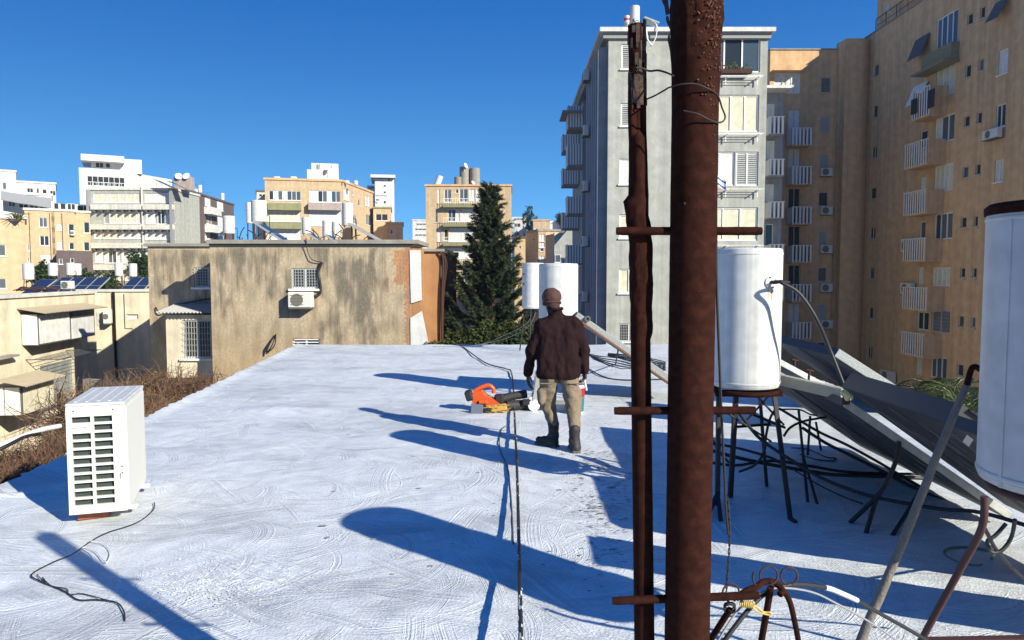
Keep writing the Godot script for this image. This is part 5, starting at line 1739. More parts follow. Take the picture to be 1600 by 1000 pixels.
func make_dry_vines() -> void:
	var kinds := []
	for v in 4:
		var b := MB.new()
		for s in 3:
			var p := [Vector3(rng.randf_range(-0.1, 0.1), 0, rng.randf_range(-0.1, 0.1))]
			var dir := Vector3(rng.randf_range(-0.5, 0.5), 1, rng.randf_range(-0.5, 0.5)).normalized()
			for k in 6:
				dir = (dir + Vector3(rng.randf_range(-0.5, 0.5), rng.randf_range(-0.35, 0.15), rng.randf_range(-0.5, 0.5))).normalized()
				p.append(p[k] + dir * 0.17)
			b.tube(p, [0.012, 0.011, 0.010, 0.009, 0.008, 0.006, 0.003], 4, false)
			for e in 2:
				var o: Vector3 = p[2 + e * 2]
				b.tube([o, o + Vector3(rng.randf_range(-0.2, 0.2), rng.randf_range(0, 0.2), rng.randf_range(-0.2, 0.2)), o + Vector3(rng.randf_range(-0.35, 0.35), rng.randf_range(0, 0.3), rng.randf_range(-0.35, 0.35))], [0.007, 0.005, 0.002], 3, false)
		kinds.append(b.mesh())
	var lb := MB.new()
	for k in 5:
		var bs := Basis.from_euler(Vector3(rng.randf() * TAU, rng.randf() * TAU, rng.randf() * TAU))
		var o := Vector3(rng.randf_range(-0.06, 0.06), rng.randf_range(-0.06, 0.06), rng.randf_range(-0.06, 0.06))
		lb.quad(o, o + bs.x * 0.035 - bs.y * 0.014, o + bs.x * 0.08, o + bs.x * 0.035 + bs.y * 0.016)
	var leaf := lb.mesh()
	# three thickets: [name, d from, d to, out from the roof's edge near, far, top near, top far, twigs, leaves, label]
	for q in [["dry_vine_thicket", 4.5, 8.9, 0.05, 2.4, 0.0, -0.05, 6000, 14000, "orange-brown dried vine mat along the near left roof edge"], ["dry_vine_thicket", 9.6, 20.5, 0.1, 4.6, -0.35, -0.95, 3000, 3000, "tangle of bare red-brown stems between the cream house and the roof"]]:
		var t := thing(q[0], q[9], "bush", Vector3(-7, GROUND, -(q[1] + q[2]) * 0.5))
		for v in 4:
			var xf := []; var cols := []
			for k in int(q[7] / 4):
				var d := rng.randf_range(q[1], q[2])
				var o := rng.randf_range(q[3] + 0.18, q[4] if q[1] < 9 else lerpf(0.9, q[4], clampf((d - q[1]) / 6.0, 0, 1)))
				var hump := 0.25 * sin(d * 1.3 + o * 0.8) + 0.2 * sin(o * 2.1 + 1.0)
				var y: float = lerpf(q[5], q[6], (d - q[1]) / (q[2] - q[1])) - 0.55 + hump * minf(o * 0.6, 1.0) - pow(rng.randf(), 2.0) * 0.9
				xf.append(Transform3D(Basis.from_euler(Vector3(rng.randf_range(-1.7, 1.7), rng.randf() * TAU, rng.randf_range(-1.7, 1.7))).scaled(Vector3.ONE * (rng.randf_range(0.22, 0.5) if q[1] < 9 else rng.randf_range(0.55, 1.1))), Vector3(roof_left(d) - o, y + (0.3 if q[1] < 9 else -0.1), -d)))
				var g := rng.randf_range(0.4, 1.25)
				cols.append(Color(0.165 * g, 0.09 * g, 0.052 * g) if q[1] < 10 else Color(0.165 * g, 0.07 * g, 0.05 * g))
			swarm("stems", kinds[v], leaf_mat2(), xf, t, cols)
		var lx := []; var lc := []
		for k in q[8]:
			var d := rng.randf_range(q[1], q[2])
			var o := rng.randf_range(q[3] + 0.18, q[4] if q[1] < 9 else lerpf(0.9, q[4], clampf((d - q[1]) / 6.0, 0, 1)))
			var hump := 0.25 * sin(d * 1.3 + o * 0.8) + 0.2 * sin(o * 2.1 + 1.0)
			var y: float = lerpf(q[5], q[6], (d - q[1]) / (q[2] - q[1])) - 0.35 + hump * minf(o * 0.6, 1.0) - pow(rng.randf(), 2.0) * 0.7
			lx.append(Transform3D(Basis.from_euler(Vector3(rng.randf() * 6, rng.randf() * 6, 0)).scaled(Vector3.ONE * rng.randf_range(0.4, 0.9)), Vector3(roof_left(d) - o, y + 0.14, -d)))
			var g := rng.randf_range(0.5, 1.4)
			lc.append(Color(0.20 * g, 0.115 * g, 0.035 * g) if rng.randf() > 0.03 else Color(0.09 * g, 0.11 * g, 0.02))
		swarm("dry_leaves", leaf, leaf_mat2(), lx, t, lc)
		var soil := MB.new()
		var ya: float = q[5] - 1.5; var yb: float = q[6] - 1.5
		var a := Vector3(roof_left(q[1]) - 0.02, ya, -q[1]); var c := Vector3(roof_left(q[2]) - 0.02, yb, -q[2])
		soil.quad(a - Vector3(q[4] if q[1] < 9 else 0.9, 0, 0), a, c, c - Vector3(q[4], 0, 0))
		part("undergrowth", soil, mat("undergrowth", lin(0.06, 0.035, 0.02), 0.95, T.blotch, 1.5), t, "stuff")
		# a few long arching canes
		var cb := MB.new()
		for k in (10 if q[1] < 9 else 45):
			var d := rng.randf_range(q[1], q[2])
			var o := rng.randf_range(0.3, q[4] if q[1] < 9 else lerpf(0.9, q[4], clampf((d - q[1]) / 6.0, 0, 1)))
			var p := Vector3(roof_left(d) - o, lerpf(q[5], q[6], (d - q[1]) / (q[2] - q[1])) - 0.7, -d)
			var dir := Vector3(rng.randf_range(-1, 0.9), 0, rng.randf_range(-1, 1)).normalized()
			var l := rng.randf_range(0.4, 1.1) if q[1] < 9 else rng.randf_range(0.5, 1.5)
			cb.tube(smooth([p, p + dir * l * 0.35 + Vector3.UP * l * 0.5, p + dir * l * 0.8 + Vector3.UP * l * 0.5, p + dir * l + Vector3.UP * l * 0.2], 4), 0.006, 4, false)
		part("canes", cb, mat("cane", lin(0.22, 0.12, 0.075), 0.8), t, "stuff")

var _leaf_m2: StandardMaterial3D
func leaf_mat2() -> StandardMaterial3D:
	if _leaf_m2 == null:
		_leaf_m2 = mat("dry_foliage", Color.WHITE, 0.85)
		_leaf_m2.vertex_color_use_as_albedo = true
	return _leaf_m2

func make_palms() -> void:
	var green := mat("palm_green", lin(0.05, 0.075, 0.022), 0.55)
	green.backlight_enabled = true
	green.backlight = Color(0.18, 0.22, 0.05)
	for q in [[1405, 622, 20, 0.9, 12, "yellow-green palm tuft by the wall air conditioner of the tan block"], [1440, 648, 17, 1.0, 14, "spreading palm right behind the far collector's low end"], [1472, 620, 18, 1.1, 16, "tallest upright palm in front of the tan block"], [1510, 640, 15, 0.9, 16, "dark arching palm left of the near boiler"], [1535, 625, 19, 0.9, 14, "palm mostly hidden behind the near boiler"]]:
		var c := at(q[0], q[1] + 25, q[2])
		var t := thing("palm", q[5], "palm", Vector3(c.x, GROUND, c.z))
		var tr := MB.new()
		tr.tube([Vector3(c.x, GROUND, c.z), c - Vector3.UP * 0.2], [0.16, 0.1], 8)
		part("trunk", tr, M.rust_dark, t)
		for k in q[4]:
			var a: float = k * 2.4 + q[0]
			var rise := rng.randf_range(0.25, 1.2)
			var l: float = q[3] * rng.randf_range(0.7, 1.15)
			var out := Vector3(cos(a), 0, sin(a))
			var p := smooth([c, c + (out * 0.45 + Vector3.UP * rise * 0.75) * l, c + (out * 0.95 + Vector3.UP * rise * 0.8) * l, c + (out * 1.35 + Vector3.UP * rise * 0.45) * l], 5)
			var b := MB.new()
			b.tube(p, 0.012, 4, false)
			for s in range(2, p.size() - 1):
				var z: Vector3 = (p[s + 1] - p[s]).normalized()
				var x := z.cross(Vector3.UP).normalized()
				for e in [-1.0, 1.0]:
					var ll := l * 0.42 * sin(PI * (0.15 + 0.8 * s / p.size()))
					var o: Vector3 = p[s]
					var dr: Vector3 = (x * e + z * 0.9 + Vector3.UP * 0.25).normalized()
					b.quad(o, o + dr * ll * 0.5 + z * 0.025, o + dr * ll - Vector3.UP * ll * 0.15, o + dr * ll * 0.5 - z * 0.025)
			part("frond", b, green, t)

# ---------- on our roof ----------
func mt(px: float, py: float, d: float) -> Vector3:
	return at(px, py, d * 1.092)

func make_mast() -> void:
	var base := Vector3(mt(1074, 950, 1.7).x, 0, -1.856)
	var t := thing("rusty_mast", "rusty steel mast: thick and thin pole joined by cross rungs, torn off at top", "mast", base)
	var nz := FastNoiseLite.new()
	nz.seed = 31; nz.frequency = 9.0; nz.fractal_octaves = 4
	# thick pole: scaled, swollen and torn at the top
	var b := MB.new()
	var seg := 48
	var rows := 150
	var top := 2.56
	for j in rows + 1:
		var y := top * j / rows
		for k in seg + 1:
			var a := TAU * k / seg
			var r := 0.0572 + 0.0006 * nz.get_noise_3d(cos(a) * 0.5, y * 2.0, sin(a) * 0.5)
			var scale := clampf((y - 2.26) / 0.2, 0, 1)
			var q := nz.get_noise_3d(cos(a) * 0.35 + 7.0, y, sin(a) * 0.35)
			r += scale * (0.004 + 0.007 * maxf(q, -0.1) * 2.0)
			var yy := y
			if j == rows: yy += 0.09 * nz.get_noise_2d(a * 0.25 if k < seg else 0.0, 5.0)
			b.v.append(base + Vector3(cos(a) * r, yy, sin(a) * r)); b.n.append(Vector3(cos(a), 0, sin(a))); b.uv.append(Vector2(a, y)); b.c.append(Color.WHITE)
	for j in rows:
		for k in seg:
			var a := j * (seg + 1) + k
			b.i.append_array([a, a + 1, a + seg + 1, a + 1, a + seg + 2, a + seg + 1])
	for j in rows + 1:
		for k in seg + 1:
			var i0 := j * (seg + 1) + (k - 1 if k > 0 else seg - 1)
			var i1 := j * (seg + 1) + (k + 1 if k < seg else 1)
			var d1: Vector3 = b.v[i1] - b.v[i0]
			var d2: Vector3 = b.v[mini(j + 1, rows) * (seg + 1) + k] - b.v[maxi(j - 1, 0) * (seg + 1) + k]
			b.n[j * (seg + 1) + k] = d2.cross(d1).normalized()
	part("pole", b, M.rust, t)
	# scales of rust and torn strips round the top
	var fl := MB.new()
	for k in 260:
		var a := deg_to_rad(rng.randfn(62.0, 20.0))
		var y := 2.54 - absf(rng.randfn(0.0, 0.13))
		if rng.randf() < 0.05: y = rng.randf_range(1.2, 2.4)
		var n := Vector3(cos(a), 0, sin(a))
		var s := rng.randf_range(0.0009, 0.003)
		var bs := Basis(n.cross(Vector3.UP), Vector3.UP, n) * Basis.from_euler(Vector3(rng.randf_range(-0.7, 0.7), rng.randf_range(-0.7, 0.7), rng.randf() * 3.0))
		fl.box(base + n * 0.0592 * (1.0 + 0.1 * clampf((y - 2.26) / 0.2, 0, 1)) + Vector3.UP * y, Vector3(s * 1.6, s * rng.randf_range(0.7, 2.0), 0.001), bs)
	part("rust_scale", fl, M.rust_bright, t, "stuff")
	for q in [[1034, 1, 1042, -14, 1046, 22, 1040, 24, 1038, 10], [1040, 27, 1044, 25, 1048, 45, 1046, 46, 1041, 34], [1043, 58, 1046, 53, 1049, 84, 1047, 84, 1043, 64]]:
		var fb := MB.new()
		var poly := PackedVector2Array()
		var o := mt(1036, 0, 1.69)
		for k in 5:
			var p := mt(q[k * 2], q[k * 2 + 1], 1.69) - o
			poly.append(Vector2(p.x, p.y))
		fb.prism(poly, o, Vector3(0.95, 0, 0.3).normalized(), Vector3.UP, 0.003)
		part("torn_strip", fb, M.rust_dark, t)
	# thin pole, rotten and split above the upper rung
	var tb := MB.new()
	var p0 := Vector3(0.373, 0, -1.902); var p1 := Vector3(0.3145, 2.477, -1.902)
	var tr := 140
	for j in tr + 1:
		var f := float(j) / tr
		var c := p0.lerp(p1, f)
		for k in 25:
			var a := TAU * k / 24
			var r := lerpf(0.0258, 0.0225, f)
			var y := (c.y - 1.85) / 1.092 + 1.85
			if y > 2.02:
				r = lerpf(0.0225, 0.0195, (y - 2.02) / 0.4)
				var q := nz.get_noise_3d(cos(a) * 0.12 + 3.0, y * 0.6, sin(a) * 0.12)
				r *= 1.0 + 0.22 * q
				if y > 2.17 and y < 2.25 and cos(a - 1.5) > 0.72: r *= 0.45
				if y > 2.27 and y < 2.34 and cos(a - 1.0) > 0.86: r *= 0.5
			elif y > 1.70:
				r *= 1.0 + 0.16 * maxf(nz.get_noise_3d(cos(a) * 0.2, y * 1.5, sin(a) * 0.2 + 4.0), -0.2) * clampf((y - 1.7) * 12.0, 0, 1) * 1.8
				if y > 1.93 and cos(a - PI) > 0.2: r *= 1.0 + 0.55 * (y - 1.93) / 0.09 * maxf(cos(a - PI), 0.0)
				if y > 1.7 and y < 1.985 and cos(a) > 0.2: r *= 1.0 + 0.32 * cos(a) * (0.6 + 0.8 * absf(nz.get_noise_1d(y * 3.0)))
			tb.v.append(Vector3(c.x + cos(a) * r * 1.09, c.y, c.z + sin(a) * r * 1.09)); tb.n.append(Vector3(cos(a), 0, sin(a))); tb.uv.append(Vector2(a, y)); tb.c.append(Color.WHITE)
	for j in tr:
		for k in 24:
			var a := j * 25 + k
			tb.i.append_array([a, a + 1, a + 25, a + 1, a + 26, a + 25])
	for j in tr + 1:
		for k in 25:
			var i0 := j * 25 + (k - 1 if k > 0 else 23)
			var i1 := j * 25 + (k + 1 if k < 24 else 1)
			var d1: Vector3 = tb.v[i1] - tb.v[i0]
			var d2: Vector3 = tb.v[mini(j + 1, tr) * 25 + k] - tb.v[maxi(j - 1, 0) * 25 + k]
			tb.n[j * 25 + k] = d2.cross(d1).normalized()
	part("thin_pole", tb, M.rust, t)
	var bk := MB.new()      # strips of grey scale still stuck to its upper end
	for k in 60:
		var y := rng.randf_range(2.28, 2.468)
		var a := rng.randf_range(0.2, PI - 0.2)
		var n := Vector3(cos(a), 0, sin(a))
		var c := p0.lerp(p1, y / 2.477)
		bk.box(Vector3(c.x, y, c.z) + n * 0.0224, Vector3(rng.randf_range(0.004, 0.011), rng.randf_range(0.012, 0.045), 0.0016), Basis(n.cross(Vector3.UP), Vector3.UP, n) * Basis(Vector3.UP, rng.randf_range(-0.3, 0.3)))
	part("grey_scale", bk, mat("grey_scale", lin(0.085, 0.066, 0.056), 0.95, T.rust, 9.0), t, "stuff")
	var cap := MB.new()
	cap.lathe(p1 - Vector3.UP * 0.002, [Vector2(0.0205, 0), Vector2(0, 0.001)], 16)
	part("pole_core", cap, M.dark, t)
	for q in [[963, 361, 1190, 361], [960, 642, 1180, 641], [957, 939, 1186, 930]]:
		var r := MB.new()
		var a := mt(q[0], q[1], 1.7); var c := mt(q[2], q[3], 1.7)
		var p := []
		var rr := []
		for k in 25:
			p.append(a.lerp(c, k / 24.0))
			rr.append(0.0106 * (0.9 if k in [0, 24] else 1.0) * (1.0 + 0.07 * nz.get_noise_1d(k * 0.9 + q[1])))
		r.tube(p, rr, 12)
		part("rung", r, M.rust, t)
	# wires twisted round the poles
	var w := MB.new()
	w.tube(smooth([mt(994, 106, 1.71), mt(1004, 107, 1.712), mt(1015, 111, 1.715), mt(1028, 110, 1.715), mt(1040, 113, 1.69), mt(1052, 118, 1.645)]), 0.0026, 6)
	w.tube(smooth([mt(1010, 155, 1.725), mt(1022, 150, 1.72), mt(1040, 140, 1.69), mt(1045, 137, 1.66), mt(1063, 132, 1.639), mt(1085, 131, 1.635), mt(1105, 138, 1.638), mt(1121, 149, 1.665), mt(1128, 168, 1.68), mt(1133, 182, 1.68), mt(1129, 190, 1.672), mt(1119, 191, 1.655), mt(1106, 186, 1.638), mt(1090, 178, 1.634), mt(1068, 173, 1.64)]), 0.0022, 6)
	part("tie_wire", w, M.black_steel, t)
	# cable hanging beside the mast
	var cb := MB.new()
	cb.tube(smooth([mt(1119, 300, 1.70), mt(1119, 370, 1.72), mt(1120, 450, 1.73), mt(1124, 560, 1.74), mt(1127, 640, 1.75), mt(1131, 720, 1.76), mt(1134, 790, 1.77), mt(1138, 835, 1.77)]), 0.0036, 7)
	solo("hanging_cable", cb, M.black_rubber, "thick black cable hanging straight down the right side of the rusty mast", "cable", mt(1124, 560, 1.74))
	var tw := MB.new()
	for e in 2:
		var p := []
		for k in 60:
			var f := k / 59.0
			var c := mt(1137 + 3 * sin(f * 4.0), 780 + 145 * f, 1.77)
			p.append(c + Vector3(cos(f * 34 + e * PI), 0, sin(f * 34 + e * PI)) * 0.0022)
		tw.tube(p, 0.0017, 5)
	solo("twisted_wire", tw, M.black_steel, "thin twisted black wire reaching down to the lowest rung", "wire", mt(1140, 925, 1.77))
	# bent rusty bars and rings at the lowest rung
	var rb := thing("bent_bars", "bundle of bent rusty bars and wire rings at the foot of the mast", "rebar", Vector3(0.55, 0, -1.85))
	for q in [[[[1141, 952, 1.74], [1128, 972, 1.76], [1105, 1010, 1.8], [1070, 1085, 1.9], [1040, 1150, 2.0]], 0.0086], [[[1204, 918, 1.78], [1199, 950, 1.8], [1190, 1000, 1.84], [1175, 1090, 1.92], [1160, 1190, 2.05]], 0.0092], [[[1213, 913, 1.78], [1224, 923, 1.77], [1234, 940, 1.78], [1241, 968, 1.8], [1249, 1010, 1.84], [1262, 1100, 1.95], [1272, 1170, 2.05]], 0.0078], [[[1150, 935, 1.72], [1165, 924, 1.73], [1180, 918, 1.74], [1192, 910, 1.76], [1203, 908, 1.78], [1214, 912, 1.78], [1222, 923, 1.77], [1218, 929, 1.76]], 0.0085]]:
		var b2 := MB.new()
		var p := []
		for k in q[0]: p.append(mt(k[0], k[1], k[2]))
		b2.tube(smooth(p), q[1], 9)
		part("bar", b2, M.rust, rb)
	for q in [[1201, 899, 14.0, 1.76], [1233, 900, 13.0, 1.77], [1142, 926, 13.0, 1.71]]:
		var g := MB.new()
		var p := []
		for k in 22:
			var a := -0.5 * PI + 0.35 + (TAU - 0.55) * k / 21.0
			p.append(mt(q[0] + cos(a) * q[2], q[1] - sin(a) * q[2] * 1.05, q[3] + 0.008 * sin(a * 0.5)))
		g.tube(p, 0.0026, 6)
		part("ring", g, M.rust_dark, rb)
	var sp := MB.new()
	sp.tube(smooth([mt(1178, 894, 1.74), mt(1176, 903, 1.74), mt(1180, 915, 1.74)]), 0.003, 6)
	for k in 3:
		var p := []
		for s in 14:
			var a := TAU * s / 12.0 + k
			p.append(mt(1140 + cos(a) * 9, 946 + k * 3 + sin(a) * (5 + k), 1.735 + 0.014 * sin(a)))
		sp.tube(p, 0.0022, 5)
	part("tie_wire", sp, M.black_steel, rb)
	var rp := MB.new()
	for k in 7:
		var p := []
		for s in 11:
			var a := TAU * s / 10.0
			p.append(mt(1158 + k * 3.2 + cos(a) * 1.5, 943 + sin(a) * 5 + k * 0.4, 1.735 + 0.012 * cos(a)))
		rp.tube(p, 0.0022, 5)
	rp.tube(smooth([mt(1172, 943, 1.74), mt(1182, 948, 1.76), mt(1192, 956, 1.79), mt(1203, 957, 1.79), mt(1204, 961, 1.79), mt(1190, 958, 1.79), mt(1180, 953, 1.77), mt(1172, 946, 1.74)]), 0.0027, 6)
	solo("yellow_rope", rp, mat("yellow_rope", lin(0.52, 0.38, 0.12), 0.9), "short yellow rope knotted round the bent rusty bars", "rope", mt(1175, 946, 1.75))

func pipe(called: String, pts: Array, r: float, label: String, m: Material, group := "", parent: Node = null) -> void:
	var b := MB.new()
	var p := []
	for q in pts: p.append(at(q[0], q[1], q[2]) if q.size() > 2 else gnd(q[0], q[1], r))
	b.tube(smooth(p, 8), r, 8)
	if parent: part(called, b, m, parent)
	else: solo(called, b, m, label, "hose" if called != "wire" else "wire", p[0], group)

func big_boiler(called: String, c: Vector3, r: float, y0: float, y1: float, label: String, rust_lid: bool) -> Node3D:
	var t := thing(called, label, "water tank", Vector3(c.x, y0, c.z))
	var b := MB.new()
	var o := Vector3(c.x, 0, c.z)
	b.lathe(o, [Vector2(0, y0), Vector2(r * 0.9, y0), Vector2(r * 0.97, y0 + 0.01), Vector2(r, y0 + 0.03), Vector2(r, y1 - 0.03), Vector2(r * 0.985, y1 - 0.008), Vector2(r * 0.95, y1), Vector2(0, y1 + 0.012)], 64)
	part("tank_body", b, M.tank_white, t)
	var g := MB.new()
	g.lathe(o, [Vector2(r + 0.001, y0 + 0.035), Vector2(r + 0.004, y0 + 0.04), Vector2(r + 0.004, y0 + 0.05), Vector2(r + 0.001, y0 + 0.055)], 64)
	part("seam_ring", g, M.tank_white, t)
	g = MB.new()
	g.lathe(o, [Vector2(r + 0.001, y1 - 0.05), Vector2(r + 0.003, y1 - 0.046), Vector2(r + 0.003, y1 - 0.038), Vector2(r + 0.001, y1 - 0.034)], 64)
	part("seam_ring", g, M.tank_white, t)
	if rust_lid:
		var l := MB.new()
		l.lathe(o, [Vector2(r * 0.99, y1 - 0.026), Vector2(r + 0.007, y1 - 0.024), Vector2(r + 0.008, y1 + 0.004), Vector2(r * 0.97, y1 + 0.018), Vector2(0, y1 + 0.03)], 64)
		part("lid", l, M.rust, t)
	return t

func make_boilers() -> void:
	# near boiler, at the right edge
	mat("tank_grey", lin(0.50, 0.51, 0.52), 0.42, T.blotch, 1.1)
	var ca := Vector3(2.115, 0, -2.77)
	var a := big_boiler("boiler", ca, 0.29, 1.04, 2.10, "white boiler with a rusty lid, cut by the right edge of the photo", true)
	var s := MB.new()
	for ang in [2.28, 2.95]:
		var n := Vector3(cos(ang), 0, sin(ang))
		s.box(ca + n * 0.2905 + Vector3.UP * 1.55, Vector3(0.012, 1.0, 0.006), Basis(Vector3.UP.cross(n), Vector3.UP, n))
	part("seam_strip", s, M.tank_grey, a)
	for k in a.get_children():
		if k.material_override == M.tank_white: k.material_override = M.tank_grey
	var st := thing("boiler_stand", "red-brown steel stand under the boiler at the right edge", "stand", Vector3(ca.x, 0, ca.z))
	for q in [[at(1538, 776, 2.64), at(1534, 825, 2.66), at(1500, 890, 2.8), at(1440, 1000, 2.98), gnd(1404, 1078)], [ca + Vector3(0.22, 1.04, 0.15), ca + Vector3(0.3, 0.5, 0.25), ca + Vector3(0.42, 0.0, 0.35)], [ca + Vector3(0.1, 1.04, -0.24), ca + Vector3(0.14, 0.5, -0.3), ca + Vector3(0.2, 0.0, -0.42)]]:
		var b := MB.new()
		b.tube(smooth(q, 5), 0.0135, 8)
		part("leg", b, mat("red_oxide", lin(0.06, 0.02, 0.018), 0.75, T.blotch, 2.0) if not M.has("red_oxide") else M.red_oxide, st)
	var rg := MB.new()
	var p := []
	for k in 33: p.append(ca + Vector3(cos(TAU * k / 32.0) * 0.25, 1.022, sin(TAU * k / 32.0) * 0.25))
	rg.tube(p, 0.014, 6)
	part("ring", rg, M.red_oxide, st)
	var cr := MB.new()
	cr.bar(at(1448, 1004, 2.7), at(1640, 1000, 2.7), 0.03, 0.03)
	part("cross_bar", cr, M.red_oxide, st)
	# boiler beside the mast
	var cb := at(1166, 500, 5.78)
	cb.y = 0
	var y0 := at(1166, 611, 5.53).y; var y1 := at(1166, 389, 5.78).y
	var b := big_boiler("boiler", cb, 0.263, y0, y1, "white boiler right beside the rusty mast, black hose bending out of its side", false)
	var n := Vector3(0.38, 0, 0.92).normalized()
	var fc := cb + n * 0.263 + Vector3.UP * at(1190, 441, 5.53).y
	var fl := MB.new()
	fl.lathe(fc - n * 0.004, [Vector2(0, 0.0), Vector2(0.052, 0.0), Vector2(0.052, 0.012), Vector2(0, 0.012)], 24, Basis(Vector3.UP.cross(n), n, Vector3.UP.cross(n).cross(n)))
	var flange := part("flange", fl, M.tank_white, b)
	var dr := MB.new()
	for k in 7:
		var a2 := atan2(n.z, n.x) + rng.randf_range(-0.16, 0.14)
		var n2 := Vector3(cos(a2), 0, sin(a2))
		var l := rng.randf_range(0.03, 0.11)
		dr.box(cb + n2 * 0.2634 + Vector3.UP * (fc.y - 0.05 - l * 0.5), Vector3(rng.randf_range(0.002, 0.006), l, 0.0012), Basis(Vector3.UP.cross(n2), Vector3.UP, n2))
	part("rust_run", dr, mat("rust_stain", lin(0.42, 0.27, 0.13), 0.6), b, "stuff")
	var bo := MB.new()
	for k in 4:
		var x := Vector3.UP.cross(n)
		var q := fc + n * 0.012 + (x * cos(k * PI / 2 + 0.4) + Vector3.UP * sin(k * PI / 2 + 0.4)) * 0.04
		bo.box(q, Vector3(0.01, 0.01, 0.01))
	part("bolts", bo, M.dark_grey, flange, "stuff")
	var el := MB.new()
	el.tube(smooth([fc + n * 0.005, fc + n * 0.05, fc + n * 0.075 + Vector3(0.02, 0.005, 0), fc + n * 0.085 + Vector3(0.08, -0.005, 0)]), 0.014, 8)
	part("elbow", el, M.black_steel, b)
	var hs := MB.new()
	hs.tube(smooth([fc + n * 0.08 + Vector3(0.05, 0.0, 0), at(1220, 441, 5.4), at(1248, 458, 5.38), at(1275, 497, 5.36), at(1296, 545, 5.4), at(1312, 585, 5.35), at(1322, 612, 5.32)], 8), 0.0135, 8)
	solo("hose", hs, M.black_rubber, "black hose arching from the boiler beside the mast to a taped collector joint", "hose", at(1290, 540, 5.4))
	# its stand
	var sb := thing("boiler_stand", "dark rusty stand under the boiler beside the rusty mast", "stand", Vector3(cb.x, 0, cb.z))
	var pr := []
	for k in 33: pr.append(cb + Vector3(cos(TAU * k / 32.0) * 0.25, y0 - 0.03, sin(TAU * k / 32.0) * 0.25))
	var r2 := MB.new()
	r2.tube(pr, 0.022, 6)
	r2.bar(cb + Vector3(-0.26, y0 - 0.04, 0.1), cb + Vector3(0.26, y0 - 0.04, 0.1), 0.03, 0.05)
	part("ring", r2, M.rust, sb)
	for q in [[1123, 614, 5.85, 1121, 790, 0.02], [1150, 616, 5.95, 1141, 776, 0.022], [1209, 610, 5.85, 1235, 812, 0.016], [1187, 616, 6.2, 1198, 760, 0.014]]:
		var lg := MB.new()
		lg.bar(at(q[0], q[1], q[2]), gnd(q[3], q[4]), q[5] * 2, q[5] * 1.6)
		part("leg", lg, M.black_steel, sb)
	for q in [[1121, 790, 1104, 812], [1121, 790, 1126, 815], [1235, 812, 1243, 818]]:
		var ft := MB.new()
		ft.bar(gnd(q[0], q[1]) + Vector3.UP * 0.1 * (1.0 if q[0] == 1121 else 0.1), gnd(q[2], q[3]) + Vector3.UP * 0.012, 0.03, 0.02)
		part("foot", ft, M.black_steel, sb)
	for q in [[1180, 616, 5.9, 1225, 664, 5.9], [1204, 616, 5.9, 1160, 664, 6.0], [1128, 640, 5.85, 1205, 690, 5.9]]:
		var br := MB.new()
		br.tube([at(q[0], q[1], q[2]), at(q[3], q[4], q[5])], 0.009, 6)
		part("brace", br, M.black_steel, sb)
	var rb := MB.new()
	rb.tube([at(1150, 667, 6.1), at(1203, 663, 6.3)], 0.012, 6)
	part("brace", rb, M.rust, sb)
	# two boilers by the worker
	var c1 := at(872.5, 450, 10.9)
	c1.y = 0
	big_boiler("boiler", c1, 0.29, at(872, 540, 10.9).y, at(872, 412, 10.9).y, "wide white boiler directly behind the worker's head", false)
	var c2 := at(833, 450, 17.5)
	c2.y = 0
	var ub := big_boiler("boiler", c2, 0.262, at(833, 482, 17.5).y, at(833, 411, 17.5).y, "slimmer white boiler with small dark print, left of the worker's head", false)
	for q in [[c1, 0.5, at(872, 540, 10.9).y, "black stand under the wide boiler behind the worker"], [c2, 0.3, at(833, 482, 17.5).y, "black stand of the slimmer boiler, legs on the far roof edge"]]:
		var cs := thing("boiler_stand", q[3], "stand", Vector3(q[0].x, 0, q[0].z))
		for k in 4:
			var ang: float = TAU * k / 4 + q[1]
			var lg := MB.new()
			lg.tube([q[0] + Vector3(cos(ang) * 0.2, q[2], sin(ang) * 0.2), q[0] + Vector3(cos(ang) * 0.33, 0, sin(ang) * 0.33)], 0.018, 6)
			part("leg", lg, M.black_steel, cs)
		var bb := MB.new()
		bb.bar(q[0] + Vector3(-0.22, q[2] - 0.03, 0.1), q[0] + Vector3(0.22, q[2] - 0.03, 0.1), 0.04, 0.05)
		bb.bar(q[0] + Vector3(-0.22, q[2] - 0.03, -0.1), q[0] + Vector3(0.22, q[2] - 0.03, -0.1), 0.04, 0.05)
		part("cradle", bb, M.black_steel, cs)
	# dark print on the boilers, as far as it can be made out
	for q in [[c2, 0.262, -2.05, 1.83, 0.11, 0.07, ub], [c2, 0.262, -2.05, 1.60, 0.11, 0.05, ub]]:
		var pm := MB.new()
		var ang: float = q[2] + PI * 1.5
		var nn := Vector3(cos(ang), 0, sin(ang))
		var x := Vector3.UP.cross(nn)
		for k in 3:
			var ang2 := ang + (k - 1) * 0.14
			var n2 := Vector3(cos(ang2), 0, sin(ang2))
			for e in 2:
				pm.box(q[0] + n2 * (q[1] + 0.002) + Vector3.UP * (q[3] + e * 0.03), Vector3(0.024, 0.02, 0.003), Basis(Vector3.UP.cross(n2), Vector3.UP, n2))
		part("print", pm, mat("print_blue", lin(0.03, 0.04, 0.09), 0.6) if not M.has("print_blue") else M.print_blue, q[6], "stuff")

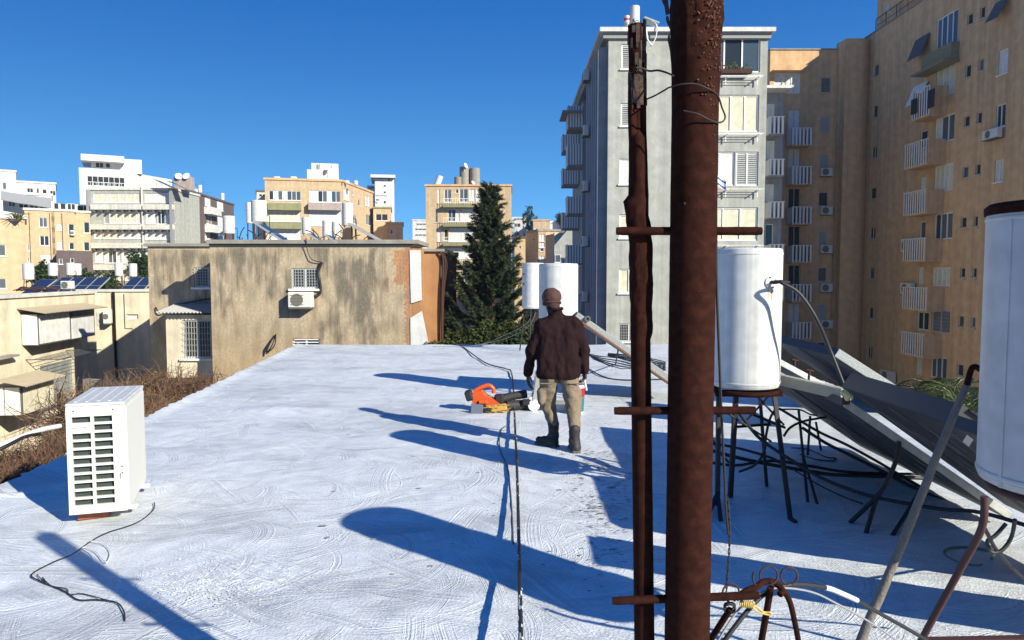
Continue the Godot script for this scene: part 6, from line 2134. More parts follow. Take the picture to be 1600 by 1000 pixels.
# a flat-plate collector seen from below: high near corner, low near corner, far side beyond
func collector(hi: Vector3, lo: Vector3, depth: float, thick: float, label: String, rim: Material, joints: int) -> Node3D:
	var along := (lo - hi).normalized()
	var across := Vector3(0, 0, -1)
	var nn := across.cross(along).normalized()
	if nn.y < 0: nn = -nn
	var t := thing("solar_collector", label, "solar panel", Vector3((hi.x + lo.x) * 0.5, minf(lo.y, hi.y), hi.z - depth * 0.5), "collectors on the white roof")
	var L := (lo - hi).length()
	var c := (hi + lo) * 0.5 + across * depth * 0.5
	var bs := Basis(along, nn, along.cross(nn))
	var b := MB.new()
	b.box(c - nn * thick * 0.5, Vector3(L, thick, depth - 0.01), bs)
	part("casing", b, M.collector_back, t)
	for e in [0.0, 1.0]:
		var r := MB.new()
		r.cbox(hi.lerp(lo, 0.5) + across * (depth * e) - nn * thick * 0.45, Vector3(L + 0.01, thick * 1.05, 0.02), 0.004, bs)
		part("side_rim", r, rim, t)
	for e in [0.0, 1.0]:
		var r := MB.new()
		r.box((hi if e == 0 else lo) + across * depth * 0.5 - nn * thick * 0.45, Vector3(0.02, thick * 1.04, depth - 0.03), bs)
		part("end_rim", r, M.collector_back, t)
	var g := MB.new()
	g.box(c + nn * 0.004, Vector3(L - 0.06, 0.008, depth - 0.06), bs)
	part("glass", g, M.solar_glass, t)
	var sc := MB.new()      # scratches and drips that run down the back sheet
	for k in 90:
		var u := rng.randf_range(-0.48, 0.48)
		var v := rng.randf_range(-0.47, 0.47)
		var l := rng.randf_range(0.05, 0.3)
		sc.box(c + along * clampf(u * L, -L * 0.5 + l, L * 0.5 - l) + across * depth * v - nn * (thick + 0.0015), Vector3(l, 0.003, rng.randf_range(0.002, 0.006)), bs)
	part("scratches", sc, M.scratch, t, "stuff")
	for k in joints:
		var jb := MB.new()
		jb.box(c + across * depth * ((k + 1.0) / (joints + 1.0) - 0.5) - nn * (thick + 0.004), Vector3(L - 0.04, 0.012, 0.03), bs)
		part("back_rib", jb, M.collector_back, t)
	return t

func make_collectors() -> void:
	mat("collector_back", lin(0.043, 0.044, 0.047), 0.6, T.blotch, 1.5)
	M.rust.metallic_specular = 0.2
	mat("scratch", lin(0.14, 0.143, 0.147), 0.5)
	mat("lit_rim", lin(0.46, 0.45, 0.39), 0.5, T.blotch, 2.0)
	var hi := at(1325, 626, 5.3); var lo := at(1580, 801, 5.3)
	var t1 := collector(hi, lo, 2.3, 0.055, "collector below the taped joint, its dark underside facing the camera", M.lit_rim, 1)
	# legs of this row
	var lg := thing("collector_stand", "black forked steel legs holding up the near collectors", "stand", gnd(1360, 830))
	for q in [[at(1405, 690, 5.28), at(1400, 720, 5.28), at(1376, 768, 5.3), gnd(1328, 817)], [at(1376, 768, 5.3), at(1366, 790, 5.3), gnd(1353, 834)], [at(1450, 745, 5.4), at(1418, 800, 5.3), gnd(1394, 837)]]:
		var b := MB.new()
		b.tube(smooth(q, 4), 0.0165, 6)
		part("leg", b, M.black_steel, lg)
	for q in [[at(1248, 642, 6.6), gnd(1262, 785)], [at(1256, 716, 6.55), gnd(1277, 788)], [at(1266, 650, 7.4), gnd(1262, 712)], [at(1275, 660, 7.4), gnd(1283, 704)]]:
		var b := MB.new()
		b.tube(q, 0.012, 6)
		part("leg", b, M.black_steel, lg)
	var hi2 := at(1333, 585, 5.2); var lo2 := at(1587, 768, 5.2)
	collector(hi2, lo2, -1.27, 0.12, "nearest collector, in front of the palms and partly behind the near boiler", M.collector_back, 1)
	collector(Vector3(2.22, 1.14, -3.62), Vector3(3.52, 0.23, -3.62), -0.45, 0.06, "collector tucked under the near boiler with its high edge behind the grey pole", M.collector_back, 0)
	var hi3 := at(1311, 546, 9.5); var lo3 := at(1476, 652, 9.5)
	collector(hi3, lo3, 2.4, 0.11, "farthest collector, with a broad galvanised side, its low end by the palms", M.galvanised, 1)
	var hi4 := at(1212, 558, 8.3); var lo4 := at(1330, 622, 8.3)
	collector(hi4, lo4, 1.1, 0.06, "small collector with a white side strip behind the boiler beside the mast", M.tank_white, 0)
	for q in [[1345, 586, 620, 9.6], [1265, 578, 600, 8.0], [1242, 562, 585, 8.6]]:
		var b := MB.new()
		b.tube([at(q[0], q[1], q[3]), at(q[0] - 2, q[2], q[3])], 0.013, 6)
		b.tube([at(q[0] - 5, q[1], q[3]), at(q[0] + 6, q[1] + 2, q[3])], 0.012, 6)
		solo("lug_bolt", b, M.rust_dark, ["T-shaped bolt standing on the farthest collector", "T-shaped bolt behind the grey beam's right end", "T-shaped bolt by the boiler beside the mast"][[1345, 1265, 1242].find(q[0])], "bolt", at(q[0], q[2], q[3]), "T-shaped bolts between the collectors")
	var bm := MB.new()
	bm.bar(at(1206, 590, 6.1), at(1318, 616, 5.5), 0.06, 0.085)
	solo("steel_beam", bm, mat("olive_steel", lin(0.36, 0.35, 0.28), 0.55, T.blotch, 2.0), "olive-grey steel beam from the boiler beside the mast to the taped joint", "beam", at(1206, 590, 6.1))
	# taped joint
	var j := thing("taped_joint", "pipe joint wrapped in white and yellow tape at the collector's corner", "pipe joint", at(1322, 625, 5.31))
	var jb := MB.new()
	jb.lathe(at(1322, 622, 5.3) - Vector3.UP * 0.05, [Vector2(0, 0), Vector2(0.024, 0.005), Vector2(0.03, 0.03), Vector2(0.022, 0.06), Vector2(0.026, 0.08), Vector2(0.016, 0.1), Vector2(0, 0.1)], 14)
	part("fitting", jb, M.rust_dark, j)
	var jt := MB.new()
	jt.tube(smooth([at(1314, 612, 5.27), at(1322, 616, 5.26), at(1332, 622, 5.27)]), [0.012, 0.018, 0.02, 0.024, 0.026, 0.024, 0.026, 0.02, 0.018, 0.02, 0.022, 0.016, 0.01], 9)
	jt.tube(smooth([at(1323, 600, 5.27), at(1323, 612, 5.26), at(1324, 626, 5.27)]), [0.014, 0.018, 0.02, 0.018, 0.022, 0.024, 0.022, 0.02, 0.018, 0.022, 0.02, 0.016, 0.01], 9)
	part("tape", jt, mat("tape", lin(0.66, 0.60, 0.34), 0.8), j)
	var lab := MB.new()
	var nq := (at(1500, 684, 4.7) - at(1520, 670, 4.7))
	lab.quad(at(1504, 690, 3.55), at(1514, 698, 3.55), at(1521, 687, 3.54), at(1511, 679, 3.54))
	solo("sticker", lab, M.white_plaster, "small blank white sticker on the nearest collector left of the near boiler", "sticker", at(1512, 690, 3.55))
	# the collector by the worker's boilers
	mat("orange_paint", lin(0.26, 0.095, 0.025), 0.7, T.blotch, 3.0)
	var hi5 := at(903, 489, 10.6); var lo5 := at(1062, 598, 10.6)
	var t5 := collector(hi5, lo5, 1.0, 0.115, "collector sloping down behind the mast, right of the worker, orange bar along its side", M.galvanised, 0)
	var ob := MB.new()
	ob.bar(at(908, 502, 10.58), at(1048, 600, 10.58), 0.014, 0.022)
	part("orange_bar", ob, M.orange_paint, t5)
	var hub := MB.new()
	hub.lathe(at(918, 498, 10.58), [Vector2(0.02, 0), Vector2(0.045, 0), Vector2(0.045, 0.03), Vector2(0.02, 0.03)], 16, Basis(Vector3.RIGHT, Vector3(0, 0, 1), Vector3(0, -1, 0)))
	part("pipe_stub", hub, M.dark_grey, t5)
	var ws := MB.new()
	var o := at(908, 504, 10.75)
	var poly := PackedVector2Array()
	for q in [[908, 506], [964, 548], [984, 556], [1040, 598], [1005, 571]]:
		var p := at(q[0], q[1], 10.75) - o
		poly.append(Vector2(p.x, p.y))
	ws.prism(poly, o, Vector3.RIGHT, Vector3.UP, 0.02)
	part("side_sheet", ws, M.white_plaster, t5)
	# and the two that share the far frame: struts
	for q in [[966, 546, 10.8, 962, 549], [1003, 570, 10.9, 1000, 585]]:
		var sb := MB.new()
		sb.tube([at(q[0], q[1], q[2]), gnd(q[3], q[4] + 20)], 0.012, 6)
		part("support", sb, M.rust_dark, t5)

func make_hoses() -> void:
	# the long hose lying down the roof
	var nz := FastNoiseLite.new()
	nz.seed = 12; nz.frequency = 3.0
	var p := []
	for q in [[712, 536, 0.02], [722, 541, 0.02], [757, 566, 0.03], [790, 576, 0.03], [799, 582, 0.03], [803, 620, 0.04], [804, 650, 0.05], [808, 740, 0.07], [811, 860, 0.10], [814, 1000, 0.14], [817, 1160, 0.17]]:
		p.append(gnd(q[0], q[1], q[2]))
	var b := MB.new()
	b.tube(smooth(p, 12), 0.0125, 9)
	var hose := solo("hose", b, M.black_rubber, "long black hose running straight down the white roof past the worker", "hose", p[0])
	var sp := MB.new()       # splashes of the white coat on it
	var sm := smooth(p, 12)
	for k in 110:
		var f := sqrt(rng.randf()) * (sm.size() - 2)
		var c: Vector3 = sm[int(f)].lerp(sm[int(f) + 1], f - int(f))
		var a := rng.randf() * PI
		var n := Vector3(cos(a), sin(a), 0)
		sp.box(c + n * 0.0125, Vector3(rng.randf_range(0.004, 0.012), 0.002, rng.randf_range(0.01, 0.05)), Basis(Vector3(-n.y, n.x, 0) * -1.0, n, Vector3(0, 0, 1) if true else n))
	part("paint_splash", sp, M.white_plaster, hose, "stuff")
	pipe("hose", [[795, 664], [783, 672], [781, 700], [793, 730], [797, 760], [800, 800], [802, 850]], 0.006, "thin dark cord curving beside the long black hose", M.dark_grey)
	# pipes under the collectors
	var g := "black pipes under the collectors"
	pipe("hose", [[1155, 645, 5.95], [1186, 684, 5.8], [1230, 715, 5.6], [1282, 746, 5.5], [1334, 767, 5.4], [1373, 778, 5.3], [1424, 788, 5.2], [1476, 796, 5.05], [1528, 800, 4.9], [1600, 820, 4.6], [1680, 850, 4.3]], 0.014, "long black pipe sagging from the boiler beside the mast under the near boiler", M.black_rubber, g)
	pipe("hose", [[1100, 700, 6.3], [1144, 713, 6.35], [1204, 726, 6.4], [1269, 737, 6.4], [1308, 742, 6.45], [1420, 746, 6.5], [1500, 752, 6.5]], 0.016, "upper of the two straight pipes low under the collectors", M.black_rubber, g)
	pipe("hose", [[1105, 722, 6.4], [1150, 727, 6.4], [1206, 720, 6.45], [1270, 729, 6.5], [1330, 738, 6.5], [1440, 741, 6.6]], 0.013, "lower rust-dark pipe crossing behind the boiler stand beside the mast", M.black_steel, g)
	pipe("hose", [[1217, 638, 6.9], [1246, 655, 6.8], [1282, 676, 6.7], [1321, 694, 6.65], [1360, 715, 6.6], [1391, 733, 6.5], [1450, 768, 6.2], [1510, 800, 5.9]], 0.013, "outer one of two parallel pipes slanting under the farther collector", M.black_rubber, g)
	pipe("hose", [[1253, 668, 6.7], [1290, 692, 6.6], [1330, 712, 6.5], [1370, 732, 6.4], [1420, 758, 6.2], [1480, 785, 5.9]], 0.015, "inner one of two parallel pipes slanting under the farther collector", M.black_rubber, g)
	pipe("hose", [[1215, 636, 6.5], [1204, 652, 6.3], [1197, 680, 6.2], [1194, 705, 6.2], [1180, 726, 6.2], [1155, 737, 6.3]], 0.011, "black hose looping down behind the boiler beside the mast, left of two loops", M.black_rubber, g)
	pipe("hose", [[1225, 681, 6.3], [1235, 668, 6.4], [1256, 658, 6.6], [1290, 652, 6.9]], 0.011, "short black hose arching right from the stand's front leg", M.black_rubber, g)
	pipe("hose", [[1108, 692, 6.0], [1152, 700, 6.0], [1204, 715, 6.1], [1224, 727, 6.2]], 0.011, "short straight pipe just under the mast's middle rung", M.black_rubber, g)
	pipe("hose", [[1243, 736, 6.3], [1282, 759, 6.0], [1320, 777, 5.8], [1348, 787]], 0.006, "thin black cable drooping to the roof under the near collectors", M.black_rubber, g)
	pipe("hose", [[1157, 640, 5.9], [1190, 653, 6.1], [1226, 668, 6.3]], 0.012, "short black pipe right behind the middle rung's right end", M.black_rubber, g)
	pipe("hose", [[1102, 630, 5.9], [1108, 668, 5.9], [1120, 700, 5.95], [1138, 722, 6.1]], 0.01, "black hose curving out from behind the mast to the boiler stand", M.black_rubber, g)
	pipe("hose", [[1236, 700], [1262, 702], [1290, 714], [1306, 716], [1300, 720], [1275, 718], [1250, 710]], 0.008, "loop of thin cable lying on the roof behind the stand's right leg", M.dark_grey, g)
	pipe("hose", [[1210, 640, 6.9], [1248, 640, 7.2], [1268, 648, 7.4], [1290, 650, 7.5]], 0.008, "thin rail of pipe between the far stand legs", M.black_steel, g)
	# hoses by the worker
	pipe("hose", [[918, 575], [935, 585], [955, 592], [985, 594], [1015, 593], [1060, 592]], 0.013, "speckled black hose lying right of the worker's hand", M.black_rubber)
	for k in 5:
		pipe("hose", [[915 + k * 3, 552 + k * 2], [940 + k * 2, 557 + k * 3], [970, 560 + k * 4], [1000 - k * 4, 568 + k * 2], [1040, 566 + k * 3], [990, 556 + k * 2], [950, 552 + k]], 0.011, ["topmost coil of the hose heap right of the worker", "second coil from the top in the hose heap right of the worker", "middle coil of the hose heap right of the worker", "fourth coil down in the hose heap right of the worker", "lowest coil of the hose heap right of the worker"][k], M.black_rubber, "coils of hose by the far collector")
	for q in [[[676, 541, 18.6], [745, 540, 18.3], [790, 523, 17.9], [822, 506, 17.6], [832, 488, 17.5]], [[735, 541, 18.4], [790, 529, 18.0], [826, 510, 17.6], [838, 484, 17.4]]]:
		pipe("wire", q, 0.006, "thin pale wire from the roof to the slimmer boiler, %s of two" % ("longer" if q.size() == 5 else "shorter"), M.mid_grey, "wires to the slimmer boiler")
	# near hoses at the bottom
	pipe("hose", [[1118, 1022, 1.911], [1140, 990, 1.922], [1170, 952, 1.944], [1197, 926, 1.966], [1224, 916, 1.987], [1251, 913, 2.020], [1289, 918, 2.075], [1312, 926, 2.129], [1339, 938, 2.184], [1372, 957, 2.271], [1447, 1000, 2.402], [1520, 1050, 2.566]], 0.0065, "black hose with white paint on it bending over the bent rusty bars", M.black_rubber)
	pipe("hose", [[1289, 918, 2.073], [1300, 921, 2.097], [1312, 926, 2.127], [1326, 932, 2.153], [1339, 938, 2.182]], 0.0078, "stretch of dried white paint on the near black hose", M.white_plaster)
	pipe("wire", [[1105, 1030, 1.900], [1140, 972, 1.922], [1165, 942, 1.944], [1200, 922, 1.966], [1231, 919, 1.987], [1271, 926, 2.042], [1305, 942, 2.097], [1354, 969, 2.184], [1400, 1000, 2.271], [1450, 1040, 2.402]], 0.003, "thin grey wire below the near black hose", M.mid_grey)
	pipe("hose", [[1533, 815, 2.9], [1545, 838, 2.95], [1556, 858, 3.0], [1575, 880, 3.1], [1600, 905, 3.2], [1640, 940, 3.3]], 0.008, "black hose running out right below the near boiler", M.black_rubber)
	pipe("hose", [[1572, 818, 3.0], [1556, 836, 3.0], [1543, 846, 3.0], [1548, 862, 3.0], [1565, 860, 3.0], [1580, 840, 3.0], [1586, 812, 2.95]], 0.008, "knotted loop of black hose below the near boiler", M.black_rubber)
	pipe("hose", [[1552, 855, 3.4], [1550, 872], [1530, 884], [1500, 880], [1478, 868], [1480, 858], [1510, 855], [1545, 860]], 0.009, "pale green hose lying in a loop under the near boiler", mat("green_hose", lin(0.14, 0.20, 0.12), 0.6))
	# leaning stick
	var st := MB.new()
	var a := gnd(1312, 1082); var c := at(1516, 590, 3.2)
	var pts := []; var rr := []
	for k in 30:
		var f := k / 29.0
		pts.append(a.lerp(c, f) + Vector3(nz.get_noise_1d(f * 0.7) * 0.012, 0, nz.get_noise_1d(f * 0.7 + 9) * 0.012))
		rr.append(lerpf(0.0225, 0.0155, f) * (1.0 + 0.07 * nz.get_noise_1d(f * 3.0 + 20)))
	st.tube(pts, rr, 10)
	var stick := solo("wooden_pole", st, relief(weather(mat("old_wood", lin(0.20, 0.175, 0.15), 0.9, T.blotch, 2.2), T.streak, Vector3(3, 1.2, 3)), T.height, 0.3), "grey weathered pole leaning against the near boiler", "pole", a)
	var hk := MB.new()
	hk.tube(smooth([at(1511, 601, 3.195), at(1515, 585, 3.185), at(1519, 575, 3.18), at(1524, 573, 3.18), at(1531, 577, 3.19)]), 0.0125, 8)
	part("rusty_hook", hk, M.rust, stick)

func make_condenser() -> void:
	var o := at(109, 813, 5.33)
	var y0 := 0.075; var h := 0.80
	var u := Vector3(0.951, 0, -0.309)
	var f := facade(o, u, 0.385, y0, y0 + h)
	var t := thing("condenser", "white air-conditioner outdoor unit standing on bricks at the left roof edge", "air conditioner", Vector3(o.x, 0, o.z))
	var holes := []
	var w := 0.385
	for r in 11:
		var ya := y0 + h - 0.075 - r * 0.0618
		if r != 1: holes.append([0.034, 0.158, ya - 0.046, ya])
		holes.append([0.178, 0.302, ya - 0.046, ya])
	var b := MB.new()
	wall(b, f, holes, 0.03)
	var L := 0.84
	wall(b, side(f, true, L)); wall(b, side(f, false, L))
	wall(b, facade(fp(f, w, 0, -L), -u, w, y0, y0 + h))
	b.quad(fp(f, 0, y0, -L), fp(f, w, y0, -L), fp(f, w, y0), fp(f, 0, y0))
	var cs := part("case", b, M.ac_white, t)
	var co := MB.new()
	fbox(co, f, 0.01, w - 0.06, y0 + 0.02, y0 + h - 0.03, -0.12, -0.045)
	part("coil", co, relief(mat("coil_green", lin(0.055, 0.075, 0.07), 0.6), T.height, 0.2), cs)
	# coil fins
	var cf := MB.new()
	for k in 60:
		fbox(cf, f, 0.02 + k * 0.0052, 0.0215 + k * 0.0052, y0 + 0.03, y0 + h - 0.04, -0.044, -0.036)
	part("fins", cf, mat("fin_green", lin(0.10, 0.13, 0.12), 0.5), cs, "stuff")
	# edge trims, seam, handle, screws
	var tr := MB.new()
	for k in 2:
		fbox(tr, f, 0.0 if k == 0 else 0.322, 0.012 if k == 0 else 0.326, y0, y0 + h - 0.012, 0.002, 0.006)
	fbox(tr, f, 0.0, w, y0, y0 + 0.014, 0.0065, 0.009)
	part("front_trim", tr, M.ac_white, cs)
	var hd := MB.new()
	fbox(hd, f, 0.04, 0.135, y0 + h - 0.152, y0 + h - 0.147, 0.002, 0.012)
	fbox(hd, f, 0.13, 0.135, y0 + h - 0.172, y0 + h - 0.1525, 0.002, 0.010)
	part("handle", hd, M.ac_white, cs)
	var sc := MB.new()
	for q in [[0.05, h - 0.03], [0.31, h - 0.03], [0.36, h * 0.42], [0.36, h * 0.36]]:
		fbox(sc, f, q[0] - 0.005, q[0] + 0.005, y0 + q[1] - 0.005, y0 + q[1] + 0.005, 0.002, 0.005)
	fbox(sc, f, 0.345, 0.349, y0 + h * 0.3, y0 + h * 0.36, 0.002, 0.004)
	part("screws", sc, M.dark_grey, cs, "stuff")
	var lid := MB.new()
	lid.cbox(fp(f, w * 0.5, y0 + h + 0.012, -L * 0.5), Vector3(w + 0.012, 0.026, L + 0.012), 0.008, Basis(f.u, Vector3.UP, f.n))
	for k in 5:
		var uu := 0.05 + k * 0.075
		lid.cbox(fp(f, uu, y0 + h + 0.026, -L * 0.5), Vector3(0.022, 0.008, L - 0.12), 0.003, Basis(f.u, Vector3.UP, f.n))
	part("lid", lid, mat("ac_lid", lin(0.55, 0.56, 0.56), 0.5, T.blotch, 2.0), t)
	var sf := side(f, false, L)
	var sd := MB.new()
	sd.cbox(fp(sf, 0.5 * L, y0 + h * 0.5, 0.004), Vector3(L - 0.05, h - 0.04, 0.01), 0.003, Basis(sf.u, Vector3.UP, sf.n))
	part("side_panel", sd, M.ac_white, t)
	var ft := MB.new()
	for q in [[-0.12], [-L + 0.14]]:
		fbox(ft, f, 0.02, w + 0.05, y0 - 0.02, y0 - 0.001, q[0] - 0.03, q[0] + 0.03)
	part("foot_rail", ft, M.white_metal, t)
	var n := 0
	for q in [[0.02, 0.23, -0.16, 0.055], [0.05, 0.26, -0.72, 0.055]]:
		var bk := MB.new()
		bk.cbox(fp(f, (q[0] + q[1]) * 0.5, q[3] * 0.5 - 0.002, q[2]), Vector3(q[1] - q[0], q[3], 0.11), 0.006, Basis(f.u, Vector3.UP, f.n) * Basis(Vector3.UP, 0.1))
		solo("brick", bk, relief(mat("brick_red", lin(0.34, 0.105, 0.06), 0.95, T.blotch, 4.0) if not M.has("brick_red") else M.brick_red, T.height, 0.4), ["broken red brick under the front end of the white outdoor unit", "red brick under the rear end of the white outdoor unit"][n], "brick", fp(f, q[0], 0, q[2]))
		n += 1
	# its cable
	var pts := []
	for q in [[241, 785], [240, 796], [222, 812], [200, 822], [168, 832], [143, 845], [113, 866], [84, 878], [50, 897], [63, 908], [101, 924], [122, 937], [151, 937], [181, 941], [193, 954], [195, 970]]: pts.append(gnd(q[0], q[1], 0.012))
	var cb := MB.new()
	cb.tube(smooth(pts, 8), 0.0042, 6)
	solo("cable", cb, M.black_rubber, "thin black cable straggling over the roof from the white outdoor unit", "cable", pts[0])
	pts = []
	for q in [[140, 845], [160, 849], [172, 860], [171, 872], [164, 878], [150, 862], [134, 855], [128, 858], [140, 866], [147, 880]]: pts.append(gnd(q[0], q[1], 0.014))
	cb = MB.new()
	cb.tube(smooth(pts, 8), 0.0035, 6)
	solo("cable", cb, M.white_metal, "white looped wire end in front of the outdoor unit", "cable", pts[0])
	cb = MB.new()
	pts = []
	for q in [[58, 898], [72, 912], [66, 902], [80, 915], [104, 920], [108, 929], [130, 928], [175, 940]]: pts.append(gnd(q[0], q[1], 0.013))
	cb.tube(smooth(pts, 8), 0.003, 6)
	solo("cable", cb, M.black_rubber, "second thin wire tangled at the left end of the black cable", "cable", pts[0])
	# pale conduit beyond the edge
	var cd := MB.new()
	cd.tube(smooth([at(-30, 706, 7.3), at(20, 688, 7.6), at(60, 673, 8.0), at(93, 666, 8.4)]), 0.03, 10)
	var cdo := solo("conduit", cd, M.white_plaster, "white pipe lying over the dried vines at the left edge", "pipe", at(20, 688, 7.6))
	var bl := MB.new()
	bl.tube(smooth([at(-30, 716, 7.25), at(10, 697, 7.45), at(40, 682, 7.75), at(62, 677, 8.0)]), 0.02, 8)
	part("black_sleeve", bl, M.black_rubber, cdo)

# ---------- tools on the roof ----------
func make_tools() -> void:
	var orange := mat("orange_plastic", lin(0.62, 0.085, 0.012), 0.4)
	var g := gnd(758, 641)
	var t := thing("power_tool", "orange and black power tool with a long black snout lying left of the worker", "power tool", g)
	var s := 10.0 / F      # metres to one photo pixel at this distance
	var b := MB.new()
	var poly := PackedVector2Array()
	for q in [[-24, 20], [-20, 30], [-8, 32], [-2, 24], [12, 18], [20, 12], [20, 4], [6, 0], [-14, 0], [-20, 6]]: poly.append(Vector2(q[0], q[1]) * s)
	b.prism(poly, g + Vector3(0.02, 0.005, 0.11), Vector3(1, 0, 0.12).normalized(), Vector3.UP, 0.17)
	b.cbox(g + Vector3(-0.02, 0.13, 0.115), Vector3(0.13, 0.05, 0.03), 0.01)
	part("body", b, orange, t)
	var k := MB.new()
	k.cbox(g + Vector3(-0.215, 0.21, 0.03), Vector3(0.1, 0.14, 0.16), 0.02, Basis(Vector3.BACK, 0.3))
	k.cbox(g + Vector3(-0.06, 0.07, 0.125), Vector3(0.16, 0.05, 0.02), 0.006, Basis(Vector3.BACK, 0.4))
	k.cbox(g + Vector3(0.19, 0.16, 0.03), Vector3(0.13, 0.13, 0.14), 0.025)
	part("motor_housing", k, M.black_rubber, t)
	var h := MB.new()
	h.tube(smooth([g + Vector3(-0.16, 0.26, 0.03), g + Vector3(-0.05, 0.32, 0.03), g + Vector3(0.05, 0.345, 0.03), g + Vector3(0.11, 0.30, 0.03), g + Vector3(0.12, 0.24, 0.03)]), 0.028, 8)
	part("handle", h, orange, t)
	var sn := MB.new()
	sn.tube([g + Vector3(0.2, 0.15, 0.02), g + Vector3(0.36, 0.19, -0.02), g + Vector3(0.52, 0.21, -0.05), g + Vector3(0.56, 0.215, -0.06)], [0.065, 0.055, 0.06, 0.06], 12)
	part("snout", sn, M.black_steel, t)
	# yellow broom head with its grey scraper
	var w := gnd(775, 644)
	var bt := thing("broom", "broom head with a yellow bristle block and grey scraper in front of the orange tool", "broom", w)
	var y := MB.new()
	y.cbox(w + Vector3(0.0, 0.055, 0), Vector3(0.3, 0.09, 0.12), 0.02, Basis(Vector3.BACK, 0.12))
	for q in 26: y.box(w + Vector3(rng.randf_range(-0.15, 0.18), 0.05 + rng.randf_range(-0.03, 0.06), 0.06), Vector3(0.05, 0.008, 0.01), Basis(Vector3.BACK, rng.randf_range(-0.4, 0.6)))
	part("bristle_block", y, mat("straw", lin(0.52, 0.30, 0.075), 0.9, T.blotch, 6.0), bt)
	var gs := MB.new()
	gs.cbox(gnd(745, 646) + Vector3(0, 0.06, 0), Vector3(0.16, 0.13, 0.03), 0.006, Basis(Vector3.BACK, -0.1))
	part("scraper", gs, mat("scraper_grey", lin(0.11, 0.125, 0.17), 0.5), bt)
	var bs := MB.new()
	bs.tube([w + Vector3(-0.2, 0.03, 0.05), w + Vector3(-0.1, 0.05, 0.07), w + Vector3(-0.06, 0.03, 0.07)], 0.025, 7)
	part("clamp", bs, M.black_rubber, bt)
	# black roll behind it
	var r := MB.new()
	r.tube([gnd(791, 642) + Vector3.UP * 0.07, gnd(822, 640) + Vector3.UP * 0.07], 0.07, 14)
	r.tube([gnd(824, 640) + Vector3.UP * 0.06, gnd(850, 641) + Vector3.UP * 0.06], 0.06, 14)
	solo("black_roll", r, M.black_steel, "black roll lying between the broom head and the ladder hinge", "roll", gnd(806, 641))
	# folding ladder
	var l := gnd(834, 642)
	var lt := thing("folding_ladder", "folded aluminium ladder with a white round hinge beside the worker's left leg", "ladder", l)
	var alu := mat("aluminium", lin(0.55, 0.55, 0.54), 0.4, T.galv, 4.0, 0.4)
	for q in [[0.0, 0.0], [0.0, -0.32]]:
		var rl := MB.new()
		rl.bar(l + Vector3(0, 0.08, q[1]), at(842, 585, 9.7) + Vector3(0, 0, q[1]), 0.07, 0.025)
		part("rail", rl, alu, lt)
		var r2 := MB.new()
		r2.bar(l + Vector3(0.02, 0.06, q[1] - 0.03), l + Vector3(0.62, 0.05, q[1] + 0.05), 0.025, 0.07)
		part("rail", r2, alu, lt)
		var hg := MB.new()
		hg.lathe(l + Vector3(0, 0.08, q[1] + 0.02), [Vector2(0, 0), Vector2(0.075, 0), Vector2(0.08, 0.01), Vector2(0.075, 0.025), Vector2(0.02, 0.03), Vector2(0, 0.03)], 20, Basis(Vector3.RIGHT, Vector3(0, 0, 1), Vector3(0, -1, 0)))
		part("hinge", hg, M.white_metal, lt)
	for q in 3:
		var rg := MB.new()
		var c := l.lerp(at(842, 585, 9.7), 0.3 + q * 0.3)
		rg.tube([c + Vector3(0, 0.05, 0), c + Vector3(0, 0.05, -0.32)], 0.018, 8)
		part("rung", rg, alu, lt)
	var bh := MB.new()
	bh.cbox(l + Vector3(-0.1, 0.12, 0.02), Vector3(0.12, 0.09, 0.06), 0.02)
	part("lock", bh, M.black_rubber, lt)
	# paint bucket
	var c := gnd(899, 648)
	c += Vector3(0, 0, -0.13)
	var bk := thing("paint_bucket", "paint bucket with a red upper and teal lower label behind the worker's right leg", "bucket", c)
	var bb := MB.new()
	bb.lathe(c, [Vector2(0, 0.003), Vector2(0.118, 0.003), Vector2(0.122, 0.05), Vector2(0.135, 0.36), Vector2(0.142, 0.365), Vector2(0.142, 0.385), Vector2(0.128, 0.388), Vector2(0.122, 0.37), Vector2(0.12, 0.3), Vector2(0, 0.3)], 32)
	part("bucket_body", bb, M.white_plaster, bk)
	var tl := MB.new()
	tl.lathe(c, [Vector2(0.1225, 0.03), Vector2(0.1315, 0.22)], 32)
	part("label", tl, mat("teal_label", lin(0.03, 0.15, 0.17), 0.5, T.blotch, 5.0), bk)
	var rl2 := MB.new()
	rl2.lathe(c, [Vector2(0.1318, 0.222), Vector2(0.1368, 0.345)], 32)
	part("label", rl2, mat("red_label", lin(0.36, 0.02, 0.02), 0.5, T.blotch, 5.0), bk)
	var hn := MB.new()
	var hp := []
	for q in 13: hp.append(c + Vector3(cos(PI * q / 12.0) * 0.145, 0.36 + sin(PI * q / 12.0) * 0.05, sin(PI * q / 12.0) * 0.13))
	hn.tube(hp, 0.004, 5)
	part("handle", hn, M.dark_grey, bk)

